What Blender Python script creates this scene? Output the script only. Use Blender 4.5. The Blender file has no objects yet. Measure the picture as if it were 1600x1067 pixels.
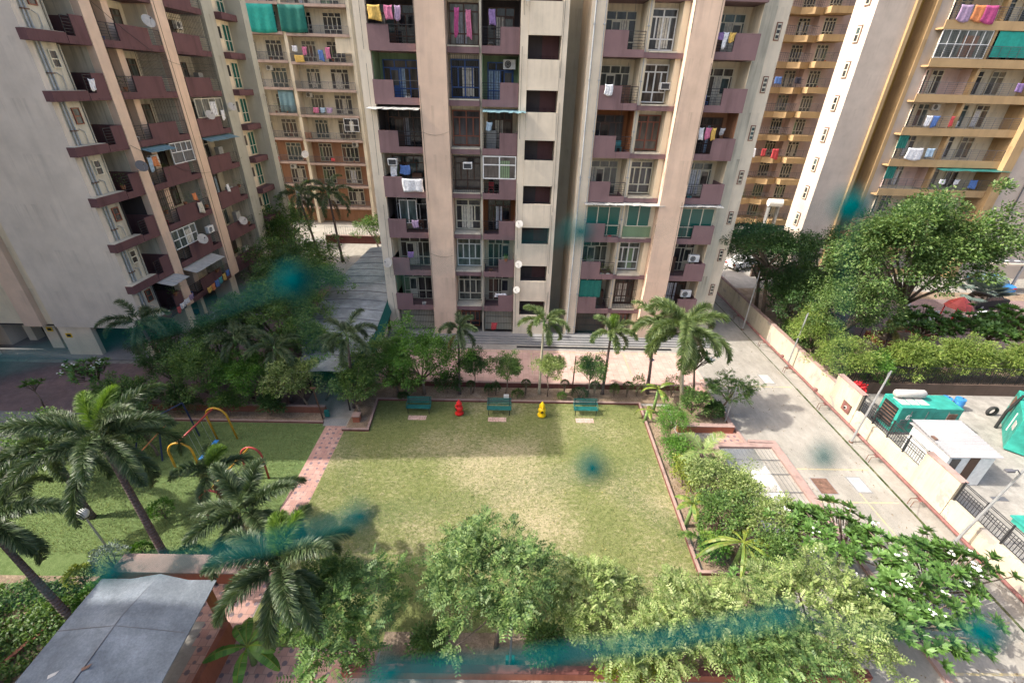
import bpy, math, random
import numpy as np
from mathutils import Matrix, Vector
D = bpy.data
sc = bpy.context.scene
COL = sc.collection
rnd = random.Random(7)

# ------------------------------------------------------------------ camera
CAMH = 18.6
cam = D.cameras.new('camera')
cam.lens = 16.0
cam.sensor_width = 36.0
cam.clip_start = 0.01
cam.clip_end = 600
cam.dof.use_dof = True
cam.dof.focus_distance = 27.0
cam.dof.aperture_fstop = 2.7
cam.dof.aperture_blades = 0
camo = D.objects.new('camera', cam)
COL.objects.link(camo)
camo.matrix_world = Matrix(((0.999742, -0.019807, -0.011119, 0.0),
                            (0.0, 0.489526, -0.871989, 0.0),
                            (0.022715, 0.871764, 0.489399, CAMH),
                            (0, 0, 0, 1)))
sc.camera = camo

# ------------------------------------------------------------------ light
SUN_EL, SUN_AZ = math.radians(44), math.radians(3)     # light travels towards +X, a little towards +Y
sd = Vector((math.cos(SUN_EL) * math.cos(SUN_AZ), math.cos(SUN_EL) * math.sin(SUN_AZ), -math.sin(SUN_EL)))
w = D.worlds.new('World')
sc.world = w
w.use_nodes = True
nt = w.node_tree
sky = nt.nodes.new('ShaderNodeTexSky')
sky.sky_type = 'NISHITA'
sky.sun_disc = False
sky.sun_elevation = SUN_EL
sky.sun_rotation = math.atan2(-sd.x, -sd.y)
sky.air_density = 1.0
sky.dust_density = 6.0
sky.ozone_density = 1.0
bg = nt.nodes['Background']
nt.links.new(sky.outputs[0], bg.inputs[0])
bg.inputs[1].default_value = 0.15
sl = D.lights.new('sun', 'SUN')
sl.energy = 2.9
sl.angle = math.radians(0.5)
sl.color = (1.0, 0.95, 0.86)
so = D.objects.new('sun', sl)
so.rotation_euler = sd.to_track_quat('-Z', 'Y').to_euler()
COL.objects.link(so)
sc.view_settings.view_transform = 'Standard'
sc.view_settings.look = 'None'
sc.view_settings.exposure = 1.32
sc.view_settings.gamma = 1.0

# ------------------------------------------------------------------ materials
MATS = {}
def newmat(name):
    m = D.materials.new(name)
    m.use_nodes = True
    MATS[name] = m
    return m, m.node_tree, m.node_tree.nodes['Principled BSDF']
def N(nt, typ, **kw):
    n = nt.nodes.new(typ)
    for k, v in kw.items():
        if k in n.inputs: n.inputs[k].default_value = v
        else: setattr(n, k, v)
    return n
def ramp(nt, fac, stops):
    r = nt.nodes.new('ShaderNodeValToRGB')
    nt.links.new(fac, r.inputs[0])
    e = r.color_ramp.elements
    while len(e) < len(stops): e.new(0.5)
    for x, (p, c) in zip(e, stops):
        x.position = p
        x.color = (*c, 1) if len(c) == 3 else c
    return r.outputs[0]
def coords(nt, scale=(1, 1, 1)):
    g = nt.nodes.new('ShaderNodeNewGeometry')
    mp = nt.nodes.new('ShaderNodeMapping')
    mp.inputs['Scale'].default_value = scale
    nt.links.new(g.outputs['Position'], mp.inputs[0])
    return mp.outputs[0]
def noise(nt, scale, detail=5, rough=0.6, sc3=(1, 1, 1), dist=0.0):
    n = N(nt, 'ShaderNodeTexNoise')
    n.inputs['Scale'].default_value = scale
    n.inputs['Detail'].default_value = detail
    n.inputs['Roughness'].default_value = rough
    n.inputs['Distortion'].default_value = dist
    nt.links.new(coords(nt, sc3), n.inputs['Vector'])
    return n.outputs[0]
def mix(nt, fac, a, b, mode='MIX'):
    m = nt.nodes.new('ShaderNodeMix')
    m.data_type = 'RGBA'
    m.blend_type = mode
    for sock, v in ((m.inputs[0], fac), (m.inputs[6], a), (m.inputs[7], b)):
        if hasattr(v, 'is_output'): nt.links.new(v, sock)
        elif isinstance(v, (int, float)): sock.default_value = v
        else: sock.default_value = (*v, 1)
    return m.outputs[2]
def bump(nt, p, h, strength=0.3, dist=0.02):
    b = nt.nodes.new('ShaderNodeBump')
    b.inputs['Strength'].default_value = strength
    b.inputs['Distance'].default_value = dist
    nt.links.new(h, b.inputs['Height'])
    nt.links.new(b.outputs[0], p.inputs['Normal'])
def dark(c, f): return tuple(x * f for x in c)
def plaster(name, c, dirt=0.5, patch=None, rough=0.85):
    m, nt, p = newmat(name)
    base = ramp(nt, noise(nt, 0.7, 6), [(0.3, dark(c, 0.86)), (0.7, dark(c, 1.06))])
    st = ramp(nt, noise(nt, 1.0, 6, 0.65, (1.5, 1.5, 0.16)), [(0.5, (1, 1, 1)), (0.8, (1 - dirt * .7,) * 3)])
    base = mix(nt, 1.0, base, st, 'MULTIPLY')
    sp = ramp(nt, noise(nt, 5, 8, 0.75), [(0.60, (1, 1, 1)), (0.76, (1 - dirt * .6,) * 3)])
    base = mix(nt, 1.0, base, sp, 'MULTIPLY')
    # rain streaks running down from each floor slab
    gz = nt.nodes.new('ShaderNodeNewGeometry'); sx = nt.nodes.new('ShaderNodeSeparateXYZ'); nt.links.new(gz.outputs['Position'], sx.inputs[0])
    m1 = N(nt, 'ShaderNodeMath', operation='MULTIPLY_ADD'); m1.inputs[1].default_value = 1 / 3; m1.inputs[2].default_value = -.78 + 10; nt.links.new(sx.outputs['Z'], m1.inputs[0])
    m2 = N(nt, 'ShaderNodeMath', operation='FRACT'); nt.links.new(m1.outputs[0], m2.inputs[0])
    sm = ramp(nt, m2.outputs[0], [(0.35, (0, 0, 0)), (0.98, (1, 1, 1))])
    sn = ramp(nt, noise(nt, 1.0, 5, 0.7, (3.2, 3.2, 0.12)), [(0.50, (0, 0, 0)), (0.68, (1, 1, 1))])
    base = mix(nt, mix(nt, 1.0, sm, sn, 'MULTIPLY'), base, mix(nt, 1.0, base, (1 - dirt * .55 - .1,) * 3, 'MULTIPLY'))
    if patch:
        pf = ramp(nt, noise(nt, 0.9, 7, 0.7, dist=0.6), [(0.57, (0, 0, 0)), (0.585, (1, 1, 1))])
        base = mix(nt, pf, base, patch)
    nt.links.new(base, p.inputs['Base Color'])
    p.inputs['Roughness'].default_value = rough
    p.inputs['Specular IOR Level'].default_value = 0.2
    bump(nt, p, noise(nt, 9, 8, 0.7), 0.35, 0.02)
    return m
def plain(name, c, rough=0.6, metal=0.0, var=0.15, scale=4, spec=0.35):
    m, nt, p = newmat(name)
    nt.links.new(ramp(nt, noise(nt, scale, 5), [(0.3, dark(c, 1 - var)), (0.7, dark(c, 1 + var))]), p.inputs['Base Color'])
    p.inputs['Roughness'].default_value = rough
    p.inputs['Metallic'].default_value = metal
    p.inputs['Specular IOR Level'].default_value = spec
    return m
def leafmat(name, cols, trans=0.3, rough=0.5):
    m, nt, p = newmat(name)
    g = nt.nodes.new('ShaderNodeNewGeometry')
    n = len(cols)
    base = ramp(nt, g.outputs['Random Per Island'], [(i / max(1, n - 1), c) for i, c in enumerate(cols)])
    cl = ramp(nt, noise(nt, 1.1, 3), [(0.35, (0.72, 0.75, 0.72)), (0.65, (1.22, 1.2, 1.1))])
    base = mix(nt, 1.0, base, cl, 'MULTIPLY')
    nt.links.new(base, p.inputs['Base Color'])
    p.inputs['Roughness'].default_value = rough
    p.inputs['Specular IOR Level'].default_value = 0.35
    t = nt.nodes.new('ShaderNodeBsdfTranslucent')
    tc = mix(nt, 1.0, base, (1.3, 1.35, 0.6), 'MULTIPLY')
    nt.links.new(tc, t.inputs[0])
    mx = nt.nodes.new('ShaderNodeMixShader')
    mx.inputs[0].default_value = trans
    nt.links.new(p.outputs[0], mx.inputs[1])
    nt.links.new(t.outputs[0], mx.inputs[2])
    nt.links.new(mx.outputs[0], nt.nodes['Material Output'].inputs[0])
    return m

plaster('peach', (0.70, 0.515, 0.385), 0.2)
plaster('cream', (0.73, 0.63, 0.46), 0.35)
plaster('cream_dirty', (0.58, 0.53, 0.42), 0.85)
plaster('offwhite', (0.73, 0.63, 0.49), 0.22)
plaster('white_wall', (0.65, 0.57, 0.48), 0.15)
plaster('grey_wall', (0.44, 0.42, 0.34), 0.3)
plaster('lilac', (0.22, 0.138, 0.14), 0.6)
plaster('maroon', (0.14, 0.072, 0.074), 0.6)
plaster('pale_slab', (0.45, 0.33, 0.27), 0.6)
plaster('yellow_cream', (0.72, 0.65, 0.50), 0.5)
plaster('terracotta', (0.42, 0.22, 0.13), 0.5)
plaster('brown_wall', (0.115, 0.08, 0.062), 0.4)
plaster('ochre', (0.44, 0.30, 0.155), 0.4)
plaster('ochre_dark', (0.36, 0.22, 0.06), 0.3)
plaster('pinkish', (0.62, 0.47, 0.42), 0.3)
plaster('tower_white', (0.52, 0.44, 0.37), 0.08)
plaster('bound_wall', (0.50, 0.44, 0.33), 0.4, patch=(0.31, 0.28, 0.25))
plaster('green_wall', (0.20, 0.28, 0.16), 0.3)
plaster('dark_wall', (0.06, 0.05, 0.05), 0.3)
plaster('stair_red', (0.10, 0.05, 0.05), 0.3)
plaster('concrete_pit', (0.70, 0.70, 0.68), 0.25)
plaster('red_kerb', (0.16, 0.06, 0.052), 0.7)
plaster('kerb_top', (0.34, 0.235, 0.205), 0.8)
plaster('red_planter', (0.34, 0.12, 0.07), 0.7)
plaster('brown_paint', (0.22, 0.09, 0.06), 0.4)
plaster('orange_dark', (0.30, 0.12, 0.05), 0.3)
plain('rail_black', (0.02, 0.02, 0.022), 0.5)
plain('rail_grey', (0.10, 0.10, 0.11), 0.5)
plain('rail_white', (0.5, 0.5, 0.48), 0.5)
plain('frame_cream', (0.60, 0.56, 0.44), 0.55)
plain('frame_white', (0.72, 0.72, 0.70), 0.5)
plain('frame_red', (0.22, 0.07, 0.04), 0.5)
plain('frame_blue', (0.03, 0.09, 0.28), 0.45)
plain('frame_brown', (0.09, 0.045, 0.03), 0.5)
plain('pipe_grey', (0.35, 0.36, 0.36), 0.5)
plain('pipe_red', (0.20, 0.085, 0.075), 0.6, var=.35)
plain('plastic_white', (0.68, 0.68, 0.66), 0.45)
plain('black_thing', (0.02, 0.02, 0.02), 0.6)
plain('steel', (0.42, 0.43, 0.44), 0.4, 0.6)
plain('lamp_glass', (0.62, 0.62, 0.6), 0.3)
plain('bench_green', (0.015, 0.12, 0.11), 0.45, var=.3)
plain('gen_green', (0.03, 0.26, 0.21), 0.5, var=0.3, scale=2)
plain('gen_grey', (0.42, 0.40, 0.37), 0.6)
plain('red_paint', (0.62, 0.02, 0.02), 0.3)
plain('yellow_paint', (0.80, 0.52, 0.01), 0.3)
plain('play_yellow', (0.55, 0.29, 0.03), 0.45, var=.3)
plain('play_red', (0.38, 0.06, 0.05), 0.4)
plain('blue_plastic', (0.04, 0.20, 0.48), 0.35)
plain('navy', (0.01, 0.02, 0.06), 0.4)
plain('tyre', (0.03, 0.03, 0.03), 0.8)
plain('rust', (0.15, 0.085, 0.06), 0.8, var=.4)
plain('sheet_blue', (0.16, 0.27, 0.30), 0.5)
plain('sheet_grey', (0.38, 0.38, 0.36), 0.6)
plain('net_green', (0.0, 0.048, 0.052), 1.0, spec=0.0, var=0.3, scale=300)
plain('green_mesh', (0.02, 0.30, 0.24), 0.8)
plain('green_mesh_dark', (0.015, 0.14, 0.11), 0.8)
plain('bark', (0.16, 0.12, 0.09), 0.9, var=0.4, scale=12)
plain('palm_bark', (0.13, 0.095, 0.085), 0.9, var=0.4, scale=14)
_m = MATS['palm_bark']; _w = _m.node_tree.nodes.new('ShaderNodeTexWave'); _w.bands_direction = 'Z'; _w.inputs['Scale'].default_value = 2.2; _w.inputs['Distortion'].default_value = 2.0
_m.node_tree.links.new(coords(_m.node_tree), _w.inputs['Vector']); bump(_m.node_tree, _m.node_tree.nodes['Principled BSDF'], _w.outputs['Fac'], .8, .04)
plain('palm_bark_pale', (0.40, 0.36, 0.26), 0.8, var=0.3, scale=14)
plain('crown_shaft', (0.16, 0.26, 0.08), 0.5)
plain('flower_white', (0.85, 0.84, 0.76), 0.6)
plain('flower_red', (0.6, 0.02, 0.03), 0.6)
plain('pot', (0.30, 0.12, 0.06), 0.8)
CL = {}
for nm, c in dict(yellow=(0.70, 0.42, 0.03), pink=(0.60, 0.12, 0.26), magenta=(0.5, 0.03, 0.2), purple=(0.25, 0.14, 0.38), white=(0.72, 0.72, 0.74),
                  blue=(0.06, 0.17, 0.50), pale_blue=(0.30, 0.45, 0.60), orange=(0.70, 0.20, 0.03), teal=(0.03, 0.32, 0.34), red=(0.60, 0.03, 0.04),
                  dark=(0.04, 0.04, 0.06), cream=(0.62, 0.56, 0.44), brown=(0.2, 0.1, 0.06), grey=(0.3, 0.3, 0.32), lilac=(0.40, 0.25, 0.42)).items():
    g_ = sum(c) / 3
    plain('cloth_' + nm, tuple(x * .72 + g_ * .24 for x in c), 0.9, var=0.3, scale=7, spec=0.1)

def glassmat():
    m, nt, p = newmat('glass')
    oi = nt.nodes.new('ShaderNodeObjectInfo')
    c = ramp(nt, oi.outputs['Random'], [(0.0, (0.015, 0.017, 0.02)), (0.3, (0.03, 0.03, 0.035)), (0.5, (0.09, 0.07, 0.055)), (0.7, (0.05, 0.08, 0.08)), (0.85, (0.13, 0.12, 0.10)), (1.0, (0.03, 0.03, 0.04))])
    f = ramp(nt, noise(nt, 1.6, 2, 0.5, (2.5, 2.5, 0.5)), [(0.35, (0.45,) * 3), (0.65, (1.5,) * 3)])
    nt.links.new(mix(nt, 1.0, c, f, 'MULTIPLY'), p.inputs['Base Color'])
    p.inputs['Roughness'].default_value = 0.12
    p.inputs['Specular IOR Level'].default_value = 0.6
glassmat()
m, nt, p = newmat('glass_green')
p.inputs['Base Color'].default_value = (0.01, 0.09, 0.07, 1); p.inputs['Roughness'].default_value = 0.15

def groundmat(name, stops, scale, fine=(0.8, 1.15), bumpS=0.4, rough=0.95, cracks=False, mid=None):
    m, nt, p = newmat(name)
    base = ramp(nt, noise(nt, scale, 7, 0.62, dist=0.4), stops)
    f = ramp(nt, noise(nt, 14, 5, 0.75), [(0.35, (fine[0],) * 3), (0.65, (fine[1],) * 3)])
    base = mix(nt, 1.0, base, f, 'MULTIPLY')
    if mid:
        f2 = ramp(nt, noise(nt, mid[0], 5, 0.7, mid[3] if len(mid) > 3 else (1, 1, 1)), [(0.4, (mid[1],) * 3), (0.62, (mid[2],) * 3)])
        base = mix(nt, 1.0, base, f2, 'MULTIPLY')
    if cracks:
        v = N(nt, 'ShaderNodeTexVoronoi', feature='DISTANCE_TO_EDGE')
        v.inputs['Scale'].default_value = 0.28
        nt.links.new(coords(nt), v.inputs['Vector'])
        base = mix(nt, 1.0, base, ramp(nt, v.outputs['Distance'], [(0.0, (0.72,) * 3), (0.012, (1, 1, 1))]), 'MULTIPLY')
    nt.links.new(base, p.inputs['Base Color'])
    p.inputs['Roughness'].default_value = rough
    p.inputs['Specular IOR Level'].default_value = 0.15
    bump(nt, p, noise(nt, 22, 6, 0.75), bumpS, 0.03)
    return m
groundmat('ground_concrete', [(0.3, (0.26, 0.24, 0.215)), (0.7, (0.35, 0.33, 0.295))], 0.25, (0.9, 1.06), 0.15, cracks=True, mid=(1.5, 0.86, 1.05))
groundmat('road', [(0.3, (0.27, 0.25, 0.215)), (0.7, (0.355, 0.33, 0.29))], 0.35, (0.92, 1.05), 0.12, mid=(2.2, 0.86, 1.04, (1, .35, 1)))
groundmat('soil', [(0.3, (0.16, 0.115, 0.075)), (0.6, (0.28, 0.21, 0.15)), (0.75, (0.34, 0.27, 0.2))], 1.2, (0.6, 1.3), 0.8)
groundmat('yard', [(0.3, (0.26, 0.245, 0.22)), (0.7, (0.37, 0.35, 0.315))], 0.5, (0.88, 1.08), 0.15, mid=(1.1, 0.75, 1.05))
groundmat('driveway', [(0.3, (0.15, 0.12, 0.12)), (0.7, (0.27, 0.18, 0.17))], 0.3, (0.85, 1.1), 0.2, mid=(2.5, 0.85, 1.08))
groundmat('plinth_grey', [(0.3, (0.20, 0.20, 0.20)), (0.7, (0.28, 0.27, 0.26))], 0.5, (0.85, 1.1), 0.2)
groundmat('moss', [(0.4, (0.03, 0.05, 0.012)), (0.6, (0.12, 0.12, 0.06)), (0.7, (0.30, 0.28, 0.24))], 2.0, (0.5, 1.4), 0.8)
groundmat('canopy_grey', [(0.3, (0.125, 0.145, 0.17)), (0.7, (0.20, 0.225, 0.25))], 0.45, (0.82, 1.12), 0.3, mid=(1.2, 0.8, 1.1))
groundmat('shed_grey', [(0.3, (0.19, 0.21, 0.215)), (0.7, (0.28, 0.30, 0.30))], 0.3, (0.9, 1.08), 0.2, mid=(0.8, 0.72, 1.1))
groundmat('cabin_roof', [(0.3, (0.30, 0.29, 0.295)), (0.7, (0.36, 0.35, 0.35))], 0.6, (0.94, 1.04), 0.05)

def lawnmat(name, dry, fresh=1.0):
    m, nt, p = newmat(name)
    g1, g2, t = (0.115 * fresh, 0.138, 0.045), (0.20 * fresh, 0.215, 0.085), (0.43, 0.36, 0.23)
    base = ramp(nt, noise(nt, 3.0, 6, 0.7, (1, 1.3, 1)), [(0.32, g1), (0.68, g2)])
    big = N(nt, 'ShaderNodeMath', operation='ADD'); 
    nA, nB = noise(nt, 0.16, 3, 0.5, (1, 1.2, 1)), noise(nt, 4.5, 7, 0.8, (1, 1.6, 1), 0.8)
    mu = N(nt, 'ShaderNodeMath', operation='MULTIPLY'); mu.inputs[1].default_value = 0.55
    mv = N(nt, 'ShaderNodeMath', operation='MULTIPLY'); mv.inputs[1].default_value = 0.45
    nt.links.new(nB, mu.inputs[0]); nt.links.new(nA, mv.inputs[0])
    nt.links.new(mv.outputs[0], big.inputs[0]); nt.links.new(mu.outputs[0], big.inputs[1])
    # worn area in the middle of the lawn, where people play
    gp = nt.nodes.new('ShaderNodeNewGeometry'); vm = N(nt, 'ShaderNodeMapping')
    vm.inputs['Location'].default_value = (-.08, -1.95, 0); vm.inputs['Scale'].default_value = (.12, .11, 0)
    nt.links.new(gp.outputs['Position'], vm.inputs[0])
    ln = N(nt, 'ShaderNodeVectorMath', operation='LENGTH'); nt.links.new(vm.outputs[0], ln.inputs[0])
    mr = N(nt, 'ShaderNodeMapRange'); mr.inputs[1].default_value = 0.1; mr.inputs[2].default_value = 1.1; mr.inputs[3].default_value = .05; mr.inputs[4].default_value = -.05
    nt.links.new(ln.outputs['Value'], mr.inputs[0])
    ad = N(nt, 'ShaderNodeMath', operation='ADD'); nt.links.new(big.outputs[0], ad.inputs[0]); nt.links.new(mr.outputs[0], ad.inputs[1])
    f = ramp(nt, ad.outputs[0], [(dry, (0, 0, 0)), (dry + 0.12, (0.8,) * 3)])
    base = mix(nt, f, base, t)
    fi = ramp(nt, noise(nt, 26, 3, 0.8), [(0.35, (0.8,) * 3), (0.65, (1.2,) * 3)])
    base = mix(nt, 1.0, base, fi, 'MULTIPLY')
    nt.links.new(base, p.inputs['Base Color'])
    p.inputs['Roughness'].default_value = 1.0
    p.inputs['Specular IOR Level'].default_value = 0.05
    bump(nt, p, noise(nt, 16, 8, 0.8), 0.9, 0.06)
lawnmat('lawn', 0.48)
lawnmat('lawn_green', 0.57, 0.8)

def pavermat(name, a, b, mortar, sx, sy, dots=None, off=0.5):
    m, nt, p = newmat(name)
    br = N(nt, 'ShaderNodeTexBrick')
    br.offset = off
    br.inputs['Color1'].default_value = (*a, 1)
    br.inputs['Color2'].default_value = (*b, 1)
    br.inputs['Mortar'].default_value = (*mortar, 1)
    br.inputs['Scale'].default_value = 1.0
    br.inputs['Mortar Size'].default_value = 0.014
    br.inputs['Brick Width'].default_value = sx
    br.inputs['Row Height'].default_value = sy
    nt.links.new(coords(nt), br.inputs['Vector'])
    base = mix(nt, 1.0, br.outputs[0], ramp(nt, noise(nt, 0.8, 6, 0.7), [(0.3, (0.8,) * 3), (0.7, (1.12,) * 3)]), 'MULTIPLY')
    if dots:
        v = N(nt, 'ShaderNodeTexVoronoi', feature='F1')
        v.inputs['Scale'].default_value = 2.4
        v.inputs['Randomness'].default_value = 0.25
        nt.links.new(coords(nt), v.inputs['Vector'])
        base = mix(nt, ramp(nt, v.outputs['Distance'], [(0.20, (0.85,) * 3), (0.25, (0, 0, 0))]), base, dots)
    nt.links.new(base, p.inputs['Base Color'])
    p.inputs['Roughness'].default_value = 0.85
    bump(nt, p, noise(nt, 12, 5, 0.7), 0.25, 0.02)
pavermat('pink_pavers', (0.50, 0.32, 0.27), (0.56, 0.38, 0.32), (0.40, 0.27, 0.23), 0.42, 0.28, off=0.0)
pavermat('red_pavers', (0.38, 0.205, 0.165), (0.46, 0.28, 0.23), (0.29, 0.18, 0.15), 0.3, 0.3, dots=(0.12, 0.10, 0.12))
m, nt, p = newmat('line_yellow')
nt.links.new(mix(nt, ramp(nt, noise(nt, 3, 6, 0.75), [(0.35, (0, 0, 0)), (0.6, (1, 1, 1))]), (0.33, 0.31, 0.26), (0.46, 0.36, 0.17)), p.inputs['Base Color'])

leafmat('leaf_mid', [(0.05, 0.11, 0.03), (0.08, 0.155, 0.04), (0.12, 0.20, 0.055), (0.16, 0.24, 0.07)])
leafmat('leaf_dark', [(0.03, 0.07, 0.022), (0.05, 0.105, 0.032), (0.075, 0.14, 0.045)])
leafmat('leaf_pale', [(0.12, 0.18, 0.05), (0.18, 0.25, 0.075), (0.25, 0.31, 0.12), (0.32, 0.36, 0.16)])
leafmat('leaf_fresh', [(0.04, 0.09, 0.025), (0.085, 0.155, 0.045), (0.15, 0.225, 0.075), (0.20, 0.27, 0.10)])
leafmat('leaf_yellow', [(0.12, 0.17, 0.025), (0.20, 0.25, 0.035), (0.28, 0.30, 0.06)])
leafmat('leaf_bright', [(0.05, 0.14, 0.02), (0.09, 0.20, 0.03), (0.13, 0.26, 0.045)])
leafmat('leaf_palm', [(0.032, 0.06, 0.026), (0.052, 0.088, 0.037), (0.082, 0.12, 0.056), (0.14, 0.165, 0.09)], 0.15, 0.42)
leafmat('leaf_palm_lit', [(0.06, 0.10, 0.035), (0.10, 0.15, 0.05), (0.15, 0.205, 0.08), (0.22, 0.26, 0.12)], 0.25, 0.42)  # lighter copy of leaf_palm for sunlit palms, sunlight put into the colour
leafmat('leaf_lime', [(0.09, 0.155, 0.03), (0.14, 0.215, 0.04), (0.20, 0.27, 0.065), (0.27, 0.31, 0.09)])
leafmat('leaf_palm_bright', [(0.08, 0.16, 0.02), (0.14, 0.23, 0.04), (0.20, 0.28, 0.07)], 0.3)
leafmat('leaf_plumeria', [(0.07, 0.15, 0.035), (0.11, 0.21, 0.055), (0.17, 0.29, 0.09)], 0.3, 0.33)
leafmat('leaf_banana', [(0.11, 0.19, 0.035), (0.16, 0.23, 0.05), (0.24, 0.26, 0.07)], 0.3, 0.4)
leafmat('leaf_silver', [(0.12, 0.17, 0.16), (0.20, 0.25, 0.24)], 0.1)
leafmat('leaf_dead', [(0.14, 0.09, 0.05), (0.24, 0.17, 0.10)], 0.1)
leafmat('leaf_dry', [(0.25, 0.22, 0.08), (0.32, 0.27, 0.10)], 0.3)
leafmat('grass_blade', [(0.11, 0.14, 0.045), (0.17, 0.195, 0.075), (0.28, 0.26, 0.14)], 0.2)

# ------------------------------------------------------------------ object helpers
def M(n): return MATS[n]
def link(o): COL.objects.link(o); return o
def tag(o, label=None, cat=None, group=None, kind=None):
    for k, v in (('label', label), ('category', cat), ('group', group), ('kind', kind)):
        if v: o[k] = v
    return o
def empty(name, loc, label, cat, group=None):
    o = link(D.objects.new(name, None))
    o.location = loc
    o.empty_display_size = 0.3
    return tag(o, label, cat, group)
def mesh_obj(name, me, parent=None, loc=None):
    o = link(D.objects.new(name, me))
    if parent is not None:
        o.parent = parent
        pl = Vector(parent.location)
        pp = parent.parent
        while pp is not None:
            pl += pp.location; pp = pp.parent
        o.location = -pl if loc is None else Vector(loc) - pl
    elif loc is not None: o.location = loc
    return o
class Fr:                                     # a facade frame: u along, w outwards, z up
    def __init__(s, o, u, w): s.o, s.u, s.w = o, u, w
    def p(s, u, w, z): return (s.o[0] + u * s.u[0] + w * s.w[0], s.o[1] + u * s.u[1] + w * s.w[1], z)
WORLD = Fr((0, 0), (1, 0), (0, 1))
class MB:
    def __init__(s, fr=WORLD): s.v, s.f, s.m, s.mats, s.fr = [], [], [], [], fr
    def mi(s, m):
        if m not in s.mats: s.mats.append(m)
        return s.mats.index(m)
    def add(s, vs, fs, m):
        b = len(s.v); i = s.mi(m)
        s.v += vs
        s.f += [tuple(b + k for k in f) for f in fs]
        s.m += [i] * len(fs)
        return s
    def box(s, u0, u1, w0, w1, z0, z1, m, ch=0.0):
        P = s.fr.p
        vs = [P(u, w_, z) for z in (z0, z1) for (u, w_) in ((u0, w0), (u1, w0), (u1, w1), (u0, w1))]
        return s.add(vs, [(0, 3, 2, 1), (4, 5, 6, 7), (0, 1, 5, 4), (1, 2, 6, 5), (2, 3, 7, 6), (3, 0, 4, 7)], m)
    def prism(s, pts, z0, z1, m):
        n = len(pts)
        vs = [s.fr.p(a, b, z0) for a, b in pts] + [s.fr.p(a, b, z1) for a, b in pts]
        return s.add(vs, [tuple(range(n))[::-1], tuple(range(n, 2 * n))] + [(i, (i + 1) % n, n + (i + 1) % n, n + i) for i in range(n)], m)
    def quad(s, a, b, c, d, m):
        return s.add([s.fr.p(*x) for x in (a, b, c, d)], [(0, 1, 2, 3)], m)
    def tube(s, pts, r, m, n=8, caps=True, local=True):
        P = [Vector(s.fr.p(*q)) if local else Vector(q) for q in pts]
        k = len(P)
        rr = r if isinstance(r, (list, tuple)) else [r] * k
        vs = []
        prev = None
        for i in range(k):
            t = (P[min(i + 1, k - 1)] - P[max(i - 1, 0)])
            t = t.normalized() if t.length > 1e-9 else Vector((0, 0, 1))
            if prev is None: a = t.orthogonal().normalized()
            else:
                a = prev - t * prev.dot(t)
                a = a.normalized() if a.length > 1e-6 else t.orthogonal().normalized()
            prev = a
            b = t.cross(a)
            for j in range(n):
                an = 2 * math.pi * j / n
                q = P[i] + (a * math.cos(an) + b * math.sin(an)) * rr[i]
                vs.append(tuple(q))
        fs = [(i * n + j, i * n + (j + 1) % n, (i + 1) * n + (j + 1) % n, (i + 1) * n + j) for i in range(k - 1) for j in range(n)]
        if caps: fs += [tuple(range(n))[::-1], tuple(range((k - 1) * n, k * n))]
        return s.add(vs, fs, m)
    def lathe(s, c, prof, m, n=20):
        vs = []
        for r, z in prof:
            for j in range(n):
                a = 2 * math.pi * j / n
                vs.append(s.fr.p(c[0] + r * math.cos(a), c[1] + r * math.sin(a), c[2] + z))
        k = len(prof)
        fs = [(i * n + j, i * n + (j + 1) % n, (i + 1) * n + (j + 1) % n, (i + 1) * n + j) for i in range(k - 1) for j in range(n)]
        fs += [tuple(range(n))[::-1], tuple(range((k - 1) * n, k * n))]
        return s.add(vs, fs, m)
    def mesh(s, name):
        me = D.meshes.new(name)
        me.from_pydata(s.v, [], s.f)
        for m_ in s.mats: me.materials.append(M(m_))
        me.polygons.foreach_set('material_index', s.m)
        me.update()
        return me
    def build(s, name, parent=None, bevel=0, smooth=False):
        o = mesh_obj(name, s.mesh(name), parent)
        if smooth:
            o.data.polygons.foreach_set('use_smooth', [True] * len(s.f))
        if bevel:
            b = o.modifiers.new('bevel', 'BEVEL'); b.width = bevel; b.segments = 2; b.limit_method = 'ANGLE'
        return o
def struct(o): o['kind'] = 'structure'; return o
def sheet(name, pts, z, m, kind='structure'):
    mb = MB(); n = len(pts)
    mb.add([(x, y, z) for x, y in pts], [tuple(range(n))], m)
    o = mb.build(name); o['kind'] = kind
    return o
def R_(x0, x1, y0, y1): return [(x0, y0), (x1, y0), (x1, y1), (x0, y1)]

# ================================================================== GROUND
PX0, PX1, PY0, PY1 = 12.7, 15.95, 14.6, 20.6          # the sunken light well
g = MB()
for a in (R_(-250, PX0, -150, 300), R_(PX1, 250, -150, 300), R_(PX0, PX1, -150, PY0), R_(PX0, PX1, PY1, 300)):
    g.add([(x, y, 0.0) for x, y in a], [(0, 1, 2, 3)], 'ground_concrete')
struct(g.build('ground'))
sheet('lawn', [(-9.85, 9.3), (12.3, 9.3), (12.3, 12.45), (8.72, 12.45), (8.95, 24.72), (-8.5, 24.72), (-8.35, 21.6), (-9.85, 21.6)], 0.008, 'lawn')
sheet('playground_lawn', [(-26, 10.2), (-16.5, 10.2), (-16.2, 12.9), (-11.1, 12.9), (-11.1, 22.2), (-26, 22.2)], 0.008, 'lawn_green')
sheet('path', R_(-11.1, -9.85, 12.9, 22.0), 0.012, 'red_pavers')
sheet('path_threshold', R_(-11.3, -9.9, 22.0, 22.7), 0.012, 'plinth_grey')
sheet('terrace_paving', R_(-11.4, -4.6, 3.0, 9.3), 0.014, 'red_pavers')
sheet('plaza_paving', R_(-9.3, 14.6, 26.75, 31.75), 0.012, 'pink_pavers')
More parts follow.
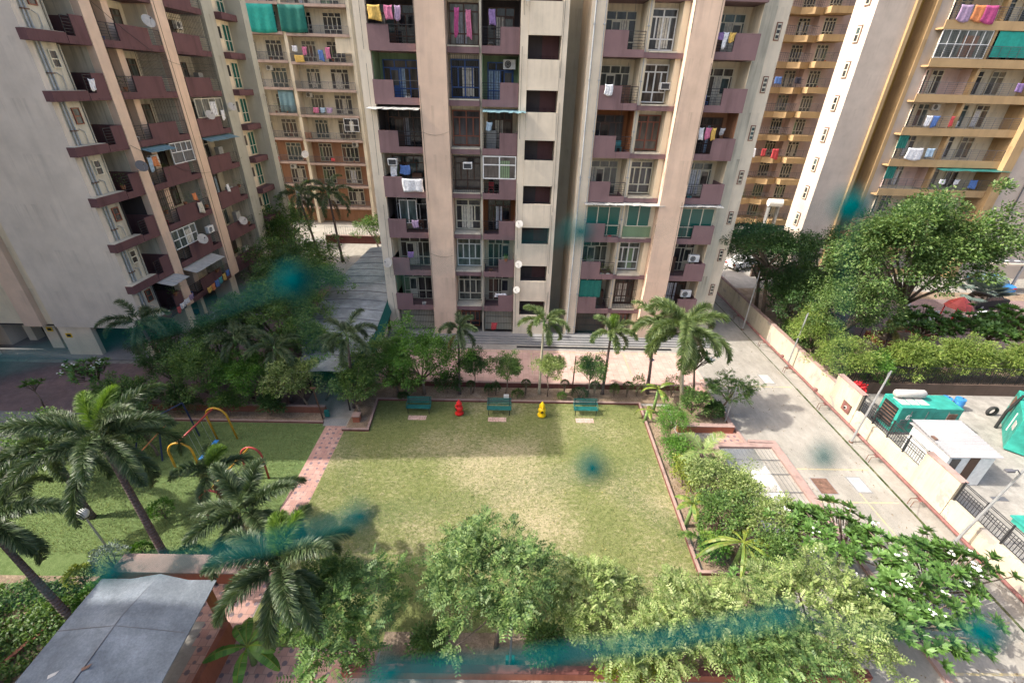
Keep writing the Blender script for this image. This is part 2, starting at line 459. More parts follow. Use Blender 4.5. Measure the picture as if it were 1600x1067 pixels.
sheet('driveway_paving', [(-60, 22.9), (-13.2, 22.9), (-13.2, 26), (-12.4, 48), (-18, 48), (-26, 28.6), (-60, 28.6)], 0.008, 'driveway')
sheet('road', R_(14.9, 20.95, -10, 62), 0.008 if False else 0.02, 'road')
sheet('side_lane', [(-13, 31.7), (-9.4, 31.7), (-9.4, 26.7), (-9.95, 26), (-9.95, 60), (-13, 60)], 0.014, 'plinth_grey')
sheet('generator_yard', R_(22.6, 42, 8, 26.4), 0.01, 'yard')
sheet('garden_soil', [(8.95, 12.6), (12.5, 12.6), (12.5, 20.9), (10.6, 21.9), (10.6, 24.6), (8.95, 24.6)], 0.03, 'soil')
sheet('bed_soil', R_(-9.9, 12.9, 24.86, 26.4), 0.06, 'soil')
sheet('corner_bed_soil', R_(-9.8, -8.55, 21.75, 24.8), 0.07, 'soil')
sheet('near_bed_soil', R_(-4.5, 13.0, 8.62, 9.9), 0.03, 'soil')
sheet('left_bed_soil', R_(-26, -11.4, 22.3, 23.2), 0.05, 'soil')
sheet('left_border_soil', [(-30, 6), (-14.4, 6), (-14.4, 10.6), (-16.5, 12.0), (-30, 12.0)], 0.02, 'soil')
sheet('right_park_ground', R_(22.7, 60, 27.3, 46), 0.012, 'soil')
sheet('right_park_paving', R_(31, 60, 30.5, 44), 0.02, 'driveway')
sheet('corner_paving', [(13.0, 20.98), (14.5, 20.98), (14.1, 27), (10.0, 27), (10.0, 26.6), (12.9, 26.6)], 0.018, 'red_pavers')
sheet('rear_court', R_(-60, 16, 49, 67.9), 0.01, 'road')
# kerbs
def kerb(pts, wd, h, mside, mtop, name='kerb', z0=0.0):
    mb = MB()
    for (x0, y0), (x1, y1) in zip(pts[:-1], pts[1:]):
        d = Vector((x1 - x0, y1 - y0)); L = d.length; d /= L
        n = Vector((-d.y, d.x)) * wd / 2
        e = d * (wd / 2 - 0.003)
        q = [(x0 - e.x - n.x, y0 - e.y - n.y), (x1 + e.x - n.x, y1 + e.y - n.y), (x1 + e.x + n.x, y1 + e.y + n.y), (x0 - e.x + n.x, y0 - e.y + n.y)]
        hh = h + rnd.uniform(0, 0.006)
        mb.prism(q, z0, z0 + hh - 0.03, mside)
        mb.prism(q, z0 + hh - 0.03, z0 + hh, mtop)
    return struct(mb.build(name))
kerb([(-9.9, 21.62), (-8.4, 21.62), (-8.6, 24.76), (8.95, 24.76)], 0.14, 0.16, 'red_kerb', 'kerb_top')
kerb([(9.0, 24.7), (8.78, 17), (8.68, 12.5), (12.4, 12.5)], 0.14, 0.2, 'red_kerb', 'kerb_top')
kerb([(-8.6, 26.55), (12.9, 26.55)], 0.2, 0.42, 'red_kerb', 'kerb_top')
kerb([(-26, 22.28), (-11.4, 22.28)], 0.12, 0.14, 'red_kerb', 'kerb_top')
kerb([(-26, 23.3), (-11.6, 23.3)], 0.2, 0.55, 'brown_paint', 'kerb_top')
kerb([(-16.3, 12.75), (-10.9, 12.75)], 0.12, 0.15, 'red_kerb', 'kerb_top')
kerb([(-5.5, 8.45), (13.2, 8.45)], 0.28, 0.45, 'red_planter', 'red_kerb')
kerb([(14.55, 20.98), (14.15, 27.2)], 0.16, 0.18, 'kerb_top', 'kerb_top')
kerb([(16.28, 6.0), (16.32, 21.1), (14.9, 21.15)], 0.22, 0.16, 'kerb_top', 'kerb_top')
kerb([(-16.2, 12.6), (-17.6, 9.2), (-18.7, 6.0)], 0.14, 0.2, 'brown_paint', 'brown_paint')
# raised planter by the road
mb = MB()
mb.box(10.72, 14.2, 21.95, 22.25, 0.02, 0.5, 'red_planter'); mb.box(10.7, 14.22, 21.93, 22.27, 0.5, 0.54, 'kerb_top')
mb.box(13.95, 14.2, 22.28, 24.4, 0.02, 0.5, 'red_planter'); mb.box(13.93, 14.22, 22.28, 24.42, 0.5, 0.54, 'kerb_top')
mb.box(10.95, 13.94, 22.28, 24.4, 0.02, 0.42, 'soil')
tag(mb.build('planter'), 'red painted raised planter with a pale rim beside the road', 'planter')
# ledge behind the near canopy
mb = MB()
mb.box(-16.1, -11.0, 11.75, 12.5, 0.01, 0.75, 'red_planter'); mb.box(-16.15, -10.95, 11.7, 12.55, 0.75, 0.8, 'kerb_top')
tag(mb.build('garden_ledge'), 'long pale topped masonry ledge behind the grey canopy roof', 'ledge')
# drain and its moss, road edge
sheet('drain_gutter', R_(21.02, 22.2, -10, 60), 0.024, 'ground_concrete')
sheet('moss_strip', R_(20.88, 21.02, -10, 27), 0.03, 'moss')
sheet('moss_line', R_(20.9, 20.98, 27, 46), 0.03, 'moss')
for i, y in enumerate((8.62, 10.5, 13.3, 16.6, 18.95, 27.1)):
    sheet('road_line', R_(16.5 if y < 20 else 15.2, 20.7, y, y + 0.09), 0.024, 'line_yellow')
sheet('road_line', R_(19.0, 19.09, 10.0, 18.0), 0.026, 'line_yellow')
sheet('road_line', R_(-8, 13.5, 31.45, 31.53), 0.018, 'line_yellow')
for x in (1.9, 9.3): sheet('road_line', R_(x, x + 0.09, 28.2, 31.4), 0.018, 'line_yellow')
def cover(x0, x1, y0, y1, m, lab):
    mb = MB(); mb.box(x0, x1, y0, y1, 0.021, 0.035, m); mb.box(x0 - .06, x1 + .06, y0 - .06, y1 + .06, 0.0, 0.029, 'plinth_grey')
    tag(mb.build('drain_cover'), lab, 'drain cover', 'drain covers set in the road')
cover(16.95, 17.85, 17.2, 18.3, 'rust', 'brown rusty drain cover plate in the road')
cover(19.05, 19.75, 17.35, 18.4, 'pipe_grey', 'pale grey drain cover right of the brown plate')
cover(19.0, 19.7, 27.6, 28.7, 'gen_grey', 'pale drain cover further up the road beside the tree shadow')
cover(20.0, 20.55, 11.7, 12.2, 'rust', 'small rust coloured drain cover near the road edge by the concrete block')

# light well
mb = MB()
z0 = -1.7
mb.quad((PX0, PY0, z0), (PX1, PY0, z0), (PX1, PY1, z0), (PX0, PY1, z0), 'concrete_pit')
mb.quad((PX0, PY0, z0), (PX0, PY1, z0), (PX0, PY1, 0), (PX0, PY0, 0), 'concrete_pit')
mb.quad((PX1, PY0, z0), (PX1, PY1, z0), (PX1, PY1, 0), (PX1, PY0, 0), 'concrete_pit')
mb.quad((PX0, PY0, z0), (PX1, PY0, z0), (PX1, PY0, 0), (PX0, PY0, 0), 'concrete_pit')
mb.quad((PX0, PY1, z0), (PX1, PY1, z0), (PX1, PY1, 0), (PX0, PY1, 0), 'concrete_pit')
for a in ((PX0 - .3, PX1 + .25, PY1, PY1 + .35), (PX0 - .3, PX1 + .25, PY0 - .3, PY0), (PX0 - .3, PX0, PY0, PY1), (PX1, PX1 + .25, PY0, PY1)):
    mb.box(*a, 0.0, 0.17, 'kerb_top')
lw = empty('light_well', (14.3, 17.5, 0), 'white walled sunken light well beside the road covered by a thin bar grille', 'light well')
mb.build('shaft', lw)
mb = MB()
x = PX0 + .1
while x < PX1:
    mb.tube([(x, PY0, .1), (x, PY1, .1)], 0.006, 'rail_grey', 4); x += 0.24
for y in (15.8, 17.2, 18.5, 19.6): mb.tube([(PX0, y, .09), (PX1, y, .09)], 0.018, 'rail_grey', 5)
mb.build('grille', lw)

# ================================================================== BUILDING KIT
def window(b, F, u0, u1, z0, z1, w_, rows, mf='frame_cream', glass='glass', t=0.055, d=0.07, name='window', panes=True):
    """rows: list of (z fraction low, z fraction high, columns)"""
    mb = MB(F)
    H, W = z1 - z0, u1 - u0
    mb.box(u0, u0 + t, w_, w_ + d, z0, z1, mf); mb.box(u1 - t, u1, w_, w_ + d, z0, z1, mf)
    mb.box(u0 + t, u1 - t, w_, w_ + d, z0, z0 + t, mf); mb.box(u0 + t, u1 - t, w_, w_ + d, z1 - t, z1, mf)
    for a, c, n in rows:
        za, zc = z0 + a * H, z0 + c * H
        if a > 0: mb.box(u0 + t, u1 - t, w_, w_ + d, za - t / 2, za + t / 2, mf)
        for i in range(1, n):
            uu = u0 + W * i / n
            mb.box(uu - t * .6, uu + t * .6, w_ + .002, w_ + d - .002, za + (t / 2 if a > 0 else t), zc - (t / 2 if c < 1 else t), mf)
    o = mb.build(name, b)
    if panes:
        mb = MB(F)
        mb.box(u0 + .02, u1 - .02, w_ + .01, w_ + .03, z0 + .02, z1 - .02, glass)
        mb.build('pane', o)
        if glass == 'glass' and rnd.random() < .62 and u1 - u0 > .8:
            mb = MB(F)
            cm = rnd.choice(['cloth_cream', 'cloth_grey', 'cloth_brown', 'cloth_cream', 'cloth_white', 'cloth_pale_blue', 'green_wall', 'cloth_cream'])
            a = rnd.uniform(0, .5); c = a + rnd.uniform(.2, .5)
            k = 5
            for i in range(k):
                ua, ub = u0 + W * (a + (c - a) * i / k), u0 + W * (a + (c - a) * (i + .8) / k)
                mb.box(ua, ub, w_ + .031, w_ + .036 + .01 * (i % 2), z0 + H * rnd.uniform(.04, .06), z0 + H * .8, cm)
            mb.build('curtain', o)
    return o
BAY = [(0, .28, 2), (.28, .80, 4), (.80, 1, 2)]
DOORW = [(0, .24, 3), (.24, .80, 4), (.80, 1, 3)]
def rail(mb, F, u0, u1, w_, z0, z1, m, kind='h', r=0.014, step=0.13):
    mb.tube([(u0, w_, z1), (u1, w_, z1)], r * 1.5, m, 5)
    n = max(1, round(abs(u1 - u0) / 0.9))
    for i in range(n + 1):
        u = u0 + (u1 - u0) * i / n
        mb.tube([(u, w_, z0), (u, w_, z1)], r * 1.3, m, 4)
    if kind == 'h':
        for i in range(1, 6):
            z = z0 + (z1 - z0) * i / 6
            mb.tube([(u0, w_, z), (u1, w_, z)], r, m, 4)
    elif kind == 'v':
        k = int(abs(u1 - u0) / step)
        for i in range(1, k):
            u = u0 + (u1 - u0) * i / k
            mb.tube([(u, w_, z0), (u, w_, z1)], r * .8, m, 4)
    elif kind == 'd':
        k = int(abs(u1 - u0) / step)
        for i in range(1, k):
            u = u0 + (u1 - u0) * i / k
            mb.tube([(u - .11, w_, z1), (u + .11, w_, z0)], r * .8, m, 4)
        mb.tube([(u0, w_, z0 + .05), (u1, w_, z0 + .05)], r, m, 4)
def balcony(b, F, u0, u1, wb, wf, z, solid, mat, h=1.25, slab=0.42, railm='rail_black', kind='h', sides=True, railh=1.25, lab=None):
    """solid: list of (ua,ub) ranges with a full height panel; the rest carries a railing"""
    mb = MB(F)
    mb.box(u0, u1, wb, wf, z, z + .16, mat)
    mb.box(u0, u1, wf - .1, wf, z + .16, z + slab, mat)
    for a, c in solid: mb.box(a, c, wf - .1, wf, z + slab, z + h, mat)
    if sides:
        for (u, ins) in ((u0, 1), (u1, -1)):
            full = any(abs(a - u) < .02 or abs(c - u) < .02 for a, c in solid)
            ua, ub = sorted((u, u + ins * .1))
            mb.box(ua, ub, wb, wf - .102, z + .16, z + (h if full else slab), mat)
    o = mb.build('balcony', b)
    if lab: o['label'] = lab
    cur = u0
    for a, c in sorted(solid) + [(u1, u1)]:
        if a - cur > .15:
            mb = MB(F); rail(mb, F, cur + .02, a - .02, wf - .05, z + slab, z + railh, railm, kind); mb.build('railing', o)
        cur = c
    return o
def lining(b, F, u0, u1, wb, wf, z0, z1, mat):
    mb = MB(F)
    mb.box(u0 + .005, u1 - .005, wb, wb + .03, z0, z1, mat)
    mb.box(u0, u0 + .03, wb + .031, wf, z0, z1, mat); mb.box(u1 - .03, u1, wb + .031, wf, z0, z1, mat)
    return mb.build('recess_wall', b)
def grille(b, F, u0, u1, w_, z0, z1, m='rail_black', step=0.13):
    mb = MB(F)
    n = int((u1 - u0) / step)
    for i in range(n + 1):
        u = u0 + (u1 - u0) * i / n
        mb.tube([(u, w_, z0), (u, w_, z1)], 0.012, m, 4)
    for i in range(4):
        z = z0 + (z1 - z0) * i / 3
        mb.tube([(u0, w_, z), (u1, w_, z)], 0.017, m, 4)
    return mb.build('window_grille', b)
def awning(b, F, u0, u1, wb, wf, z1, drop, m):
    mb = MB(F)
    n = 10
    for i in range(n):
        a, c = u0 + (u1 - u0) * i / n, u0 + (u1 - u0) * (i + 1) / n
        k = .02 * (i % 2)
        s1, s2 = drop + rnd.uniform(-.03, .03), drop + rnd.uniform(-.03, .03)
        vs = [(a, wb, z1 + k), (c, wb, z1 + .02 - k), (c, wf, z1 - s2 + .02 - k), (a, wf, z1 - s1 + k)]
        top = [F.p(*q) for q in vs]; bot = [(x_, y_, z_ - .02) for x_, y_, z_ in top]
        mb.add(top + bot, [(0, 1, 2, 3), (7, 6, 5, 4), (0, 4, 5, 1), (1, 5, 6, 2), (2, 6, 7, 3), (3, 7, 4, 0)], m)
    return mb.build('awning', b)
# things on balconies ------------------------------------------------
def cloth_mesh(F, u, w_, ztop, wd, hg, m, seed, fold=.03, spread=0.0):
    r = random.Random(seed)
    nu, nz = 9, 7
    ph, k = r.uniform(0, 6), r.uniform(1.5, 3.2)
    vs = []
    for j in range(nz + 1):
        t = j / nz
        for i in range(nu + 1):
            s = i / nu
            ww = wd * (1 - .18 * t * math.sin(ph)) 
            uu = u + (s - .5) * ww + .03 * math.sin(5 * t + ph)
            wob = fold * (0.3 + t) * math.sin(k * s * 6.28 + ph + t)
            zz = ztop - t * hg * (1 + .10 * math.sin(s * 3.1 + ph)) - .04 * math.sin(s * math.pi)
            vs.append(F.p(uu, w_ + wob + .02, zz))
    fs = [(j * (nu + 1) + i, j * (nu + 1) + i + 1, (j + 1) * (nu + 1) + i + 1, (j + 1) * (nu + 1) + i) for j in range(nz) for i in range(nu)]
    mb = MB(F); mb.add(vs, fs, m)
    return mb
def cloth(F, u, w_, ztop, wd, hg, col, label, cat='laundry', group='clothes drying on the balconies'):
    mb = cloth_mesh(F, u, w_, ztop, wd, hg, 'cloth_' + col, hash((round(u, 2), round(ztop, 2))) % 9999)
    o = mb.build('laundry', smooth=True)
    s = o.modifiers.new('solid', 'SOLIDIFY'); s.thickness = .008
    return tag(o, label, cat, group)
def dish(F, u, w_, z, label, r=.28, m='gen_grey', tilt=0.5, turn=0.0):
    c = F.p(u, w_, z)
    e = empty('satellite_dish', c, label, 'satellite dish', 'satellite dishes on the facades')
    mb = MB()
    n = 20
    prof = [(0.001, 0)] + [(r * i / 5, .28 * r * (i / 5) ** 2) for i in range(1, 6)]
    mb.lathe((0, 0, 0), prof, m, n)
    me = mb.mesh('dish_bowl')
    o = link(D.objects.new('dish', me)); o.parent = e
    out = Vector((F.w[0], F.w[1], 0)); side = Vector((F.u[0], F.u[1], 0))
    d = (out + side * turn + Vector((0, 0, tilt))).normalized()
    o.rotation_euler = d.to_track_quat('Z', 'Y').to_euler()
    so_ = o.modifiers.new('solid', 'SOLIDIFY'); so_.thickness = .012
    mb = MB()
    mb.tube([tuple(-out * .4 + Vector((0, 0, -.3))), tuple(-out * .1 + Vector((0, 0, -.3))), (0, 0, -.02)], .02, 'steel', 6)
    o2 = link(D.objects.new('mount_arm', mb.mesh('arm'))); o2.parent = e
    mb = MB()
    mb.tube([tuple(-d.cross(side) * r * .9), tuple(d * r * 1.1)], .012, 'steel', 5); mb.tube([tuple(d * r * 1.05), tuple(d * r * 1.3)], .04, 'rail_grey', 8)
    o3 = link(D.objects.new('receiver', mb.mesh('lnb'))); o3.parent = e
    return e
def ac(F, u, w_, z, label, kind='window', rot=0):
    """window unit (box with louvres) or split outdoor unit (box with round fan grille)"""
    e = empty('air_conditioner', F.p(u, w_, z), label, 'air conditioner', 'air conditioners on the facades')
    W, H, Dp = (.62, .42, .5) if kind == 'window' else (.82, .56, .3)
    mb = MB(F)
    mb.box(u - W / 2, u + W / 2, w_, w_ + Dp, z, z + H, 'plastic_white')
    mb.build('casing', e, bevel=.015)
    if kind == 'window':
        mb = MB(F)
        mb.box(u - W / 2 + .05, u + W / 2 - .05, w_ + Dp + .003, w_ + Dp + .008, z + .05, z + H - .05, 'black_thing')
        for i in range(7): mb.box(u - W / 2 + .06, u + W / 2 - .06, w_ + Dp + .009, w_ + Dp + .02, z + .07 + i * .045, z + .085 + i * .045, 'rail_grey')
        mb.build('vent_grille', e)
    else:
        mb = MB(F)
        cz, cu = z + H / 2, u - .1
        pts = [(cu + .22 * math.cos(a), w_ + Dp + .012, cz + .22 * math.sin(a)) for a in [i * math.pi / 10 for i in range(21)]]
        vs = [F.p(*q) for q in pts[:-1]]
        mb.add(vs, [tuple(range(20))], 'black_thing')
        for rr in (.08, .15, .22):
            mb.tube([(cu + rr * math.cos(a), w_ + Dp + .02, cz + rr * math.sin(a)) for a in [i * math.pi / 8 for i in range(17)]], .008, 'plastic_white', 4, caps=False)
        mb.build('fan_grille', e)
    mb = MB(F)
    for s in (-1, 1): mb.box(u + s * W * .35 - .02, u + s * W * .35 + .02, w_, w_ + Dp * .9, z - .05, z - .003, 'rail_grey')
    mb.build('bracket', e)
    return e

# ================================================================== CENTRAL BLOCK
ORD = {6: 'top visible', 5: 'second', 4: 'third', 3: 'fourth', 2: 'fifth', 1: 'sixth', 0: 'seventh', 7: 'topmost', -1: 'ground'}
FC = Fr((0, 34), (1, 0), (0, -1))
B = empty('apartment_block', (4, 40, 0), 'central peach and cream block with lilac balconies and dark stair openings, facing the lawn', 'apartment block')
TOP = 26.4
mb = MB(FC)
mb.box(-9.85, .6, -16, -2.0, 0.3, TOP, 'cream'); mb.box(5.75, 17.6, -14, -2.0, 0.3, TOP - .1, 'cream')
mb.box(.6, 3.42, -12, -1.05, 0.3, TOP - .05, 'offwhite')
mb.box(3.42, 5.75, -13, -4.6, 0.3, TOP - .07, 'grey_wall')
mb.build('wall', B)
mb = MB(FC)                     # projecting fins
mb.box(-9.8, -9.02, -1.99, -.1, .3, TOP - .01, 'offwhite')
mb.box(-6.02, -4.18, -1.98, .35, .3, TOP - .03, 'peach')
mb.box(-2.12, -1.98, -1.98, -.3, .3, TOP - .02, 'cream_dirty')
mb.box(.46, .95, -1.97, .1, .3, TOP - .04, 'offwhite')
mb.box(3.02, 3.41, -1.04, .1, .3, TOP - .04, 'offwhite')
mb.box(4.78, 5.72, -4.58, -.05, .3, TOP - .02, 'offwhite')
mb.box(8.32, 8.62, -1.98, -.35, .3, TOP - .05, 'cream'); mb.box(10.45, 10.86, -1.96, -.34, .3, TOP - .055, 'cream')
mb.box(10.88, 12.62, -1.97, .4, .3, TOP - .03, 'peach')
mb.box(15.42, 16.6, -1.99, -1.2, .3, TOP - .06, 'cream_dirty')
mb.box(16.62, 17.62, -4.0, -1.5, .3, TOP - .045, 'offwhite')
mb.box(-8.98, -6.05, -1.95, -.4, -.01, .32, 'plinth_grey')
mb.build('pillar', B)
mb = MB(FC)
for k in range(4): mb.box(-9.9 - 0.0, 17.7, -.2, .55 + .3 * (3 - k) * .9, .001 + k * .09, .001 + (k + 1) * .09 - .002, 'plinth_grey')
mb.box(0.8, 13.5, 1.6, 1.9, .005, .016, 'rail_black')
mb.build('entrance_step', B)
# stair tower front with openings
zs = []
for k in range(-1, 8):
    zo = 2.34 + 3 * k - .25
    zs.append(zo)
prev = .3
for zo in zs:
    if zo < .5: continue
    mb = MB(FC); mb.box(.96, 3.01, -.05, .12, prev, zo, 'offwhite'); prev = zo + 1.28; mb.build('stair_wall', B)
mb = MB(FC); mb.box(.96, 3.01, -.05, .12, prev, TOP, 'offwhite'); mb.build('stair_wall', B)
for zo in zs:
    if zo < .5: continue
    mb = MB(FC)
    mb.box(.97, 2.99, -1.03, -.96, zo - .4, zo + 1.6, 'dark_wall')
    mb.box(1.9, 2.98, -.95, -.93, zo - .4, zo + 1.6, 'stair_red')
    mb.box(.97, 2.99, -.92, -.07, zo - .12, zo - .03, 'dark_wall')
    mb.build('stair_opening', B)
# drain pipes
for x, w_ in ((5.0, .06), (8.42, -.26), (5.62, .03)):
    mb = MB(FC); mb.tube([(x, w_, .3), (x, w_, TOP - .4)], .055 if x == 5.0 else .03, 'pipe_grey', 8)
    for k in range(9): mb.box(x - .08, x + .08, w_ - .07, w_ + .06, 1 + 3 * k, 1.06 + 3 * k, 'pipe_grey')
    mb.build('drain_pipe', B)
for k in range(8):
    z = 2.34 + 3 * k + .2
    mb = MB(FC)
    mb.box(16.95, 17.3, -1.49, -1.46, z + 1.0, z + 2.0, 'brown_paint'); mb.box(17.0, 17.25, -1.46, -1.44, z + 1.06, z + 1.94, 'frame_cream')
    for j in range(3): mb.box(17.03, 17.22, -1.44, -1.42, z + 1.12 + .28 * j, z + 1.3 + .28 * j, 'glass')
    mb.build('vent_window', B)

#            k:   wall lining, frame, railing kind etc. per column
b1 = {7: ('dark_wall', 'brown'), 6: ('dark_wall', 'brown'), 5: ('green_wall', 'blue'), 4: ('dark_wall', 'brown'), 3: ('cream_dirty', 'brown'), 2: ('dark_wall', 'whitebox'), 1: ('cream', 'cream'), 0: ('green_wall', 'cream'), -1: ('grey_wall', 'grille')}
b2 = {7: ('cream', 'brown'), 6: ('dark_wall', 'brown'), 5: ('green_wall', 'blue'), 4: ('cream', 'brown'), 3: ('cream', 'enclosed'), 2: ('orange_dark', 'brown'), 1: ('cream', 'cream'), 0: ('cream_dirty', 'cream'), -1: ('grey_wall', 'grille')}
w1 = {7: 'frame_brown', 6: 'frame_brown', 5: 'blue_grille', 4: 'frame_red', 3: 'grille', 2: 'frame_cream', 1: 'frame_white', 0: 'frame_cream', -1: 'grille'}
b3 = {7: ('cream', 'cream'), 6: ('cream', 'cream'), 5: ('cream', 'cream'), 4: ('orange_dark', 'brown'), 3: ('cream', 'cream'), 2: ('cream', 'glassgreen'), 1: ('cream', 'cream'), 0: ('cream_dirty', 'greennet'), -1: ('brown_wall', 'brown')}
w2 = {7: 'frame_white', 6: 'frame_white', 5: 'frame_white', 4: 'frame_red', 3: 'frame_cream', 2: 'green_box', 1: 'frame_white', 0: 'grille', -1: 'frame_red'}
b4 = {7: ('cream', 'cream'), 6: ('cream', 'cream'), 5: ('cream', 'cream'), 4: ('terracotta', 'brown'), 3: ('cream', 'cream'), 2: ('cream', 'glassgreen'), 1: ('cream', 'cream'), 0: ('cream', 'brown'), -1: ('peach', 'grille')}
FRM = dict(cream='frame_cream', brown='frame_brown', blue='frame_blue', whitebox='frame_white', grille='frame_brown', enclosed='frame_cream', glassgreen='frame_cream', greennet='frame_cream')
def unit(b, F, u0, u1, wb, z, spec, side):
    wall, st = spec
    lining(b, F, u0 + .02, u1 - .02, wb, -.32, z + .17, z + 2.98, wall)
    fm = FRM[st]
    wd = u1 - u0
    a = u0 + .25 if side < 0 else u0 + wd * .12
    c = u1 - .35 if side > 0 else u1 - wd * .12
    window(b, F, a, c, z + .2, z + 2.62, wb + .04, [(0, .3, 4), (.3, .8, 4), (.8, 1, 3)], fm, t=.06)
    # a solid door leaf beside the glazing
    mb = MB(F)
    dx = a + (c - a) * (.62 if side > 0 else .2)
    mb.box(dx, dx + .62, wb + .115, wb + .15, z + .22, z + 2.1, fm if st in ('blue', 'brown') else 'frame_cream')
    o = mb.build('door', b, bevel=.008)
    mb = MB(F); mb.box(dx + .07, dx + .55, wb + .152, wb + .157, z + 1.1, z + 2.0, 'glass'); mb.build('pane', o)
for k in range(-1, 8):
    z = 2.34 + 3 * k
    zb = max(z, .34)
    # left balcony
    if k >= 0:
        balcony(B, FC, -9.05, -6.04, -1.9, 0, z, [(-9.05, -7.72)], 'lilac', h=1.42, railh=1.38)
        balcony(B, FC, -1.97, .44, -1.9, -.02, z, [(-.78, .44)], 'lilac', h=1.42, railh=1.38)
        balcony(B, FC, 5.72, 8.3, -1.9, 0, z, [(5.72, 7.2)], 'lilac', h=1.42, railh=1.38)
        balcony(B, FC, 12.3, 15.42, -1.9, .02, z, [(13.85, 15.42)], 'lilac', h=1.42, railh=1.38)
        mb = MB(FC); mb.box(-4.17, -2.13, -1.9, -.15, z, z + .34, 'lilac'); mb.box(-4.15, -2.15, -1.2, -.13, z + .345, z + .42, 'cream_dirty'); mb.build('ledge', B)
        mb = MB(FC); mb.box(8.25, 10.86, -1.9, -.15, z, z + .3, 'lilac'); mb.box(8.63, 10.44, -1.2, -.12, z + .305, z + .38, 'cream_dirty'); mb.build('ledge', B)
    zz = z if k >= 0 else .2
    for (spec, u0, u1, sd_) in ((b1, -9.0, -6.04, -1), (b2, -1.97, .44, 1), (b3, 5.73, 8.3, -1), (b4, 12.62, 15.4, 1)):
        if k >= 0: unit(B, FC, u0, u1, -1.98, z, spec[k], sd_)
        else:
            mb = MB(FC); mb.box(u0 + .05, u1 - .05, -1.9, -.6, .33, 2.3, spec[k][0]); mb.build('recess_wall', B)
            grille(B, FC, u0 + .15, u1 - .1, -.5, .4, 2.25)
    for (sp, u0, u1, wv) in ((w1, -4.12, -2.16, -1.3), (w2, 8.64, 10.43, -1.3)):
        s = sp[k]
        if k < 0:
            window(B, FC, u0 + .2, u1 - .2, .5, 2.2, wv + .3, BAY, 'frame_red'); continue
        mb = MB(FC); mb.box(u0 - .03, u1 + .005, -1.95, wv, z + .43, z + 3.0, 'yellow_cream'); mb.build('bay_wall', B)
        fm = {'blue_grille': 'frame_blue', 'grille': 'frame_brown', 'green_box': 'frame_cream'}.get(s, s)
        if s == 'green_box':
            mb = MB(FC); mb.box(u0, u1 + .3, wv + .01, -.3, z + .4, z + 1.2, 'green_wall'); mb.box(u0, u1 + .3, wv + .01, -.35, z + 1.2, z + 2.95, 'grey_wall'); mb.build('enclosure', B)
            window(B, FC, u0 + .15, u1 + .1, z + 1.2, z + 2.8, -.34, [(0, 1, 2)], 'frame_cream', 'glass_green')
        else:
            window(B, FC, u0 + .02, u1 - .02, z + .46, z + 2.72, wv + .02, BAY, fm, t=.075)
        if 'grille' in s: grille(B, FC, u0 + .02, u1 - .02, -.2, z + .45, z + 2.9)
# enclosed balconies
window(B, FC, -1.95, .4, 11.34 + 1.42, 14.3, -.1, [(0, .62, 2), (.62, 1, 2)], 'frame_white', t=.07)
for (u0, u1) in ((5.75, 8.28), (12.66, 15.3)):
    window(B, FC, u0, u1, 8.34 + .45, 11.0, -.35, [(0, .35, 3), (.35, 1, 3)], 'frame_cream', 'glass_green')
    awning(B, FC, u0 - .3, u1 + .3 + (2.7 if u0 < 6 else 0), -.6, .45, 11.33, .1, 'sheet_grey')
window(B, FC, -8.3, -7.0, 8.34 + .9, 11.0, -.9, [(0, 1, 2)], 'frame_white')
awning(B, FC, -9.5, -6.1, -.4, .7, 17.2, .12, 'sheet_grey')
awning(B, FC, -1.9, .95, -.4, .7, 17.2, .14, 'sheet_blue')
grille(B, FC, -9.0, -6.1, .03, 20.34 + 1.4, 20.34 + 2.8, step=.9)
def netting(F, u0, u1, w_, z0, z1, m, lab):
    mb = MB(F); n = 14
    vs = [F.p(u0 + (u1 - u0) * i / n, w_ + .03 * math.sin(i * 1.7), z) for z in (z0, z1) for i in range(n + 1)]
    mb.add(vs, [(i, i + 1, n + 2 + i, n + 1 + i) for i in range(n)], m)
    o = mb.build('netting'); s = o.modifiers.new('s', 'SOLIDIFY'); s.thickness = .01
    return tag(o, lab, 'netting')
netting(FC, 5.78, 7.5, -.15, 2.34 + 1.4, 5.2, 'green_mesh_dark', 'dark green netting closing the lowest balcony right of the drain pipe on the central block')

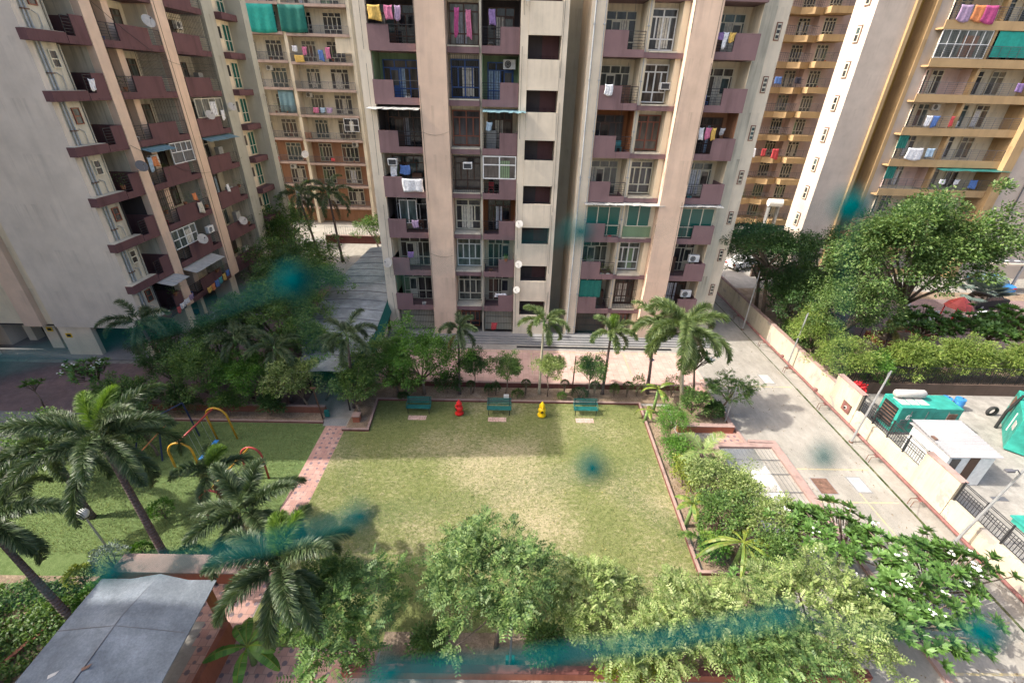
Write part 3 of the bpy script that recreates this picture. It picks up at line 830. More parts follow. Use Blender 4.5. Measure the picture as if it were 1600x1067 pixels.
SEC = {'a': 'left balcony column of the central block', 'b': 'balcony column beside the dark stair openings', 'c': 'balcony column right of the drain pipe', 'd': 'far right balcony column of the central block'}
def lab_c(what, k, col): return f'{what}, {ORD[k]} balcony of the {SEC[col]}'
for u, w_, k, wd, hg, col, what, c in (
    (-8.45, .1, 6, .75, .8, 'yellow', 'yellow cloth', 'a'), (-7.6, .06, 6, .5, .75, 'pink', 'pink cloth', 'a'), (-7.05, .06, 6, .35, .7, 'lilac', 'pale lilac shirt', 'a'),
    (-1.3, -.4, 6, .4, .85, 'purple', 'purple towel', 'b'), (-8.3, -.3, 3, .5, .8, 'white', 'white shirt', 'a'), (-7.5, -.3, 3, .7, .6, 'blue', 'blue towel', 'a'),
    (-6.95, .1, 3, 1.5, .95, 'white', 'large white sheet', 'a'), (-7.0, .06, 2, .5, .6, 'lilac', 'lilac checked cloth', 'a'),
    (-3.5, -.1, 6, .3, 1.4, 'magenta', 'tall magenta curtain', 'a'), (13.2, .1, 6, .3, .8, 'white', 'white towel', 'd'), (12.8, .1, 6, .5, .4, 'purple', 'purple cloth', 'd'), (13.6, .1, 6, .4, .5, 'yellow', 'yellow cloth', 'd'),
    (12.9, .15, 4, .3, .8, 'white', 'white shirt', 'd'), (13.35, .15, 4, .4, .7, 'pink', 'pink shirt', 'd'), (13.75, .12, 4, .3, .8, 'yellow', 'yellow cloth', 'd'), (14.3, .12, 4, .35, .4, 'grey', 'grey cloth', 'd'),
    (6.3, .12, 5, .5, .6, 'white', 'white cloth', 'c'), (-1.1, .06, -1, .5, .6, 'red', 'red cloth', 'b'), (-1.5, -.1, 4, .4, .5, 'pale_blue', 'pale blue cloth', 'b'), (-.6, -.1, 0, .9, .35, 'white', 'white cloth', 'b'),
    (-7.6, -.2, 1, .5, .5, 'purple', 'purple shirt', 'a')):
    zt = 2.34 + 3 * k + {6: 2.35, 5: 1.5, 4: 2.1, 3: 2.2, 2: 1.4, 1: 1.9, 0: 1.6, -1: 2.0}[k]
    if (u, k) == (-6.95, 3): zt = 11.34 + 1.35
    if (u, k) in ((13.2, 6), (12.8, 6), (13.6, 6)): zt = 20.34 + 1.45
    where = lab_c(what + ' drying', k, c) if u != -3.5 else 'tall magenta curtain in the top visible bay window left of the stair tower'
    if k == -1: where = 'red cloth hanging in the ground floor recess beside the dark stair openings'
    cloth(FC, u, w_, zt, wd, hg, col, where)
mb = cloth_mesh(FC, -2.75, -.12, 22.6, .3, 1.5, 'cloth_pink', 5); tag(mb.build('curtain', smooth=True), 'pale pink curtain right of the magenta one in the top bay window', 'curtain')
ac(FC, -.2, -1.5, 17.34 + 2.2, 'pale split air conditioner high in the green walled balcony beside the dark stair openings', 'split')
ac(FC, -3.0, -.15, 11.34 + 2.1, 'window air conditioner at the top of the black grille bay of the central block')
ac(FC, 10.1, -.85, 17.34 + 1.25, 'window air conditioner in the bay window beside the right peach pillar')
ac(FC, 14.6, -.7, 5.34 + 1.45, 'white air conditioner resting on the parapet, sixth balcony of the far right column', 'split')
ac(FC, 14.6, -.7, 2.34 + 1.45, 'white air conditioner resting on the parapet, seventh balcony of the far right column', 'split')
ac(FC, -9.0 + .7, -.5, 11.34 + 2.2, 'window air conditioner above the laundry on the fourth left balcony of the central block')
dish(FC, .75, .6, 2.34 + 6 + 1.4, 'white satellite dish on the strip left of the third stair opening from the bottom', turn=-.2)
dish(FC, .8, .6, 5.34 + 1.3, 'white satellite dish on the strip left of the second stair opening from the bottom', turn=-.3)
dish(FC, .7, .6, 2.34 + 2.2, 'pale satellite dish on the strip above the lowest stair opening', turn=-.4, m='gen_grey')
dish(FC, -9.2, .55, 5.34 + 1.2, 'white satellite dish beside the sixth balcony of the left column of the central block', r=.38, turn=-.4)
dish(FC, .75, .5, 23.2, 'white satellite dish beside the topmost stair opening', turn=.4)
def plantpot(F, u, w_, z, h, s, lab, pot='pot', cat='potted plant', grp='potted plants on the balconies', leaf='leaf_bright'):
    e = empty('potted_plant', F.p(u, w_, z), lab, cat, grp)
    mb = MB(F); mb.lathe((u, w_, z), [(.1, 0), (.15, .22), (.16, .24)], pot, 10); mb.build('pot', e)
    r = random.Random(int(abs(u * 100 + z * 10)))
    mb = MB(F)
    for i in range(int(90 * s * 3)):
        a, rr, zz = r.uniform(0, 6.28), s * math.sqrt(r.random()), z + .25 + h * r.random()
        cx, cy = u + rr * math.cos(a), w_ + rr * math.sin(a)
        L = r.uniform(.06, .13); b_ = r.uniform(0, 6.28); t = r.uniform(-.6, .6)
        dx, dy = L * math.cos(b_), L * math.sin(b_)
        mb.quad((cx, cy, zz), (cx + dx * .5 - dy * .3, cy + dy * .5 + dx * .3, zz + t * L * .6), (cx + dx, cy + dy, zz + t * L), (cx + dx * .5 + dy * .3, cy + dy * .5 - dx * .3, zz + t * L * .4), leaf)
    mb.build('foliage', e)
    return e
plantpot(FC, 7.45, -.25, 5.5, 1.0, .35, 'tall yellow green potted plant on the sixth balcony right of the drain pipe', leaf='leaf_yellow', pot='plastic_white')
plantpot(FC, 7.95, -.25, 5.5, .7, .28, 'smaller leafy plant in a white pot on the sixth balcony right of the drain pipe', pot='plastic_white')
plantpot(FC, -.2, -.05, 5.34 + 1.3, .35, .22, 'small green plant on the parapet of the sixth balcony beside the dark stair openings')
plantpot(FC, 6.3, -.3, 5.34 + 1.0, .6, .35, 'dark leafy plant behind the parapet of the sixth balcony right of the drain pipe', leaf='leaf_mid')

# ================================================================== LEFT BLOCK (facade runs along Y)
FL = Fr((-26, 0), (0, 1), (1, 0))
L = empty('apartment_block', (-33, 38, 0), 'left block on stilts with a blank grey white end wall and maroon balconies', 'apartment block')
LT = 29.6
mb = MB(FL)
mb.box(29.5, 29.9, -7.0, -.42, 2.5, LT, 'white_wall')
mb.box(29.9, 52.0, -12, -2.1, 2.52, LT - .02, 'cream')
mb.box(29.9, 31.45, -2.09, -.44, 2.54, LT - .03, 'cream_dirty')
mb.box(17.6, 29.45, -26, -12, 0, LT + 10.5, 'white_wall')  # unseen tall wing, added so its shadow falls across the far lawn
mb.box(30.2, 52, -20, -12.02, 2.5, LT - .05, 'cream')
mb.build('wall', L)
mb = MB(FL)
mb.box(33.45, 34.35, -2.08, .12, 2.45, LT - .04, 'peach'); mb.box(40.15, 41.5, -2.08, .12, 2.45, LT - .04, 'peach')
mb.box(46.75, 48.4, -2.08, .0, 0, LT - .04, 'grey_wall'); mb.box(51.0, 52.02, -2.08, 1.2, 0, LT - .05, 'grey_wall')
mb.box(48.41, 51.0, -2.07, -.3, 2.5, LT - .06, 'cream')
mb.box(29.5, 30.0, -9.2, -7.9, 2.5, LT - .01, 'peach')
mb.build('pillar', L)
for (y0, y1, x0, x1) in ((29.6, 29.95, -7.0, -4.6), (29.6, 29.95, -1.1, -.5), (33.5, 34.3, -1.9, -.2), (40.2, 41.1, -1.9, -.2), (35.5, 36.2, -7, -6), (41.5, 42.1, -7, -6), (46.9, 48.3, -1.9, -1.0), (30.5, 31, -9.1, -8.2), (36.8, 37.2, -1.5, -1.1)):
    mb = MB(FL); mb.box(y0, y1, x0, x1, 0.1, 2.5, 'offwhite'); mb.build('stilt', L)
mb = MB(FL); mb.box(29.0, 60, -34, 1.2, 0.005, .12, 'plinth_grey'); mb.build('plinth', L)
mb = MB(FL); mb.box(29.95, 51.9, -12, -1.0, 2.36, 2.5, 'dark_wall'); mb.box(42, 42.3, -12, -7.1, .12, 2.35, 'brown_wall'); mb.box(33, 50, -12.2, -12.0, .12, 2.4, 'brown_wall'); mb.build('soffit', L)
for (y, x) in ((29.58, -6.4), (30.46, -8.6)):
    mb = MB(FL); mb.box(y - .012, y, x - .22, x + .22, 1.6, 1.95, 'yellow_paint'); mb.box(y - .018, y - .013, x - .15, x + .15, 1.67, 1.88, 'black_thing'); mb.build('notice_plate', L)
mb = MB(FL)
for w0 in (.0, .22): mb.tube([(30.05 + w0, -.36, 2.6), (30.05 + w0, -.36, LT - .5)], .055, 'pipe_grey', 7)
for k in range(9): mb.box(29.95, 30.4, -.43, -.28, 3.6 + 3 * k, 3.66 + 3 * k, 'rust')
mb.build('drain_pipe', L)
ltop = ORD
lspec = {8: 'plain', 7: 'plain', 6: 'plain', 5: 'grille', 4: 'enc', 3: 'awn', 2: 'green', 1: 'enc2', 0: 'awn2'}
for k in range(0, 9):
    z = 2.4 + 2.96 * k
    # ledge with the small windows at the corner
    mb = MB(FL); mb.box(29.2, 31.75, -.42, .08, z, z + .55, 'maroon'); mb.box(29.25, 31.7, -.42, .03, z + .552, z + .57, 'cream_dirty'); mb.build('ledge', L)
    window(L, FL, 30.6, 31.15, z + 1.7, z + 2.6, -.435, [(0, .5, 1), (.5, 1, 1)], 'frame_cream' if k % 2 else 'frame_red')
    mb = MB(FL); mb.tube([(30.9, -.38, z + .6), (30.9, -.38, z + 1.3), (30.6, -.38, z + 1.45)], .025, 'pipe_grey', 5); mb.build('outlet_pipe', L)
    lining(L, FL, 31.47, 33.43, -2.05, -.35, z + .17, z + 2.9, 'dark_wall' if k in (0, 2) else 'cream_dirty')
    window(L, FL, 31.6, 32.7, z + .2, z + 2.5, -2.0, DOORW, 'frame_brown')
    balcony(L, FL, 31.76, 33.4, -1.9, .1, z, [(32.4, 33.4)], 'maroon', h=1.5, railh=1.4)
    lining(L, FL, 34.36, 40.13, -2.05, -.35, z + .17, z + 2.9, 'yellow_cream' if k in (3, 5, 6, 7) else 'cream_dirty')
    mb = MB(FL); mb.box(36.2, 36.8, -2.0, -.6, z + .18, z + 2.95, 'peach'); mb.build('fin_wall', L)
    window(L, FL, 34.5, 35.9, z + .2, z + 2.5, -2.0, DOORW, 'frame_brown' if k > 4 else 'frame_cream')
    window(L, FL, 37.2, 39.6, z + .9, z + 2.5, -2.0, [(0, .75, 3), (.75, 1, 3)], 'frame_brown')
    balcony(L, FL, 34.36, 40.1, -1.9, .12, z, [(35.9, 38.9)], 'maroon', h=1.4, railh=1.35)
    lining(L, FL, 41.52, 46.7, -2.05, -.35, z + .17, z + 2.9, 'yellow_cream' if k > 5 else 'cream_dirty')
    window(L, FL, 41.8, 42.9, z + .2, z + 2.5, -2.0, DOORW, 'frame_brown')
    window(L, FL, 43.6, 45.6, z + .6, z + 2.5, -2.0, [(0, .75, 3), (.75, 1, 3)], 'frame_cream' if k in (1, 3) else 'frame_brown')
    balcony(L, FL, 41.52, 46.2, -1.9, .15, z, [(41.52, 45.0)], 'maroon', h=1.4, railh=1.35)
    # narrow rear bays
    mb = MB(FL); mb.box(48.41, 51.0, -.3, .6, z, z + .5, 'maroon'); mb.build('ledge', L)
    window(L, FL, 48.7, 49.3, z + 1.5, z + 2.5, -.29, [(0, 1, 1)], 'frame_cream')
    window(L, FL, 49.6, 50.8, z + .6, z + 2.7, -.29, [(0, .4, 2), (.4, 1, 2)], 'frame_cream', 'glass_green')
    s = lspec[k]
    if s == 'grille': grille(L, FL, 36.9, 40.1, .1, z + 1.42, z + 2.85); grille(L, FL, 41.7, 46.1, .14, z + 1.42, z + 2.85)
    if s == 'enc': grille(L, FL, 36.9, 40.1, .1, z + 1.42, z + 2.85, step=.3); window(L, FL, 42.0, 46.0, z + 1.42, z + 2.85, .02, [(0, 1, 4)], 'frame_cream')
    if s == 'plain' and k == 6: grille(L, FL, 41.7, 46.1, .14, z + 1.42, z + 2.85, step=.2)
    if s == 'green': grille(L, FL, 34.5, 36.0, .12, z + 1.4, z + 2.85, step=.2)
    if s == 'awn': window(L, FL, 37.4, 40.05, z + 1.41, z + 2.9, .0, [(0, .55, 2), (.55, 1, 4)], 'frame_white'); awning(L, FL, 34.4, 37.2, -.3, .8, z + 2.94, .3, 'sheet_blue'); awning(L, FL, 41.6, 46.2, -.3, .8, z + 2.94, .3, 'sheet_blue')
    if s == 'enc2': window(L, FL, 34.5, 37.5, z + 1.41, z + 2.85, -.02, [(0, .5, 4), (.5, 1, 4)], 'frame_white')
    if s == 'awn2': awning(L, FL, 34.4, 38.5, -.3, 1.1, z + 2.94, .35, 'sheet_grey'); awning(L, FL, 31.5, 33.6, -.3, 1.1, z + 2.94, .3, 'sheet_grey')
LS = {6: 'top visible', 5: 'second', 4: 'third', 3: 'fourth', 2: 'fifth', 1: 'sixth', 0: 'lowest', 7: 'topmost'}
def lz(k): return 2.4 + 2.96 * k
dish(FL, 38.6, .5, lz(6) + 1.75, 'white satellite dish on the wide maroon balcony, top visible floor of the left block', r=.42, turn=-.5)
dish(FL, 42.9, .5, lz(4) + 1.6, 'white satellite dish with a dark mark on a rear maroon balcony of the left block', r=.38, turn=-.5)
dish(FL, 46.6, .5, lz(4) + 2.1, 'grey satellite dish on the grey pillar end of the left block', r=.36, turn=-.5, m='gen_grey')
dish(FL, 33.2, .6, lz(3) + 1.9, 'dark grey satellite dish on the narrow corner balcony of the left block', r=.38, turn=-.5, m='rail_grey')
dish(FL, 37.0, .6, lz(1) + 1.6, 'grey satellite dish on the sixth wide maroon balcony of the left block', r=.42, turn=-.5, m='gen_grey')
dish(FL, 43.6, .5, lz(1) + 1.4, 'white satellite dish on the rear maroon balcony one floor above the lowest, left block', r=.4, turn=-.5)
ac(FL, 45.6, -1.9, lz(6) + 1.9, 'split air conditioner on the yellow rear wall of the top visible rear balcony, left block', 'split')
ac(FL, 36.0, -.6, lz(3) + 1.7, 'split air conditioner under the blue sheet awning of the left block', 'split')
ac(FL, 39.3, -.2, lz(1) + 1.5, 'grey split air conditioner standing on the sixth wide balcony of the left block', 'split')
ac(FL, 34.7, -1.9, lz(5) + 2.1, 'small air conditioner beside the front peach pillar, second visible floor of the left block')
for u, w_, k, zo, wd, hg, col, what in ((35.2, .2, 3, 2.3, .6, .7, 'orange', 'orange cloth under the blue awning'), (34.7, .2, 3, 2.3, .5, .9, 'pale_blue', 'pale blue cloth under the blue awning'),
    (38.6, .25, 2, 1.3, .6, .9, 'cream', 'cream cloth over a parapet among creepers'), (38.3, .2, 2, 2.1, .5, .6, 'orange', 'small orange cloth among creepers on the fifth wide balcony'),
    (36.1, .5, 0, .7, .6, .5, 'yellow', 'yellow shirt, leftmost of the coloured clothes below the wide awning'), (36.7, .5, 0, .75, .5, .6, 'orange', 'orange shirt below the wide awning'), (37.3, .5, 0, .85, .5, .6, 'blue', 'blue shirt below the wide awning'), (37.9, .5, 0, .9, .5, .6, 'teal', 'teal shirt below the wide awning'), (38.5, .5, 0, 1.0, .45, .6, 'yellow', 'yellow shirt, rightmost of the coloured clothes below the wide awning'), (39.1, .5, 0, 1.1, .5, .5, 'blue', 'dark blue cloth at the right end of the coloured clothes'),
    (31.9, .6, 0, .8, .5, .5, 'red', 'red cloth at the left end of the washing at the block corner'), (32.4, .6, 0, .9, .6, .45, 'white', 'white cloth beside the red one at the block corner'), (33.0, .6, 0, 1.0, .6, .45, 'white', 'middle white cloth in the washing at the block corner'), (33.6, .6, 0, 1.1, .5, .45, 'lilac', 'pale lilac cloth at the right end of the washing at the block corner'),
    (32.2, .12, 5, 1.2, .5, .6, 'white', 'white cloth on the railing of a corner balcony'), (43.2, .2, 2, 1.9, .35, .7, 'white', 'white towel among plants on a rear maroon balcony'), (45.4, .2, 4, 1.9, .5, .8, 'white', 'white cloth on the third rear balcony')):
    cloth(FL, u, w_, lz(k) + zo, wd, hg, col, what + ', left block')
for u, w_, k, zo, h, s, lab in ((32.0, -.2, 3, .6, .8, .45, 'bushy plant on the fourth corner balcony of the left block'), (35.0, -.1, 2, 1.2, .9, .6, 'left leafy plant on the overgrown fifth wide balcony'), (37.4, -.1, 2, 1.3, .8, .6, 'middle leafy plant on the overgrown fifth wide balcony'), (39.6, .1, 2, .6, 1.3, .5, 'hanging creeper on the right of the overgrown fifth wide balcony'),
    (35.2, -.1, 5, .5, .6, .4, 'plant behind the railing of the second wide balcony'), (45.4, .0, 2, 1.2, .6, .45, 'plants on the fifth rear balcony of the left block'), (45.4, .0, 1, .6, .7, .45, 'green plant at the end of the sixth rear balcony of the left block'), (38.2, .2, 0, 1.2, .7, .8, 'dark creeper growing under the wide grey awning'), (32.6, .2, 0, 1.4, .6, .5, 'dark creeper on the lowest corner balcony'), (36.2, -.1, 3, .6, .8, .4, 'dark plant on the fourth wide balcony of the left block')):
    plantpot(FL, u, w_, lz(k) + zo, h, s, lab + (', left block' if 'left block' not in lab else ''), leaf='leaf_mid')
# low annex at the far left
X_ = empty('apartment_block', (-42, 33, 0), 'pinkish grey apartment block with an open ground floor at the left edge of the view', 'apartment block')
mb = MB(); mb.box(-48, -35.4, 33.0, 45, 2.6, 33, 'white_wall'); mb.box(-48, -38.5, 30.8, 33, .1, 30, 'white_wall'); mb.build('wall', X_)
mb = MB(); mb.box(-38.2, -36.2, 31.0, 33, 2.6, 30, 'peach'); mb.box(-36.1, -35.3, 31.2, 32.9, 2.6, 30, 'peach'); mb.build('pillar', X_)
for x in (-37.9, -35.9): 
    mb = MB(); mb.box(x, x + .6, 31.6, 32.3, .1, 2.6, 'offwhite'); mb.build('stilt', X_)
for k in range(8):
    mb = MB(); mb.box(-36.2, -34.4, 31.4, 33, 2.6 + 3 * k, 3.0 + 3 * k, 'maroon'); mb.build('ledge', X_)
mb = MB(); mb.box(-42.5, -41.3, 30.74, 30.8, 1.2, 2.2, 'frame_brown'); mb.box(-42.4, -41.4, 30.70, 30.74, 1.3, 2.1, 'glass'); mb.build('window', X_)
# unseen tower added left of the view to shade the near garden
N1 = empty('apartment_block', (-46, 3, 0), 'grey white unseen tower added outside the left edge to shade the near garden', 'apartment block')
mb = MB(); mb.box(-60, -36, -16, 7.6, 0, 31, 'white_wall'); mb.build('wall', N1)
for k in range(11):
    for y in (-12, -6, 0, 5):
        pass
mb = MB()
for k in range(9): mb.box(-36, -35.2, -14, 6, 2.4 + 3 * k, 2.9 + 3 * k, 'maroon')
mb.build('ledge', N1)

# ================================================================== REAR LEFT BLOCK
FM = Fr((0, 68), (1, 0), (0, -1))
Q = empty('apartment_block', (-28, 74, 0), 'distant cream and terracotta block with full width railed balconies behind the long roof', 'apartment block')
mb = MB(FM)
for k in range(-1, 11):
    z0_, z1_ = (2.3 + 3.03 * k if k >= 0 else 0), 2.3 + 3.03 * (k + 1)
    mb.box(-37.5, -8, -10, -1.8, z0_, z1_, 'terracotta' if k < 3 else 'yellow_cream')
mb.build('wall', Q)
mb = MB(FM)
mb.box(-44, -37.52, -10, 1.2, 0, 10.5, 'brown_wall'); mb.box(-44, -37.52, -10, 1.19, 10.5, 36, 'grey_wall'); mb.box(-37.5, -35.6, -9, -.2, 0, 10.5, 'brown_wall'); mb.box(-37.5, -35.6, -9, -.21, 10.5, 35.9, 'offwhite')
mb.box(-28.6, -28.2, -1.79, -.15, 0, 35.8, 'cream'); mb.box(-20.4, -20.0, -1.79, -.15, 0, 35.7, 'cream')
mb.build('pillar', Q)
for k in range(0, 10):
    z = 2.3 + 3.03 * k
    for i, (a, c) in enumerate(((-35.6, -28.6), (-28.2, -20.4))):
        balcony(Q, FM, a, c, -1.78, 0, z - (.0 if i else 0.0) - (.12 if i else 0), [], 'pale_slab', slab=.3, railm='rail_grey', kind='d', railh=1.15, sides=False)
        for (p0, p1) in ((.13, .36), (.54, .84)):
            u0, u1 = a + (c - a) * p0, a + (c - a) * p1
            window(Q, FM, u0, u1, z + .2, z + 2.55, -1.78, DOORW, 'frame_cream', d=.1, t=.07)
    mb = MB(FM); mb.box(-37.0, -36.0, -.2, .2, z, z + .25, 'offwhite'); mb.build('ledge', Q)
    window(Q, FM, -36.8, -36.2, z + .9, z + 2.3, -.19, [(0, .7, 1), (.7, 1, 1)], 'frame_cream')
for (u0, u1, k) in ((-35.4, -33.6, 3), (-22.6, -20.6, 3)): window(Q, FM, u0, u1, lz(0) + 3.03 * k + 1.15, lz(0) + 3.03 * k + 2.75, -.05, [(0, .5, 2), (.5, 1, 2)], 'frame_white')
for (u0, u1, k) in ((-35.5, -33.9, 6), (-22.3, -20.4, 6)):
    mb = MB(FM); mb.box(u0, u1, -.25, -.2, 2.3 + 3.03 * k + 1.2, 2.3 + 3.03 * k + 3.0, 'cream'); mb.build('screen', Q)
def hang(F, u0, u1, w_, z0, z1, m, name, lab, cat):
    mb = MB(F); nu, nz = 16, 6
    vs = []
    for j in range(nz + 1):
        for i in range(nu + 1):
            s, t = i / nu, j / nz
            vs.append(F.p(u0 + (u1 - u0) * s, w_ + .07 * math.sin(s * 17 + t) * (.3 + t), z1 - (z1 - z0) * t - .12 * math.sin(s * 3.14) * t))
    mb.add(vs, [(j * (nu + 1) + i, j * (nu + 1) + i + 1, (j + 1) * (nu + 1) + i + 1, (j + 1) * (nu + 1) + i) for j in range(nz) for i in range(nu)], m)
    o = mb.build(name, smooth=True); s = o.modifiers.new('s', 'SOLIDIFY'); s.thickness = .015
    return tag(o, lab, cat)
zq = lambda k: 2.3 + 3.03 * k
hang(FM, -32.5, -29.2, .1, zq(7) + .2, zq(8), 'green_mesh', 'shade_cloth', 'opaque teal green shade cloth hung over a balcony of the distant cream block', 'shade cloth')
hang(FM, -28.6, -25.4, .1, zq(7) + .3, zq(8), 'green_mesh_dark', 'shade_cloth', 'darker sagging green net beside the teal shade cloth on the distant cream block', 'shade cloth')
hang(FM, -35.4, -33.2, .05, zq(7) + .4, zq(8), 'cloth_cream', 'curtain', 'beige curtain at the left end of the balcony with the teal shade cloth', 'curtain')
hang(FM, -30.8, -28.8, -.3, zq(4) + .4, zq(5), 'sheet_blue', 'shade_cloth', 'grey blue cloth closing the end of a balcony on the distant cream block', 'shade cloth')
hang(FM, -35.0, -32.0, .06, zq(9) + .2, zq(10) - .9, 'green_mesh', 'shade_cloth', 'green cloth on the topmost balcony rail of the distant cream block', 'shade cloth')
for u, k, zo, wd, hg, col, what in ((-33.2, 8, 1.1, .9, 1.2, 'pale_blue', 'pale blue cloth'), (-26.2, 6, 1.8, .6, .9, 'pink', 'pink cloth'), (-27.4, 6, 1.9, .6, .6, 'white', 'white cloth'), (-24.2, 6, 1.5, .6, 1.2, 'blue', 'blue cloth'), (-23.3, 6, 1.8, .6, 1.3, 'pink', 'pale pink long cloth'), (-27.0, 6, .9, 1.2, .8, 'yellow', 'yellow checked cloth'),
    (-26.0, 4, 1.1, .7, .6, 'pink', 'pink shirt'), (-25.1, 4, 1.1, .7, .6, 'pale_blue', 'pale blue shirt'), (-24.2, 4, 1.1, .8, .6, 'lilac', 'lilac cloth'), (-27.6, 3, 1.1, .9, .8, 'brown', 'brown cloth'), (-33.6, 2, .9, .6, .6, 'magenta', 'magenta cloth'), (-32.6, 2, .9, .7, .7, 'red', 'red cloth'), (-24.8, 2, .9, .5, .4, 'red', 'small red cloth')):
    cloth(FM, u, .1, zq(k) + zo, wd, hg, col, f'{what} on the {ORD[k - 2] if k > 3 else {3: "sixth", 2: "seventh"}[k]} balcony row of the distant cream block')
for u, k, lab in ((-34.2, 5, 'left of two dark air conditioners high on the distant cream wall'), (-31.8, 5, 'right of two dark air conditioners high on the distant cream wall'), (-27.2, 4, 'split air conditioner under the slab at the middle pier of the distant block'), (-21.9, 2, 'white air conditioner on the terracotta wall, upper terracotta floor'), (-31.2, 1, 'white air conditioner on the terracotta wall, lower terracotta floor')):
    ac(FM, u, -1.7, zq(k) + 2.2, lab, 'split')
dish(FM, -28.4, .4, zq(2) + 1.3, 'white satellite dish on the middle pier of the distant terracotta floors', r=.5)
for u, k, s in ((-32.8, 6, .9), (-30.8, 6, .8), (-22.9, 6, .5), (-31.5, 4, .9), (-30.0, 4, .7), (-26.5, 4, .5), (-22.0, 2, .4), (-27.0, 1, .5), (-25.6, 1, .4)):
    plantpot(FM, u, -.3, zq(k) + .3, .9, s, {(-32.8, 6): 'left of two broad planters of greenery, third balcony row of the distant cream block', (-30.8, 6): 'right of two broad planters of greenery, third balcony row of the distant cream block', (-22.9, 6): 'small bushy plant beside the long pink cloth on the distant cream block', (-31.5, 4): 'broad balcony greenery left of the grey blue cloth on the distant cream block', (-30.0, 4): 'balcony greenery against the grey blue cloth on the distant cream block', (-26.5, 4): 'small plant left of the pink shirt on the distant cream block', (-22.0, 2): 'small plant at the right end of the upper terracotta balcony row', (-27.0, 1): 'small plant near the middle pier, lower terracotta balcony row', (-25.6, 1): 'small plant in the middle of the lower terracotta balcony row'}[(u, k)], leaf='leaf_mid')
# low wall and gate behind the shed
mb = MB(); mb.box(-24, -9.5, 58.6, 58.9, 0, 1.0, 'red_kerb'); mb.box(-24, -9.5, 58.55, 58.95, 1.0, 1.08, 'kerb_top')
rail(mb, WORLD, -24, -9.5, 58.75, 1.08, 2.2, 'rail_grey', 'v', step=.3)
tag(mb.build('compound_fence'), 'low maroon wall with grey bar fence behind the long roof', 'fence')

# ================================================================== REAR RIGHT YELLOW BLOCK (faceted balconies)
FY = Fr((0, 72), (1, 0), (0, -1))
Yb = empty('apartment_block', (40, 78, 0), 'distant pink walled block with angular ochre balconies left of the tall pale tower', 'apartment block')
mb = MB(FY); mb.box(30.5, 52, -9, -2.2, 0, 36, 'pinkish'); mb.box(29.5, 31.6, -9, .2, 0, 35.9, 'offwhite'); mb.build('wall', Yb)
for k in range(0, 11):
    z = .5 + 3.0 * k
    pts = [(31.6, -2.2), (31.6, -.7), (33.6, -.2), (35.4, .6), (37.2, -.2), (38.6, .6), (40.2, -.2), (40.2, -2.2)]
    mb = MB(FY); mb.prism(pts, z, z + .75, 'ochre')
    o = mb.build('balcony', Yb)
    mb = MB(FY)
    for (a, c) in zip(pts[1:6], pts[2:7]):
        mb.tube([(a[0], a[1] - .05, z + 1.75), (c[0], c[1] - .05, z + 1.75)], .03, 'rail_grey', 5)
        for i in range(5):
            t = i / 5
            x_, y_ = a[0] + (c[0] - a[0]) * t, a[1] + (c[1] - a[1]) * t - .05
            mb.tube([(x_, y_, z + .75), (x_, y_, z + 1.75)], .02, 'rail_grey', 4)
        for j in (1, 2, 3): mb.tube([(a[0], a[1] - .05, z + .75 + j * .25), (c[0], c[1] - .05, z + .75 + j * .25)], .014, 'rail_grey', 4)
    mb.build('railing', o)
    mb = MB(FY); mb.box(40.25, 43.5, -2.2, 1.2, z + .1, z + .85, 'ochre'); o = mb.build('balcony', Yb)
    mb = MB(FY); rail(mb, FY, 40.3, 43.4, 1.15, z + .85, z + 1.85, 'rail_grey', 'h'); mb.build('railing', o)
    for (u0, u1) in ((32.6, 34.0), (34.8, 36.8), (38.2, 39.8), (41.0, 42.6)):
        window(Yb, FY, u0, u1, z + .8, z + 2.85, -2.18 if u1 < 40.5 else -1.0, DOORW if u0 != 34.8 else [(0, 1, 3)], 'frame_white' if u0 == 34.8 else 'frame_cream', d=.1, t=.07)
    mb = MB(FY); mb.box(40.3, 43.4, -2.2, -1.02, z + .85, z + 3.05, 'pinkish'); mb.build('fin_wall', Yb)
for u, k, wd, hg, col, what in ((33.2, 6, .9, .8, 'purple', 'purple cloth'), (34.8, 6, .9, .8, 'lilac', 'lilac cloth'), (36.2, 6, .9, .9, 'blue', 'blue cloth'), (35.4, 3, .6, 1.2, 'white', 'white towel'), (36.9, 3, .7, 1.1, 'red', 'smaller left red cloth'), (38.6, 3, .9, 1.4, 'red', 'larger right red cloth'), (34.4, 3, .5, .9, 'pale_blue', 'pale blue towel'), (38.9, 6, .8, .8, 'dark', 'black cloth')):
    cloth(FY, u, .6, .5 + 3 * k + 2.0, wd, hg, col, f'{what} on an angular ochre balcony of the distant pink block, {"upper" if k == 6 else "middle"} floor')
for u, k, lab in ((35.4, 1, 'leafy creeper on the second lowest angular ochre balcony'), (37.6, 1, 'second creeper right of it on the angular ochre balcony row'), (38.6, 0, 'yellow green plants on the lowest angular ochre balcony'), (42.0, 6, 'green plants on a square ochre balcony beside the tall tower'), (42.0, 7, 'red flowering plants on the upper square ochre balcony')):
    plantpot(FY, u, .2, .5 + 3 * k + .8, 1.3, .8, lab, leaf='leaf_bright')
e = empty('water_tank', FY.p(39.8, 2.0, 3.6), 'white horizontal cylindrical tank in front of the angular ochre balconies', 'tank')
mb = MB(FY); mb.tube([(38.8, 2.2, 4.2), (38.85, 2.2, 4.2), (40.8, 2.4, 4.2), (40.85, 2.4, 4.2)], [.4, .55, .55, .4], 'plastic_white', 18); mb.build('body', e)
mb = MB(FY); mb.box(39.0, 39.2, 1.9, 2.6, 0, 3.7, 'steel'); mb.box(40.4, 40.6, 1.9, 2.6, 0, 3.7, 'steel'); mb.build('stand', e)

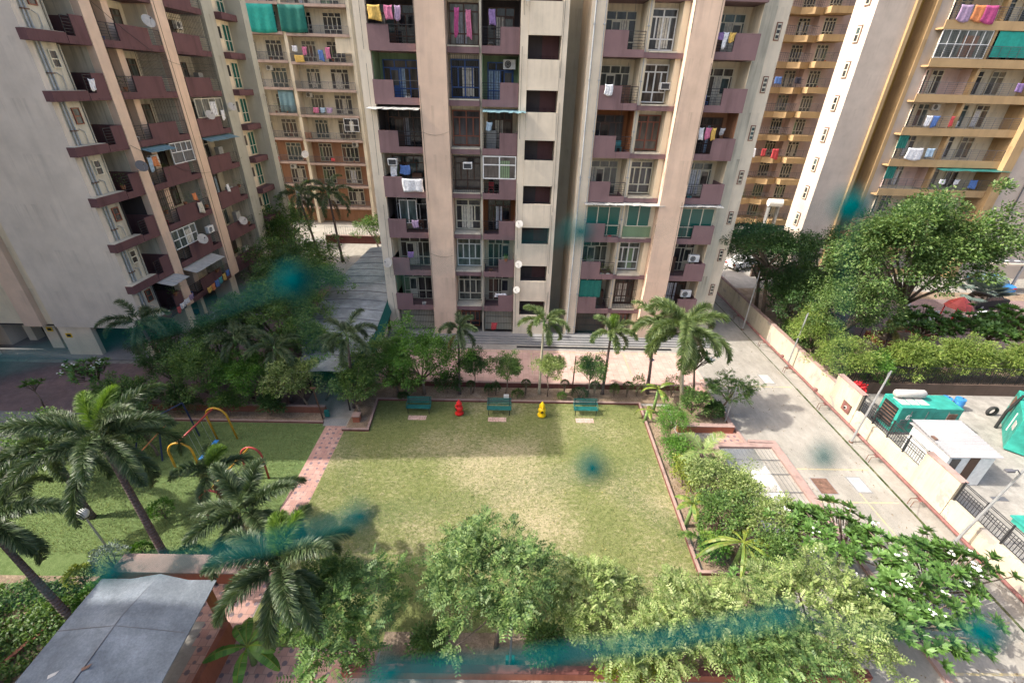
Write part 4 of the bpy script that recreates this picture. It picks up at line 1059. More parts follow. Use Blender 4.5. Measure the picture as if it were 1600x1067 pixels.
# ================================================================== TALL TOWER, RIGHT
T = empty('apartment_block', (50, 60, 0), 'tall pale tower with ochre corner recess and long ochre balconies on the right', 'apartment block')
mb = MB()
mb.box(33.8, 37.6, 52.2, 55.6, 0, 40, 'tower_white')
mb.box(37.25, 37.62, 51.9, 52.19, 0, 39.8, 'ochre'); mb.box(37.62, 39.1, 53.6, 55.5, 0, 39.9, 'ochre_dark'); mb.box(37.61, 37.64, 52.2, 53.59, 0, 39.7, 'ochre'); mb.box(39.1, 39.5, 51.9, 55.4, 0, 39.75, 'ochre')
mb.box(37.6, 75, 55.62, 57.8, 0, 39.6, 'tower_white')
mb.build('wall', T)
for k in range(12):
    z = 2.0 + 3 * k
    mb = MB(); mb.box(33.74, 33.8, 53.2, 54.0, z, z + 1.5, 'rust'); mb.box(33.70, 33.74, 53.3, 53.9, z + .1, z + 1.4, 'frame_cream'); mb.box(33.67, 33.7, 53.4, 53.8, z + .2, z + .7, 'black_thing'); mb.box(33.67, 33.7, 53.4, 53.8, z + .8, z + 1.3, 'glass'); mb.build('window', T)
FR = Fr((0, 51), (1, 0), (0, -1))
mb = MB(FR)
mb.box(39.52, 40.6, -12, -1.0, 0, 38, 'tower_white')
mb.box(40.6, 62, -12, -2.1, 0, 37.9, 'yellow_cream')
mb.box(51.6, 52.6, -2.08, .6, 0, 37.8, 'ochre'); mb.box(52.62, 80, -12, .2, 0, 37.7, 'tower_white')
mb.build('frontal_wall', T)
for k in range(0, 11):
    z = .1 + 3.0 * k
    balcony(T, FR, 39.9, 51.6, -2.0, 0, z, [], 'ochre', slab=.72, railm='rail_grey', kind='h', railh=1.75, sides=False)
    mb = MB(FR); mb.box(45.0, 45.25, -2.0, -.15, z + .73, z + 3.0, 'ochre'); mb.build('fin_wall', T)
    lining(T, FR, 40.62, 45.0, -2.09, -.8, z + .73, z + 2.95, ('pinkish', 'yellow_cream', 'offwhite')[k % 3])
    for (u0, u1) in ((40.8, 41.8), (42.1, 43.3), (46.2, 47.4), (48.2, 49.6)):
        window(T, FR, u0, u1, z + .74, z + 2.85, -2.05, [(0, .76, 2), (.76, 1, 2)], 'frame_cream', d=.1, t=.07)
for (z_) in (7.2, 11.8, 16.6, 21.5):
    mb = MB(FR); mb.box(57.0, 58.2, .2, .26, z_, z_ + .9, 'rust'); mb.box(57.12, 58.08, .26, .3, z_ + .1, z_ + .8, 'frame_cream')
    mb.box(57.2, 57.55, .3, .32, z_ + .17, z_ + .73, 'glass'); mb.box(57.65, 58.0, .3, .32, z_ + .17, z_ + .73, 'glass'); mb.build('window', T)
mb = MB(FR); mb.tube([(55.2, .3, .2), (55.2, .3, 37)], .07, 'rail_grey', 7); mb.build('drain_pipe', T)
rz = lambda k: .1 + 3 * k
window(T, FR, 40.1, 44.9, rz(7) + .75, rz(8), -.2, [(0, .5, 6), (.5, 1, 6)], 'frame_white')
awning(T, FR, 45.2, 52.4, -.6, .9, rz(3) + 2.95, .15, 'bench_green')
netting(FR, 45.4, 51.5, -.1, rz(7) + .9, rz(8) - .05, 'green_mesh', 'translucent looking green net over the right half of an ochre balcony on the tall tower')
netting(FR, 40.0, 41.0, -.1, rz(4) + 1.7, rz(5), 'green_mesh_dark', 'narrow dark green net at the left end of a lower tall tower balcony')
netting(FR, 40.0, 41.0, -.1, rz(3) + 1.7, rz(4), 'green_mesh_dark', 'narrow dark green net one floor below the other narrow net on the tall tower')
for u, k, wd, hg, col, what in ((41.2, 8, 1.1, 1.2, 'lilac', 'patterned lilac cloth'), (42.5, 8, 1.1, 1.2, 'orange', 'orange and brown cloth'), (43.5, 8, 1.2, 1.3, 'magenta', 'magenta cloth'), (49.6, 6, .7, .8, 'purple', 'purple cloth'), (42.0, 5, .6, .9, 'white', 'white cloth beside a blue one'), (42.7, 5, .7, 1.0, 'blue', 'blue cloth'), (45.2 - .8, 5, .35, 1.0, 'red', 'thin red flag like cloth'), (42.0, 4, 1.6, 1.1, 'white', 'large white sheet over the rail'), (43.6, 4, .8, .9, 'pale_blue', 'pale blue cloth'), (46.3, 3, .6, .5, 'white', 'left small white cloth'), (47.8, 3, .6, .5, 'white', 'right small white cloth'), (49.7, 3, .8, .9, 'blue', 'blue cloth')):
    cloth(FR, u, .1, rz(k) + 1.85, wd, hg, col, f'{what} on the {ORD.get(k - 2, "top")} long ochre balcony of the tall tower')
for u, k, lab in ((43.7, 5, 'air conditioner high on the pink wall of a long balcony'), (46.0, 4, 'air conditioner above a door on the balcony below the red cloth'), (45.7, 5, 'air conditioner standing low beside the middle balcony fin')):
    ac(FR, u, -1.9 if u != 45.7 else -1.2, rz(k) + (2.3 if u != 45.7 else .8), lab + ' of the tall tower', 'split')
plantpot(FR, 44.4, -.2, rz(8) + 1.6, .7, .4, 'sparse plant standing behind the rail of the top ochre balcony of the tall tower')
# compound wall, carports behind the park
mb = MB(); mb.box(28, 44, 49.5, 49.8, 0, 1.4, 'brown_wall'); rail(mb, WORLD, 28, 44, 49.6, 1.4, 2.1, 'rail_grey', 'h'); tag(mb.build('compound_fence'), 'low brown wall with rails at the foot of the tall tower', 'fence')
e = empty('carport', (58, 49, 0), 'long carport with a pale ribbed roof over parked cars at the right edge', 'carport')
mb = MB()
for i in range(18): mb.box(50.5 + i * 1.2, 51.66 + i * 1.2, 46.2, 47.6, 3.3 + .02 * (i % 2), 3.4 + .02 * (i % 2), 'rail_grey'); mb.box(50.8 + i * 1.2, 51.3 + i * 1.2, 46.7, 47.0, 3.43, 3.45, 'plastic_white')
mb.box(50.5, 72, 46.0, 46.18, 3.2, 3.4, 'offwhite'); mb.build('roof', e)
for i in range(6):
    mb = MB(); mb.box(51 + i * 4, 51.2 + i * 4, 46.3, 46.5, 0, 3.2, 'steel'); mb.build('post', e)

# ------------------------------------------------------------------ cables, stains and balcony clutter
rc = random.Random(99)
def cable(b, F, pts, r=.012):
    mb = MB(F); out = []
    for (a, c) in zip(pts[:-1], pts[1:]):
        for i in range(6):
            t = i / 6
            out.append((a[0] + (c[0] - a[0]) * t, a[1] + (c[1] - a[1]) * t, a[2] + (c[2] - a[2]) * t - .12 * math.sin(t * math.pi) * abs(c[0] - a[0])))
    out.append(pts[-1]); mb.tube(out, r, 'rail_black', 4); return mb.build('cable', b)
for (u, w_) in ((-9.3, .0), (-5.95, .37), (.55, .14), (3.2, .14), (7.35, .1), (10.9, .42), (12.5, .42)):
    z = TOP - 1
    while z > 3:
        z2 = z - rc.uniform(3, 8)
        cable(B, FC, [(u + rc.uniform(-.06, .06), w_, z), (u + rc.uniform(-.12, .12), w_, max(1, z2))]); z = z2 - rc.uniform(0, 3)
for k in (1, 4): cable(B, FC, [(-6.0, .38, 4 + 3 * k + rc.uniform(-.5, .5)), (-4.2, .38, 4 + 3 * k + rc.uniform(-.5, .5))], .008)
for y in (34.3, 40.3, 41.4, 31.3): cable(L, FL, [(y, .16 if y > 32 else -.4, LT - 2), (y + .2, .16 if y > 32 else -.4, 12), (y, .16 if y > 32 else -.4, 4)])
cable(L, FL, [(34.4, .2, 22.5), (46.2, .2, 19.5)], .012); cable(L, FL, [(33.4, .2, 14.5), (47, .1, 12)], .012)
def chair(F, u, w_, z, m, lab):
    e = empty('plastic_chair', F.p(u, w_, z), lab, 'chair', 'chairs on the balconies')
    mb = MB(F); mb.box(u - .2, u + .2, w_ - .2, w_ + .2, z + .42, z + .46, m); mb.build('seat', e, bevel=.01)
    mb = MB(F); mb.box(u - .2, u + .2, w_ - .24, w_ - .205, z + .5, z + .85, m); mb.build('backrest', e, bevel=.01)
    for du in (-.17, .17):
        for dw in (-.17, .17): mb = MB(F); mb.box(u + du - .02, u + du + .02, w_ + dw - .02, w_ + dw + .02, z, z + .42, m); mb.build('leg', e)
def bucket(F, u, w_, z, m, lab):
    e = empty('bucket', F.p(u, w_, z), lab, 'bucket', 'buckets on the balconies')
    mb = MB(F); mb.lathe((u, w_, z), [(.13, 0), (.17, .3), (.185, .31), (.185, .33)], m, 12); mb.build('tub', e)
    mb = MB(F); mb.tube([(u - .18, w_, z + .33), (u - .12, w_ + .02, z + .46), (u + .12, w_ + .02, z + .46), (u + .18, w_, z + .33)], .01, 'steel', 4); mb.build('handle', e)
def cupboard(F, u, w_, z, m, lab, h=1.3):
    e = empty('cupboard', F.p(u, w_, z), lab, 'cupboard', 'cupboards on the balconies')
    mb = MB(F); mb.box(u - .35, u + .35, w_ - .2, w_ + .2, z, z + h, m); mb.build('carcass', e, bevel=.01)
    for s in (-1, 1): mb = MB(F); mb.box(u + s * .17 - .16, u + s * .17 + .16, w_ + .203, w_ + .22, z + .05, z + h - .05, m); mb.build('door', e)
WHC = {'a': (-6.9, -1.5), 'b': (-1.4, -1.0), 'c': (7.7, -1.2), 'd': (13.2, -1.3)}
cc = 0
for k in range(0, 7):
    for c, (u, w_) in WHC.items():
        r = (k * 7 + ord(c) * 3) % 5
        col, cn = (('cloth_blue', 'blue'), ('cloth_red', 'red'), ('plastic_white', 'white'), ('cloth_teal', 'teal'), ('cloth_brown', 'brown'))[(k + ord(c)) % 5]
        where = f'{ORD[k]} balcony of the {SEC[c]}'
        if r == 0: chair(FC, u, w_, 2.34 + 3 * k + .165, col, f'{cn} chair, {where}')
        elif r == 1: bucket(FC, u, -.4, 2.34 + 3 * k + .165, col, f'{cn} bucket, {where}')
        elif r == 2: cupboard(FC, u, -1.55, 2.34 + 3 * k + .165, 'sheet_grey' if cn == 'white' else 'cloth_brown', f'dull cupboard, {where}')
for k in range(0, 7):
    z = lz(k) + .165
    col, cn = (('cloth_blue', 'blue'), ('plastic_white', 'white'), ('cloth_red', 'red'))[k % 3]
    (bucket if k % 2 else chair)(FL, 35.1, -.6, z, col, f'{cn} {"bucket" if k % 2 else "chair"} on the {LS[k]} wide maroon balcony, left block')
    cupboard(FL, 45.7, -1.2, z, 'sheet_grey', f'grey cupboard on the {LS[k]} rear maroon balcony, left block', 1.6 if k % 2 else 1.0)

# ================================================================== VEGETATION KIT
def np_mesh(name, V, Fq, mats, mi=None):
    """V (n,3); Fq (m,4) quads"""
    me = D.meshes.new(name)
    V = np.asarray(V, np.float32); Fq = np.asarray(Fq, np.int32)
    me.vertices.add(len(V)); me.vertices.foreach_set('co', V.ravel())
    me.loops.add(Fq.size); me.loops.foreach_set('vertex_index', Fq.ravel())
    me.polygons.add(len(Fq)); me.polygons.foreach_set('loop_start', np.arange(0, Fq.size, 4, dtype=np.int32))
    me.polygons.foreach_set('loop_total', np.full(len(Fq), 4, np.int32))
    for m_ in mats: me.materials.append(M(m_))
    if mi is not None: me.polygons.foreach_set('material_index', np.asarray(mi, np.int32))
    me.update(calc_edges=True)
    return me
def unitv(a): return a / np.maximum(np.linalg.norm(a, axis=-1, keepdims=True), 1e-9)
def leaves(P, Dr, Nn, L, W, fold=0.15):
    """rhombic leaves from base points P along Dr with normals about Nn"""
    Dr = unitv(Dr); S = unitv(np.cross(Dr, Nn)); Up = np.cross(S, Dr)
    L = np.asarray(L).reshape(-1, 1); W = np.asarray(W).reshape(-1, 1)
    mid = P + Dr * L * 0.45 + Up * L * fold
    V = np.stack([P, mid + S * W / 2, P + Dr * L - Up * L * fold * .3, mid - S * W / 2], 1).reshape(-1, 3)
    F_ = np.arange(len(V)).reshape(-1, 4)
    return V, F_
def merge(parts):
    vs, fs, n = [], [], 0
    for v, f in parts: vs.append(v); fs.append(f + n); n += len(v)
    return np.concatenate(vs), np.concatenate(fs)
def crown_points(rg, c, rad, ncl, style='round'):
    c = np.array(c, float); rad = np.array(rad, float)
    d = unitv(rg.normal(size=(ncl, 3)))
    d[:, 2] = np.where(d[:, 2] < -0.35, -d[:, 2] * .6, d[:, 2])
    rr = rg.uniform(0.35, 1.0, (ncl, 1)) ** 0.55
    ang = np.arctan2(d[:, 1], d[:, 0])
    lob = 1 + .18 * np.sin(ang * 3 + rg.uniform(0, 6)) + .12 * np.sin(ang * 5 + rg.uniform(0, 6)) + .10 * rg.normal(size=ncl)
    return c + d * rr * rad * lob[:, None], d
def make_tree(base, c, rad, ncl=60, per=70, clr=.42, L=.13, W=.065, leaf='leaf_mid', style='simple', trunk=.11, seed=1, label='', cat='tree', group=None, name='tree', bark='bark', limbs=9, flat=False, extra=None):
    rg = np.random.default_rng(seed)
    e = empty(name, (base[0], base[1], 0), label, cat, group)
    cl, d = crown_points(rg, c, rad, ncl)
    if flat: cl[:, 2] = c[2] + (cl[:, 2] - c[2]) * .6
    parts = []
    if style == 'simple':
        n = ncl * per
        idx = np.repeat(np.arange(ncl), per)
        off = unitv(rg.normal(size=(n, 3))) * (rg.random((n, 1)) ** .5) * clr * rg.uniform(.7, 1.3, (ncl, 1))[idx]
        off[:, 2] *= .7
        P = cl[idx] + off
        Dr = unitv(off + .5 * d[idx] * clr + rg.normal(size=(n, 3)) * .35 * clr) + np.array([0, 0, -.15])
        Nn = np.array([0, 0, 1.0]) + rg.normal(size=(n, 3)) * .45
        Ls = L * rg.uniform(.7, 1.35, n)
        parts.append(leaves(P, Dr, Nn, Ls, Ls * W / L))
    elif style == 'spray':                    # compound leaves: paired leaflets along a drooping stalk
        n = ncl * per
        idx = np.repeat(np.arange(ncl), per)
        off = unitv(rg.normal(size=(n, 3))) * (rg.random((n, 1)) ** .6) * clr
        off[:, 2] *= .6
        P = cl[idx] + off
        Dr = unitv(unitv(off + d[idx] * clr * .8) + rg.normal(size=(n, 3)) * .55) ; Dr[:, 2] = Dr[:, 2] * .6 + .12
        Dr = unitv(Dr)
        Nn = unitv(np.array([0, 0, 1.0]) + rg.normal(size=(n, 3)) * .5)
        S = unitv(np.cross(Dr, Nn))
        RL = L * 2.7 * rg.uniform(.7, 1.25, n)
        for j in range(5):
            t = (j + .7) / 5
            droop = np.array([0, 0, -1.0]) * (t * t * .2)
            Q_ = P + Dr * (RL * t)[:, None] + droop * RL[:, None]
            for sgn in (-1, 1):
                dd = Dr * .55 + S * sgn + droop * .6
                Ls = L * rg.uniform(.85, 1.15, n) * (1 - .35 * abs(t - .45))
                parts.append(leaves(Q_, dd, Nn, Ls, Ls * W / L, .08))
    elif style == 'rosette':                  # plumeria: whorls of long leaves at branch tips
        n = ncl
        ax = unitv(d * .6 + np.array([0, 0, .9]))
        a0 = unitv(np.cross(ax, np.array([.31, .7, .2]))); b0 = np.cross(ax, a0)
        for j in range(per):
            ph = j * 2.4 + rg.uniform(0, .4, n); tl = rg.uniform(.15, 1.0) if j > 3 else 1.4
            dd = a0 * np.cos(ph)[:, None] + b0 * np.sin(ph)[:, None] + ax * tl * .9
            Ls = L * rg.uniform(.75, 1.15, n)
            parts.append(leaves(cl - ax * .05, dd, ax, Ls, Ls * W / L, .10))
    V, Fq = merge(parts)
    mesh_obj('crown', np_mesh('crown', V, Fq, [leaf]), e)
    # trunk and limbs
    mb = MB()
    b0 = Vector((base[0], base[1], 0)); cv = Vector(c)
    fork = b0.lerp(cv, .45) + Vector((rg.normal() * .1, rg.normal() * .1, 0)); fork.z = max(.5, (c[2] - rad[2] * .6) * .8)
    mb.tube([tuple(b0), tuple(b0.lerp(fork, .5) + Vector((.06, .03, 0))), tuple(fork)], [trunk, trunk * .8, trunk * .65], bark, 8)
    sel = rg.choice(ncl, min(limbs, ncl), replace=False)
    for i in sel:
        p = Vector(cl[i]); m_ = fork.lerp(p, .5) + Vector((rg.normal() * .12, rg.normal() * .12, .12))
        mb.tube([tuple(fork), tuple(m_), tuple(p)], [trunk * .5, trunk * .3, trunk * .1], bark, 5)
    if style == 'rosette':
        for i in range(ncl): 
            p = Vector(cl[i]); q = fork.lerp(p, .55)
            mb.tube([tuple(q), tuple(p)], [trunk * .28, trunk * .2], bark, 5)
    mb.build('trunk', e, smooth=True)
    if extra:                                  # flowers
        fm, cnt, fs = extra
        k = rg.choice(ncl, cnt)
        vs = []
        parts = []
        for i in k:
            for q in range(6):
                o_ = rg.normal(size=3) * .09 + np.array([0, 0, .16]) + d[i] * .08
                a = rg.uniform(0, 6.28)
                dd = np.array([[math.cos(a + t * 1.2566), math.sin(a + t * 1.2566), .35] for t in range(5)])
                parts.append(leaves(np.repeat((cl[i] + o_)[None], 5, 0), dd, np.tile([0, 0, 1.0], (5, 1)), np.full(5, fs), np.full(5, fs * .7)))
        V, Fq = merge(parts)
        mesh_obj('blossom', np_mesh('blossom', V, Fq, [fm]), e)
    return e

def frond_mesh(rg, origin, az, el, length, droop, nl, ll, lw, plume=True, out=None, bright=False):
    """returns rachis points and leaflet arrays"""
    nseg = 12
    p = np.array(origin, float); e_ = el
    pts = [p.copy()]
    for i in range(nseg):
        st = length / nseg
        v = np.array([math.cos(e_) * math.cos(az), math.cos(e_) * math.sin(az), math.sin(e_)])
        p = p + v * st; pts.append(p.copy())
        e_ -= droop / nseg * (0.5 + 1.1 * i / nseg)
        az += rg.normal() * .015
    pts = np.array(pts)
    t = rg.uniform(.16, 1.0, nl); t[: nl // 3] = np.linspace(.16, 1, nl // 3)
    x = t * nseg; i0 = np.minimum(x.astype(int), nseg - 1); fr = (x - i0)[:, None]
    P = pts[i0] * (1 - fr) + pts[i0 + 1] * fr
    T = unitv(pts[i0 + 1] - pts[i0])
    up = np.array([0, 0, 1.0]); S = unitv(np.cross(T, up)); U = np.cross(S, T)
    if plume: ph = rg.uniform(-.5, math.pi + .5, nl) ; rad = S * np.cos(ph)[:, None] + U * np.sin(ph)[:, None] * .8
    else: sg = np.where(rg.random(nl) < .5, -1, 1)[:, None]; rad = S * sg + U * .25
    Ls = ll * (np.sin(np.clip(t * 1.05, 0, 1) * math.pi) ** .5 * .75 + .35) * rg.uniform(.8, 1.1, nl)
    Dr = unitv(rad + T * .75)
    # each leaflet: two quads, the outer one drooping
    Nn = unitv(np.cross(Dr, T) + rg.normal(size=(nl, 3)) * .2)
    Sd = unitv(np.cross(Dr, Nn))
    w_ = lw * rg.uniform(.8, 1.2, nl)[:, None]; Lc = Ls[:, None]
    m1 = P + Dr * Lc * .5
    D2 = unitv(Dr + np.array([0, 0, -.55]) * rg.uniform(.4, 1.2, (nl, 1)))
    tip = m1 + D2 * Lc * .5
    V = np.stack([P - Sd * w_ * .3, P + Sd * w_ * .3, m1 + Sd * w_ * .5, m1 - Sd * w_ * .5, tip + Sd * w_ * .06, tip - Sd * w_ * .06], 1).reshape(-1, 3)
    b = np.arange(nl)[:, None] * 6
    Fq = np.concatenate([b + np.array([0, 1, 2, 3]), b + np.array([3, 2, 4, 5])])
    return pts, V, Fq
def make_palm(base, top, nf=11, fl=2.3, ll=.42, nl=190, lw=.035, trunk=.13, seed=1, label='', leaf='leaf_palm', bark='palm_bark', new=None, droop=1.7, plume=True, group='palms around the lawn', els=(-.35, 1.15), azs=None, shaft=True, bend=0.0):
    rg = np.random.default_rng(seed)
    if plume: nl = int(nl * 1.9); lw *= .82; ll *= .92
    e = empty('palm_tree', (base[0], base[1], 0), label, 'palm', group)
    mb = MB()
    pts = []
    k = 10
    for i in range(k + 1):
        t = i / k
        pts.append((base[0] + (top[0] - base[0]) * (t + bend * t * (1 - t)), base[1] + (top[1] - base[1]) * t, top[2] * t))
    mb.tube(pts, [trunk * (1.35 if i == 0 else 1.0 - .35 * i / k) for i in range(k + 1)], bark, 10)
    mb.build('trunk', e, smooth=True)
    if shaft:
        mb = MB(); d = Vector(pts[-1]) - Vector(pts[-2]); d.normalize()
        q = Vector(pts[-1])
        mb.tube([tuple(q - d * .02), tuple(q + d * .3), tuple(q + d * .62)], [trunk * .72, trunk * .8, trunk * .3], 'crown_shaft', 9)
        mb.build('crown_shaft', e, smooth=True)
    o = np.array(top, float) + np.array([0, 0, .45 if shaft else .05])
    VA, FA, n = [], [], 0
    mr = MB(); mn = None
    for i in range(nf):
        az = (azs[i] if azs else i * 2.399 + rg.uniform(-.25, .25))
        t = i / max(1, nf - 1)
        el = els[0] + (els[1] - els[0]) * t + rg.uniform(-.12, .12)
        P, V, Fq = frond_mesh(rg, o, az, el, fl * rg.uniform(.85, 1.1) * (1 - .12 * t), droop * rg.uniform(.8, 1.15) * (1 - .25 * t), nl, ll, lw, plume)
        VA.append(V); FA.append(Fq + n); n += len(V)
        mr.tube([tuple(x) for x in P[::2]], [.028, .022, .018, .014, .010, .008, .004][:len(P[::2])], 'crown_shaft' if not plume else 'leaf_palm', 4)
    mesh_obj('fronds', np_mesh('fronds', np.concatenate(VA), np.concatenate(FA), [leaf]), e)
    if plume and seed % 3 != 1 and leaf == 'leaf_palm':
        P, V, Fq = frond_mesh(rg, o - np.array([0, 0, .3]), rg.uniform(0, 6.28), -.75, fl * .8, 1.0, nl, ll * .8, lw, plume)
        mesh_obj('dead_frond', np_mesh('dead_frond', V, Fq, ['leaf_dead']), e)
        mr.tube([tuple(x) for x in P[::2]], [.025, .022, .018, .014, .010, .008, .004], 'leaf_dead', 4)
    mr.build('frond_stalks', e)
    if new:
        VA, FA, n = [], [], 0
        for i in range(3):
            P, V, Fq = frond_mesh(rg, o + np.array([0, 0, .1]), new + rg.uniform(-.4, .4), 1.15, fl * .62, 1.3, nl, ll * .9, lw, plume)
            VA.append(V); FA.append(Fq + n); n += len(V)
        mesh_obj('young_frond', np_mesh('young_frond', np.concatenate(VA), np.concatenate(FA), ['leaf_palm_bright']), e)
    return e
def make_banana(base, n, L, W, h, seed, label, leaf='leaf_banana', el=(.2, 1.2)):
    r = random.Random(seed)
    e = empty('banana_plant', (base[0], base[1], 0), label, 'banana plant', 'banana plants in the beds')
    mb = MB(); mb.tube([(base[0], base[1], 0), (base[0] + .05, base[1], h * .6), (base[0] + .03, base[1], h)], [.11, .09, .06], 'crown_shaft', 9); mb.build('stem', e, smooth=True)
    for i in range(n):
        az = i * 2.4 + r.uniform(-.3, .3); e_ = r.uniform(*el)
        p = Vector((base[0] + .03, base[1], h)); seg = 12; LL = L * r.uniform(.8, 1.1)
        ctr, rib = [], []
        for j in range(seg + 1):
            ctr.append(p.copy())
            p = p + Vector((math.cos(e_) * math.cos(az), math.cos(e_) * math.sin(az), math.sin(e_))) * (LL / seg)
            e_ -= r.uniform(.09, .2)
        mb = MB()
        for j in range(1, seg):
            t0, t1 = j / seg, (j + 1) / seg
            w0, w1 = [W * math.sin(min(1, (t - .08) * 1.06) * math.pi) ** .55 * .5 if t > .1 else .02 for t in (t0, t1)]
            w1 = max(w1, .02)
            T_ = (ctr[j + 1] - ctr[j]).normalized(); S = T_.cross(Vector((0, 0, 1))).normalized(); U = S.cross(T_)
            for sg in (-1, 1):
                k = .35 + r.uniform(-.12, .12)
                a, b = ctr[j], ctr[j + 1] - T_ * (.012 if r.random() < .35 else 0)
                mb.add([tuple(a), tuple(b), tuple(b + S * sg * w1 - U * w1 * k), tuple(a + S * sg * w0 - U * w0 * k)], [(0, 1, 2, 3)], leaf)
        o = mb.build('leaf', e)
        mb = MB(); mb.tube([tuple(q + Vector((0, 0, .006))) for q in ctr], [.02 * (1 - .8 * j / seg) + .003 for j in range(seg + 1)], 'leaf_yellow', 5); mb.build('midrib', o)
    return e
def make_shrub(c, rad, n, L, leaf, seed, label, cat='shrub', group='shrubs in the garden beds', W=None, upright=.3, name='shrub', stem=True, nb=1.0):
    rg = np.random.default_rng(seed)
    e = empty(name, (c[0], c[1], 0), label, cat, group)
    d = unitv(rg.normal(size=(n, 3))); d[:, 2] = np.where(d[:, 2] < -.2, -d[:, 2], d[:, 2])
    az = np.arctan2(d[:, 1], d[:, 0])
    lob = 1 + nb * (.13 * np.sin(az * 4 + rg.uniform(0, 6)) * d[:, 2] + .10 * np.sin(az * 7 + d[:, 2] * 5) + .05 * rg.normal(size=n))
    P = np.array(c) + d * (rg.uniform(.55, 1, (n, 1)) ** .4) * np.array(rad) * lob[:, None]
    Dr = unitv(d + rg.normal(size=(n, 3)) * .5 + np.array([0, 0, upright]))
    Nn = unitv(np.array([0, 0, 1.0]) + rg.normal(size=(n, 3)) * .5)
    Ls = L * rg.uniform(.7, 1.3, n)
    V, Fq = leaves(P, Dr, Nn, Ls, Ls * (W or .45))
    mesh_obj('foliage', np_mesh('foliage', V, Fq, [leaf]), e)
    if stem:
        mb = MB()
        for i in range(5):
            a = i * 1.3
            mb.tube([(c[0], c[1], 0), (c[0] + .3 * rad[0] * math.cos(a), c[1] + .3 * rad[1] * math.sin(a), c[2] + rad[2] * .3)], [.03, .012], 'bark', 5)
        mb.build('stem', e)
    return e

# ================================================================== PLANTING
TG = 'trees of the garden and courtyard'
# --- palms
P_ = make_palm
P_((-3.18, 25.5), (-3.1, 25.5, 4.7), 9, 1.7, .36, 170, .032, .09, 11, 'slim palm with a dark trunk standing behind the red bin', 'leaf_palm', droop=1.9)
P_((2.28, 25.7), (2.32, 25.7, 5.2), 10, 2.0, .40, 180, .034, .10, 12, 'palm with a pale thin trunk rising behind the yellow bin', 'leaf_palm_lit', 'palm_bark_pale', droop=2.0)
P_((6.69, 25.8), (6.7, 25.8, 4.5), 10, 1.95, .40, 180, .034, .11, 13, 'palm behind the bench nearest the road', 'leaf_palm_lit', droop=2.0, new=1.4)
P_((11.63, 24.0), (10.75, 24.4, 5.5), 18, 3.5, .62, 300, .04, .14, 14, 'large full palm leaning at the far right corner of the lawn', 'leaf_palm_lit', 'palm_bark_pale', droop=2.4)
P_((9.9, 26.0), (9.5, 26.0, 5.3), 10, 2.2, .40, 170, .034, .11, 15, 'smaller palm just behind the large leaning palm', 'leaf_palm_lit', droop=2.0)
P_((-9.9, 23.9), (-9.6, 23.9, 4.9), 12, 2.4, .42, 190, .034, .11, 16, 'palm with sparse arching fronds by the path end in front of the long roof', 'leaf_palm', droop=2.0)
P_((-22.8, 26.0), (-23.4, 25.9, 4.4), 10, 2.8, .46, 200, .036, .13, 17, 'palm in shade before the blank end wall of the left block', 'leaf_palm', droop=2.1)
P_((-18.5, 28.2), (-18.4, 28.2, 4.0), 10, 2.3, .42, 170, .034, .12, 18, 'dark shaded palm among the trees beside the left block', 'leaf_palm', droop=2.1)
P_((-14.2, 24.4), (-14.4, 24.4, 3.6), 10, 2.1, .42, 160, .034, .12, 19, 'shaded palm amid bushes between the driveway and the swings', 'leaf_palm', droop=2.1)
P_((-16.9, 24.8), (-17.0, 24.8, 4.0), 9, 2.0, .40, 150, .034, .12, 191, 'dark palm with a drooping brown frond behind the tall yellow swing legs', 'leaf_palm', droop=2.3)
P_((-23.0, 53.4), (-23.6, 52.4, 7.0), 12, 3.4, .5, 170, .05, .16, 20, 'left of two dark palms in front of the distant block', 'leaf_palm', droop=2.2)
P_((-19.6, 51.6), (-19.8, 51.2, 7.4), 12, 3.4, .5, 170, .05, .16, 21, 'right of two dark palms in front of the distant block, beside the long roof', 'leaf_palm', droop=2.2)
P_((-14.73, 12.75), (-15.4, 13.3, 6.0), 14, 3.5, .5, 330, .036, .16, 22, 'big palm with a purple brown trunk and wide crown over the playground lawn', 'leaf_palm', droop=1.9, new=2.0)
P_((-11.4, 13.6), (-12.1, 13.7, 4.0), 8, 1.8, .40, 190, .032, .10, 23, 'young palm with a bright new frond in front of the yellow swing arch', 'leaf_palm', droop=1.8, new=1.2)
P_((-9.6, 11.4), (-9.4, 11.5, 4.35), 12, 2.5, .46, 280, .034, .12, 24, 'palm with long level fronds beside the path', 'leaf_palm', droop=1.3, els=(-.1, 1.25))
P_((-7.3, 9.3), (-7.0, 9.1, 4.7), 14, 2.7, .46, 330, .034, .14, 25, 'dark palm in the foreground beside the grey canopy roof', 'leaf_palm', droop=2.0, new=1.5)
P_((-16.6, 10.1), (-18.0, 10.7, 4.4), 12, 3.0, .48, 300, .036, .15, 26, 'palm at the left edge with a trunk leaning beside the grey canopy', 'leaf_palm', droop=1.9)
P_((-15.9, 7.3), (-19.0, 8.2, 6.0), 8, 2.6, .46, 200, .036, .16, 27, 'palm whose dark trunk leans out of the bottom left corner', 'leaf_palm', droop=1.9)
P_((-19.8, 15.0), (-20.2, 15.2, 3.6), 11, 2.8, .46, 260, .036, .13, 28, 'bushy palm at the left edge of the playground lawn', 'leaf_palm', droop=2.0)
P_((10.6, 18.5), (10.7, 18.5, 1.5), 9, 1.9, .42, 150, .03, .08, 29, 'low pale feathery palm beside the sunken light well', 'leaf_pale', droop=1.7, plume=False, shaft=False)
P_((8.8, 13.6), (8.8, 13.6, 1.0), 6, .9, .3, 70, .03, .05, 291, 'tiny palm at the garden edge below the banana plant', 'leaf_palm_bright', droop=1.5, shaft=False)
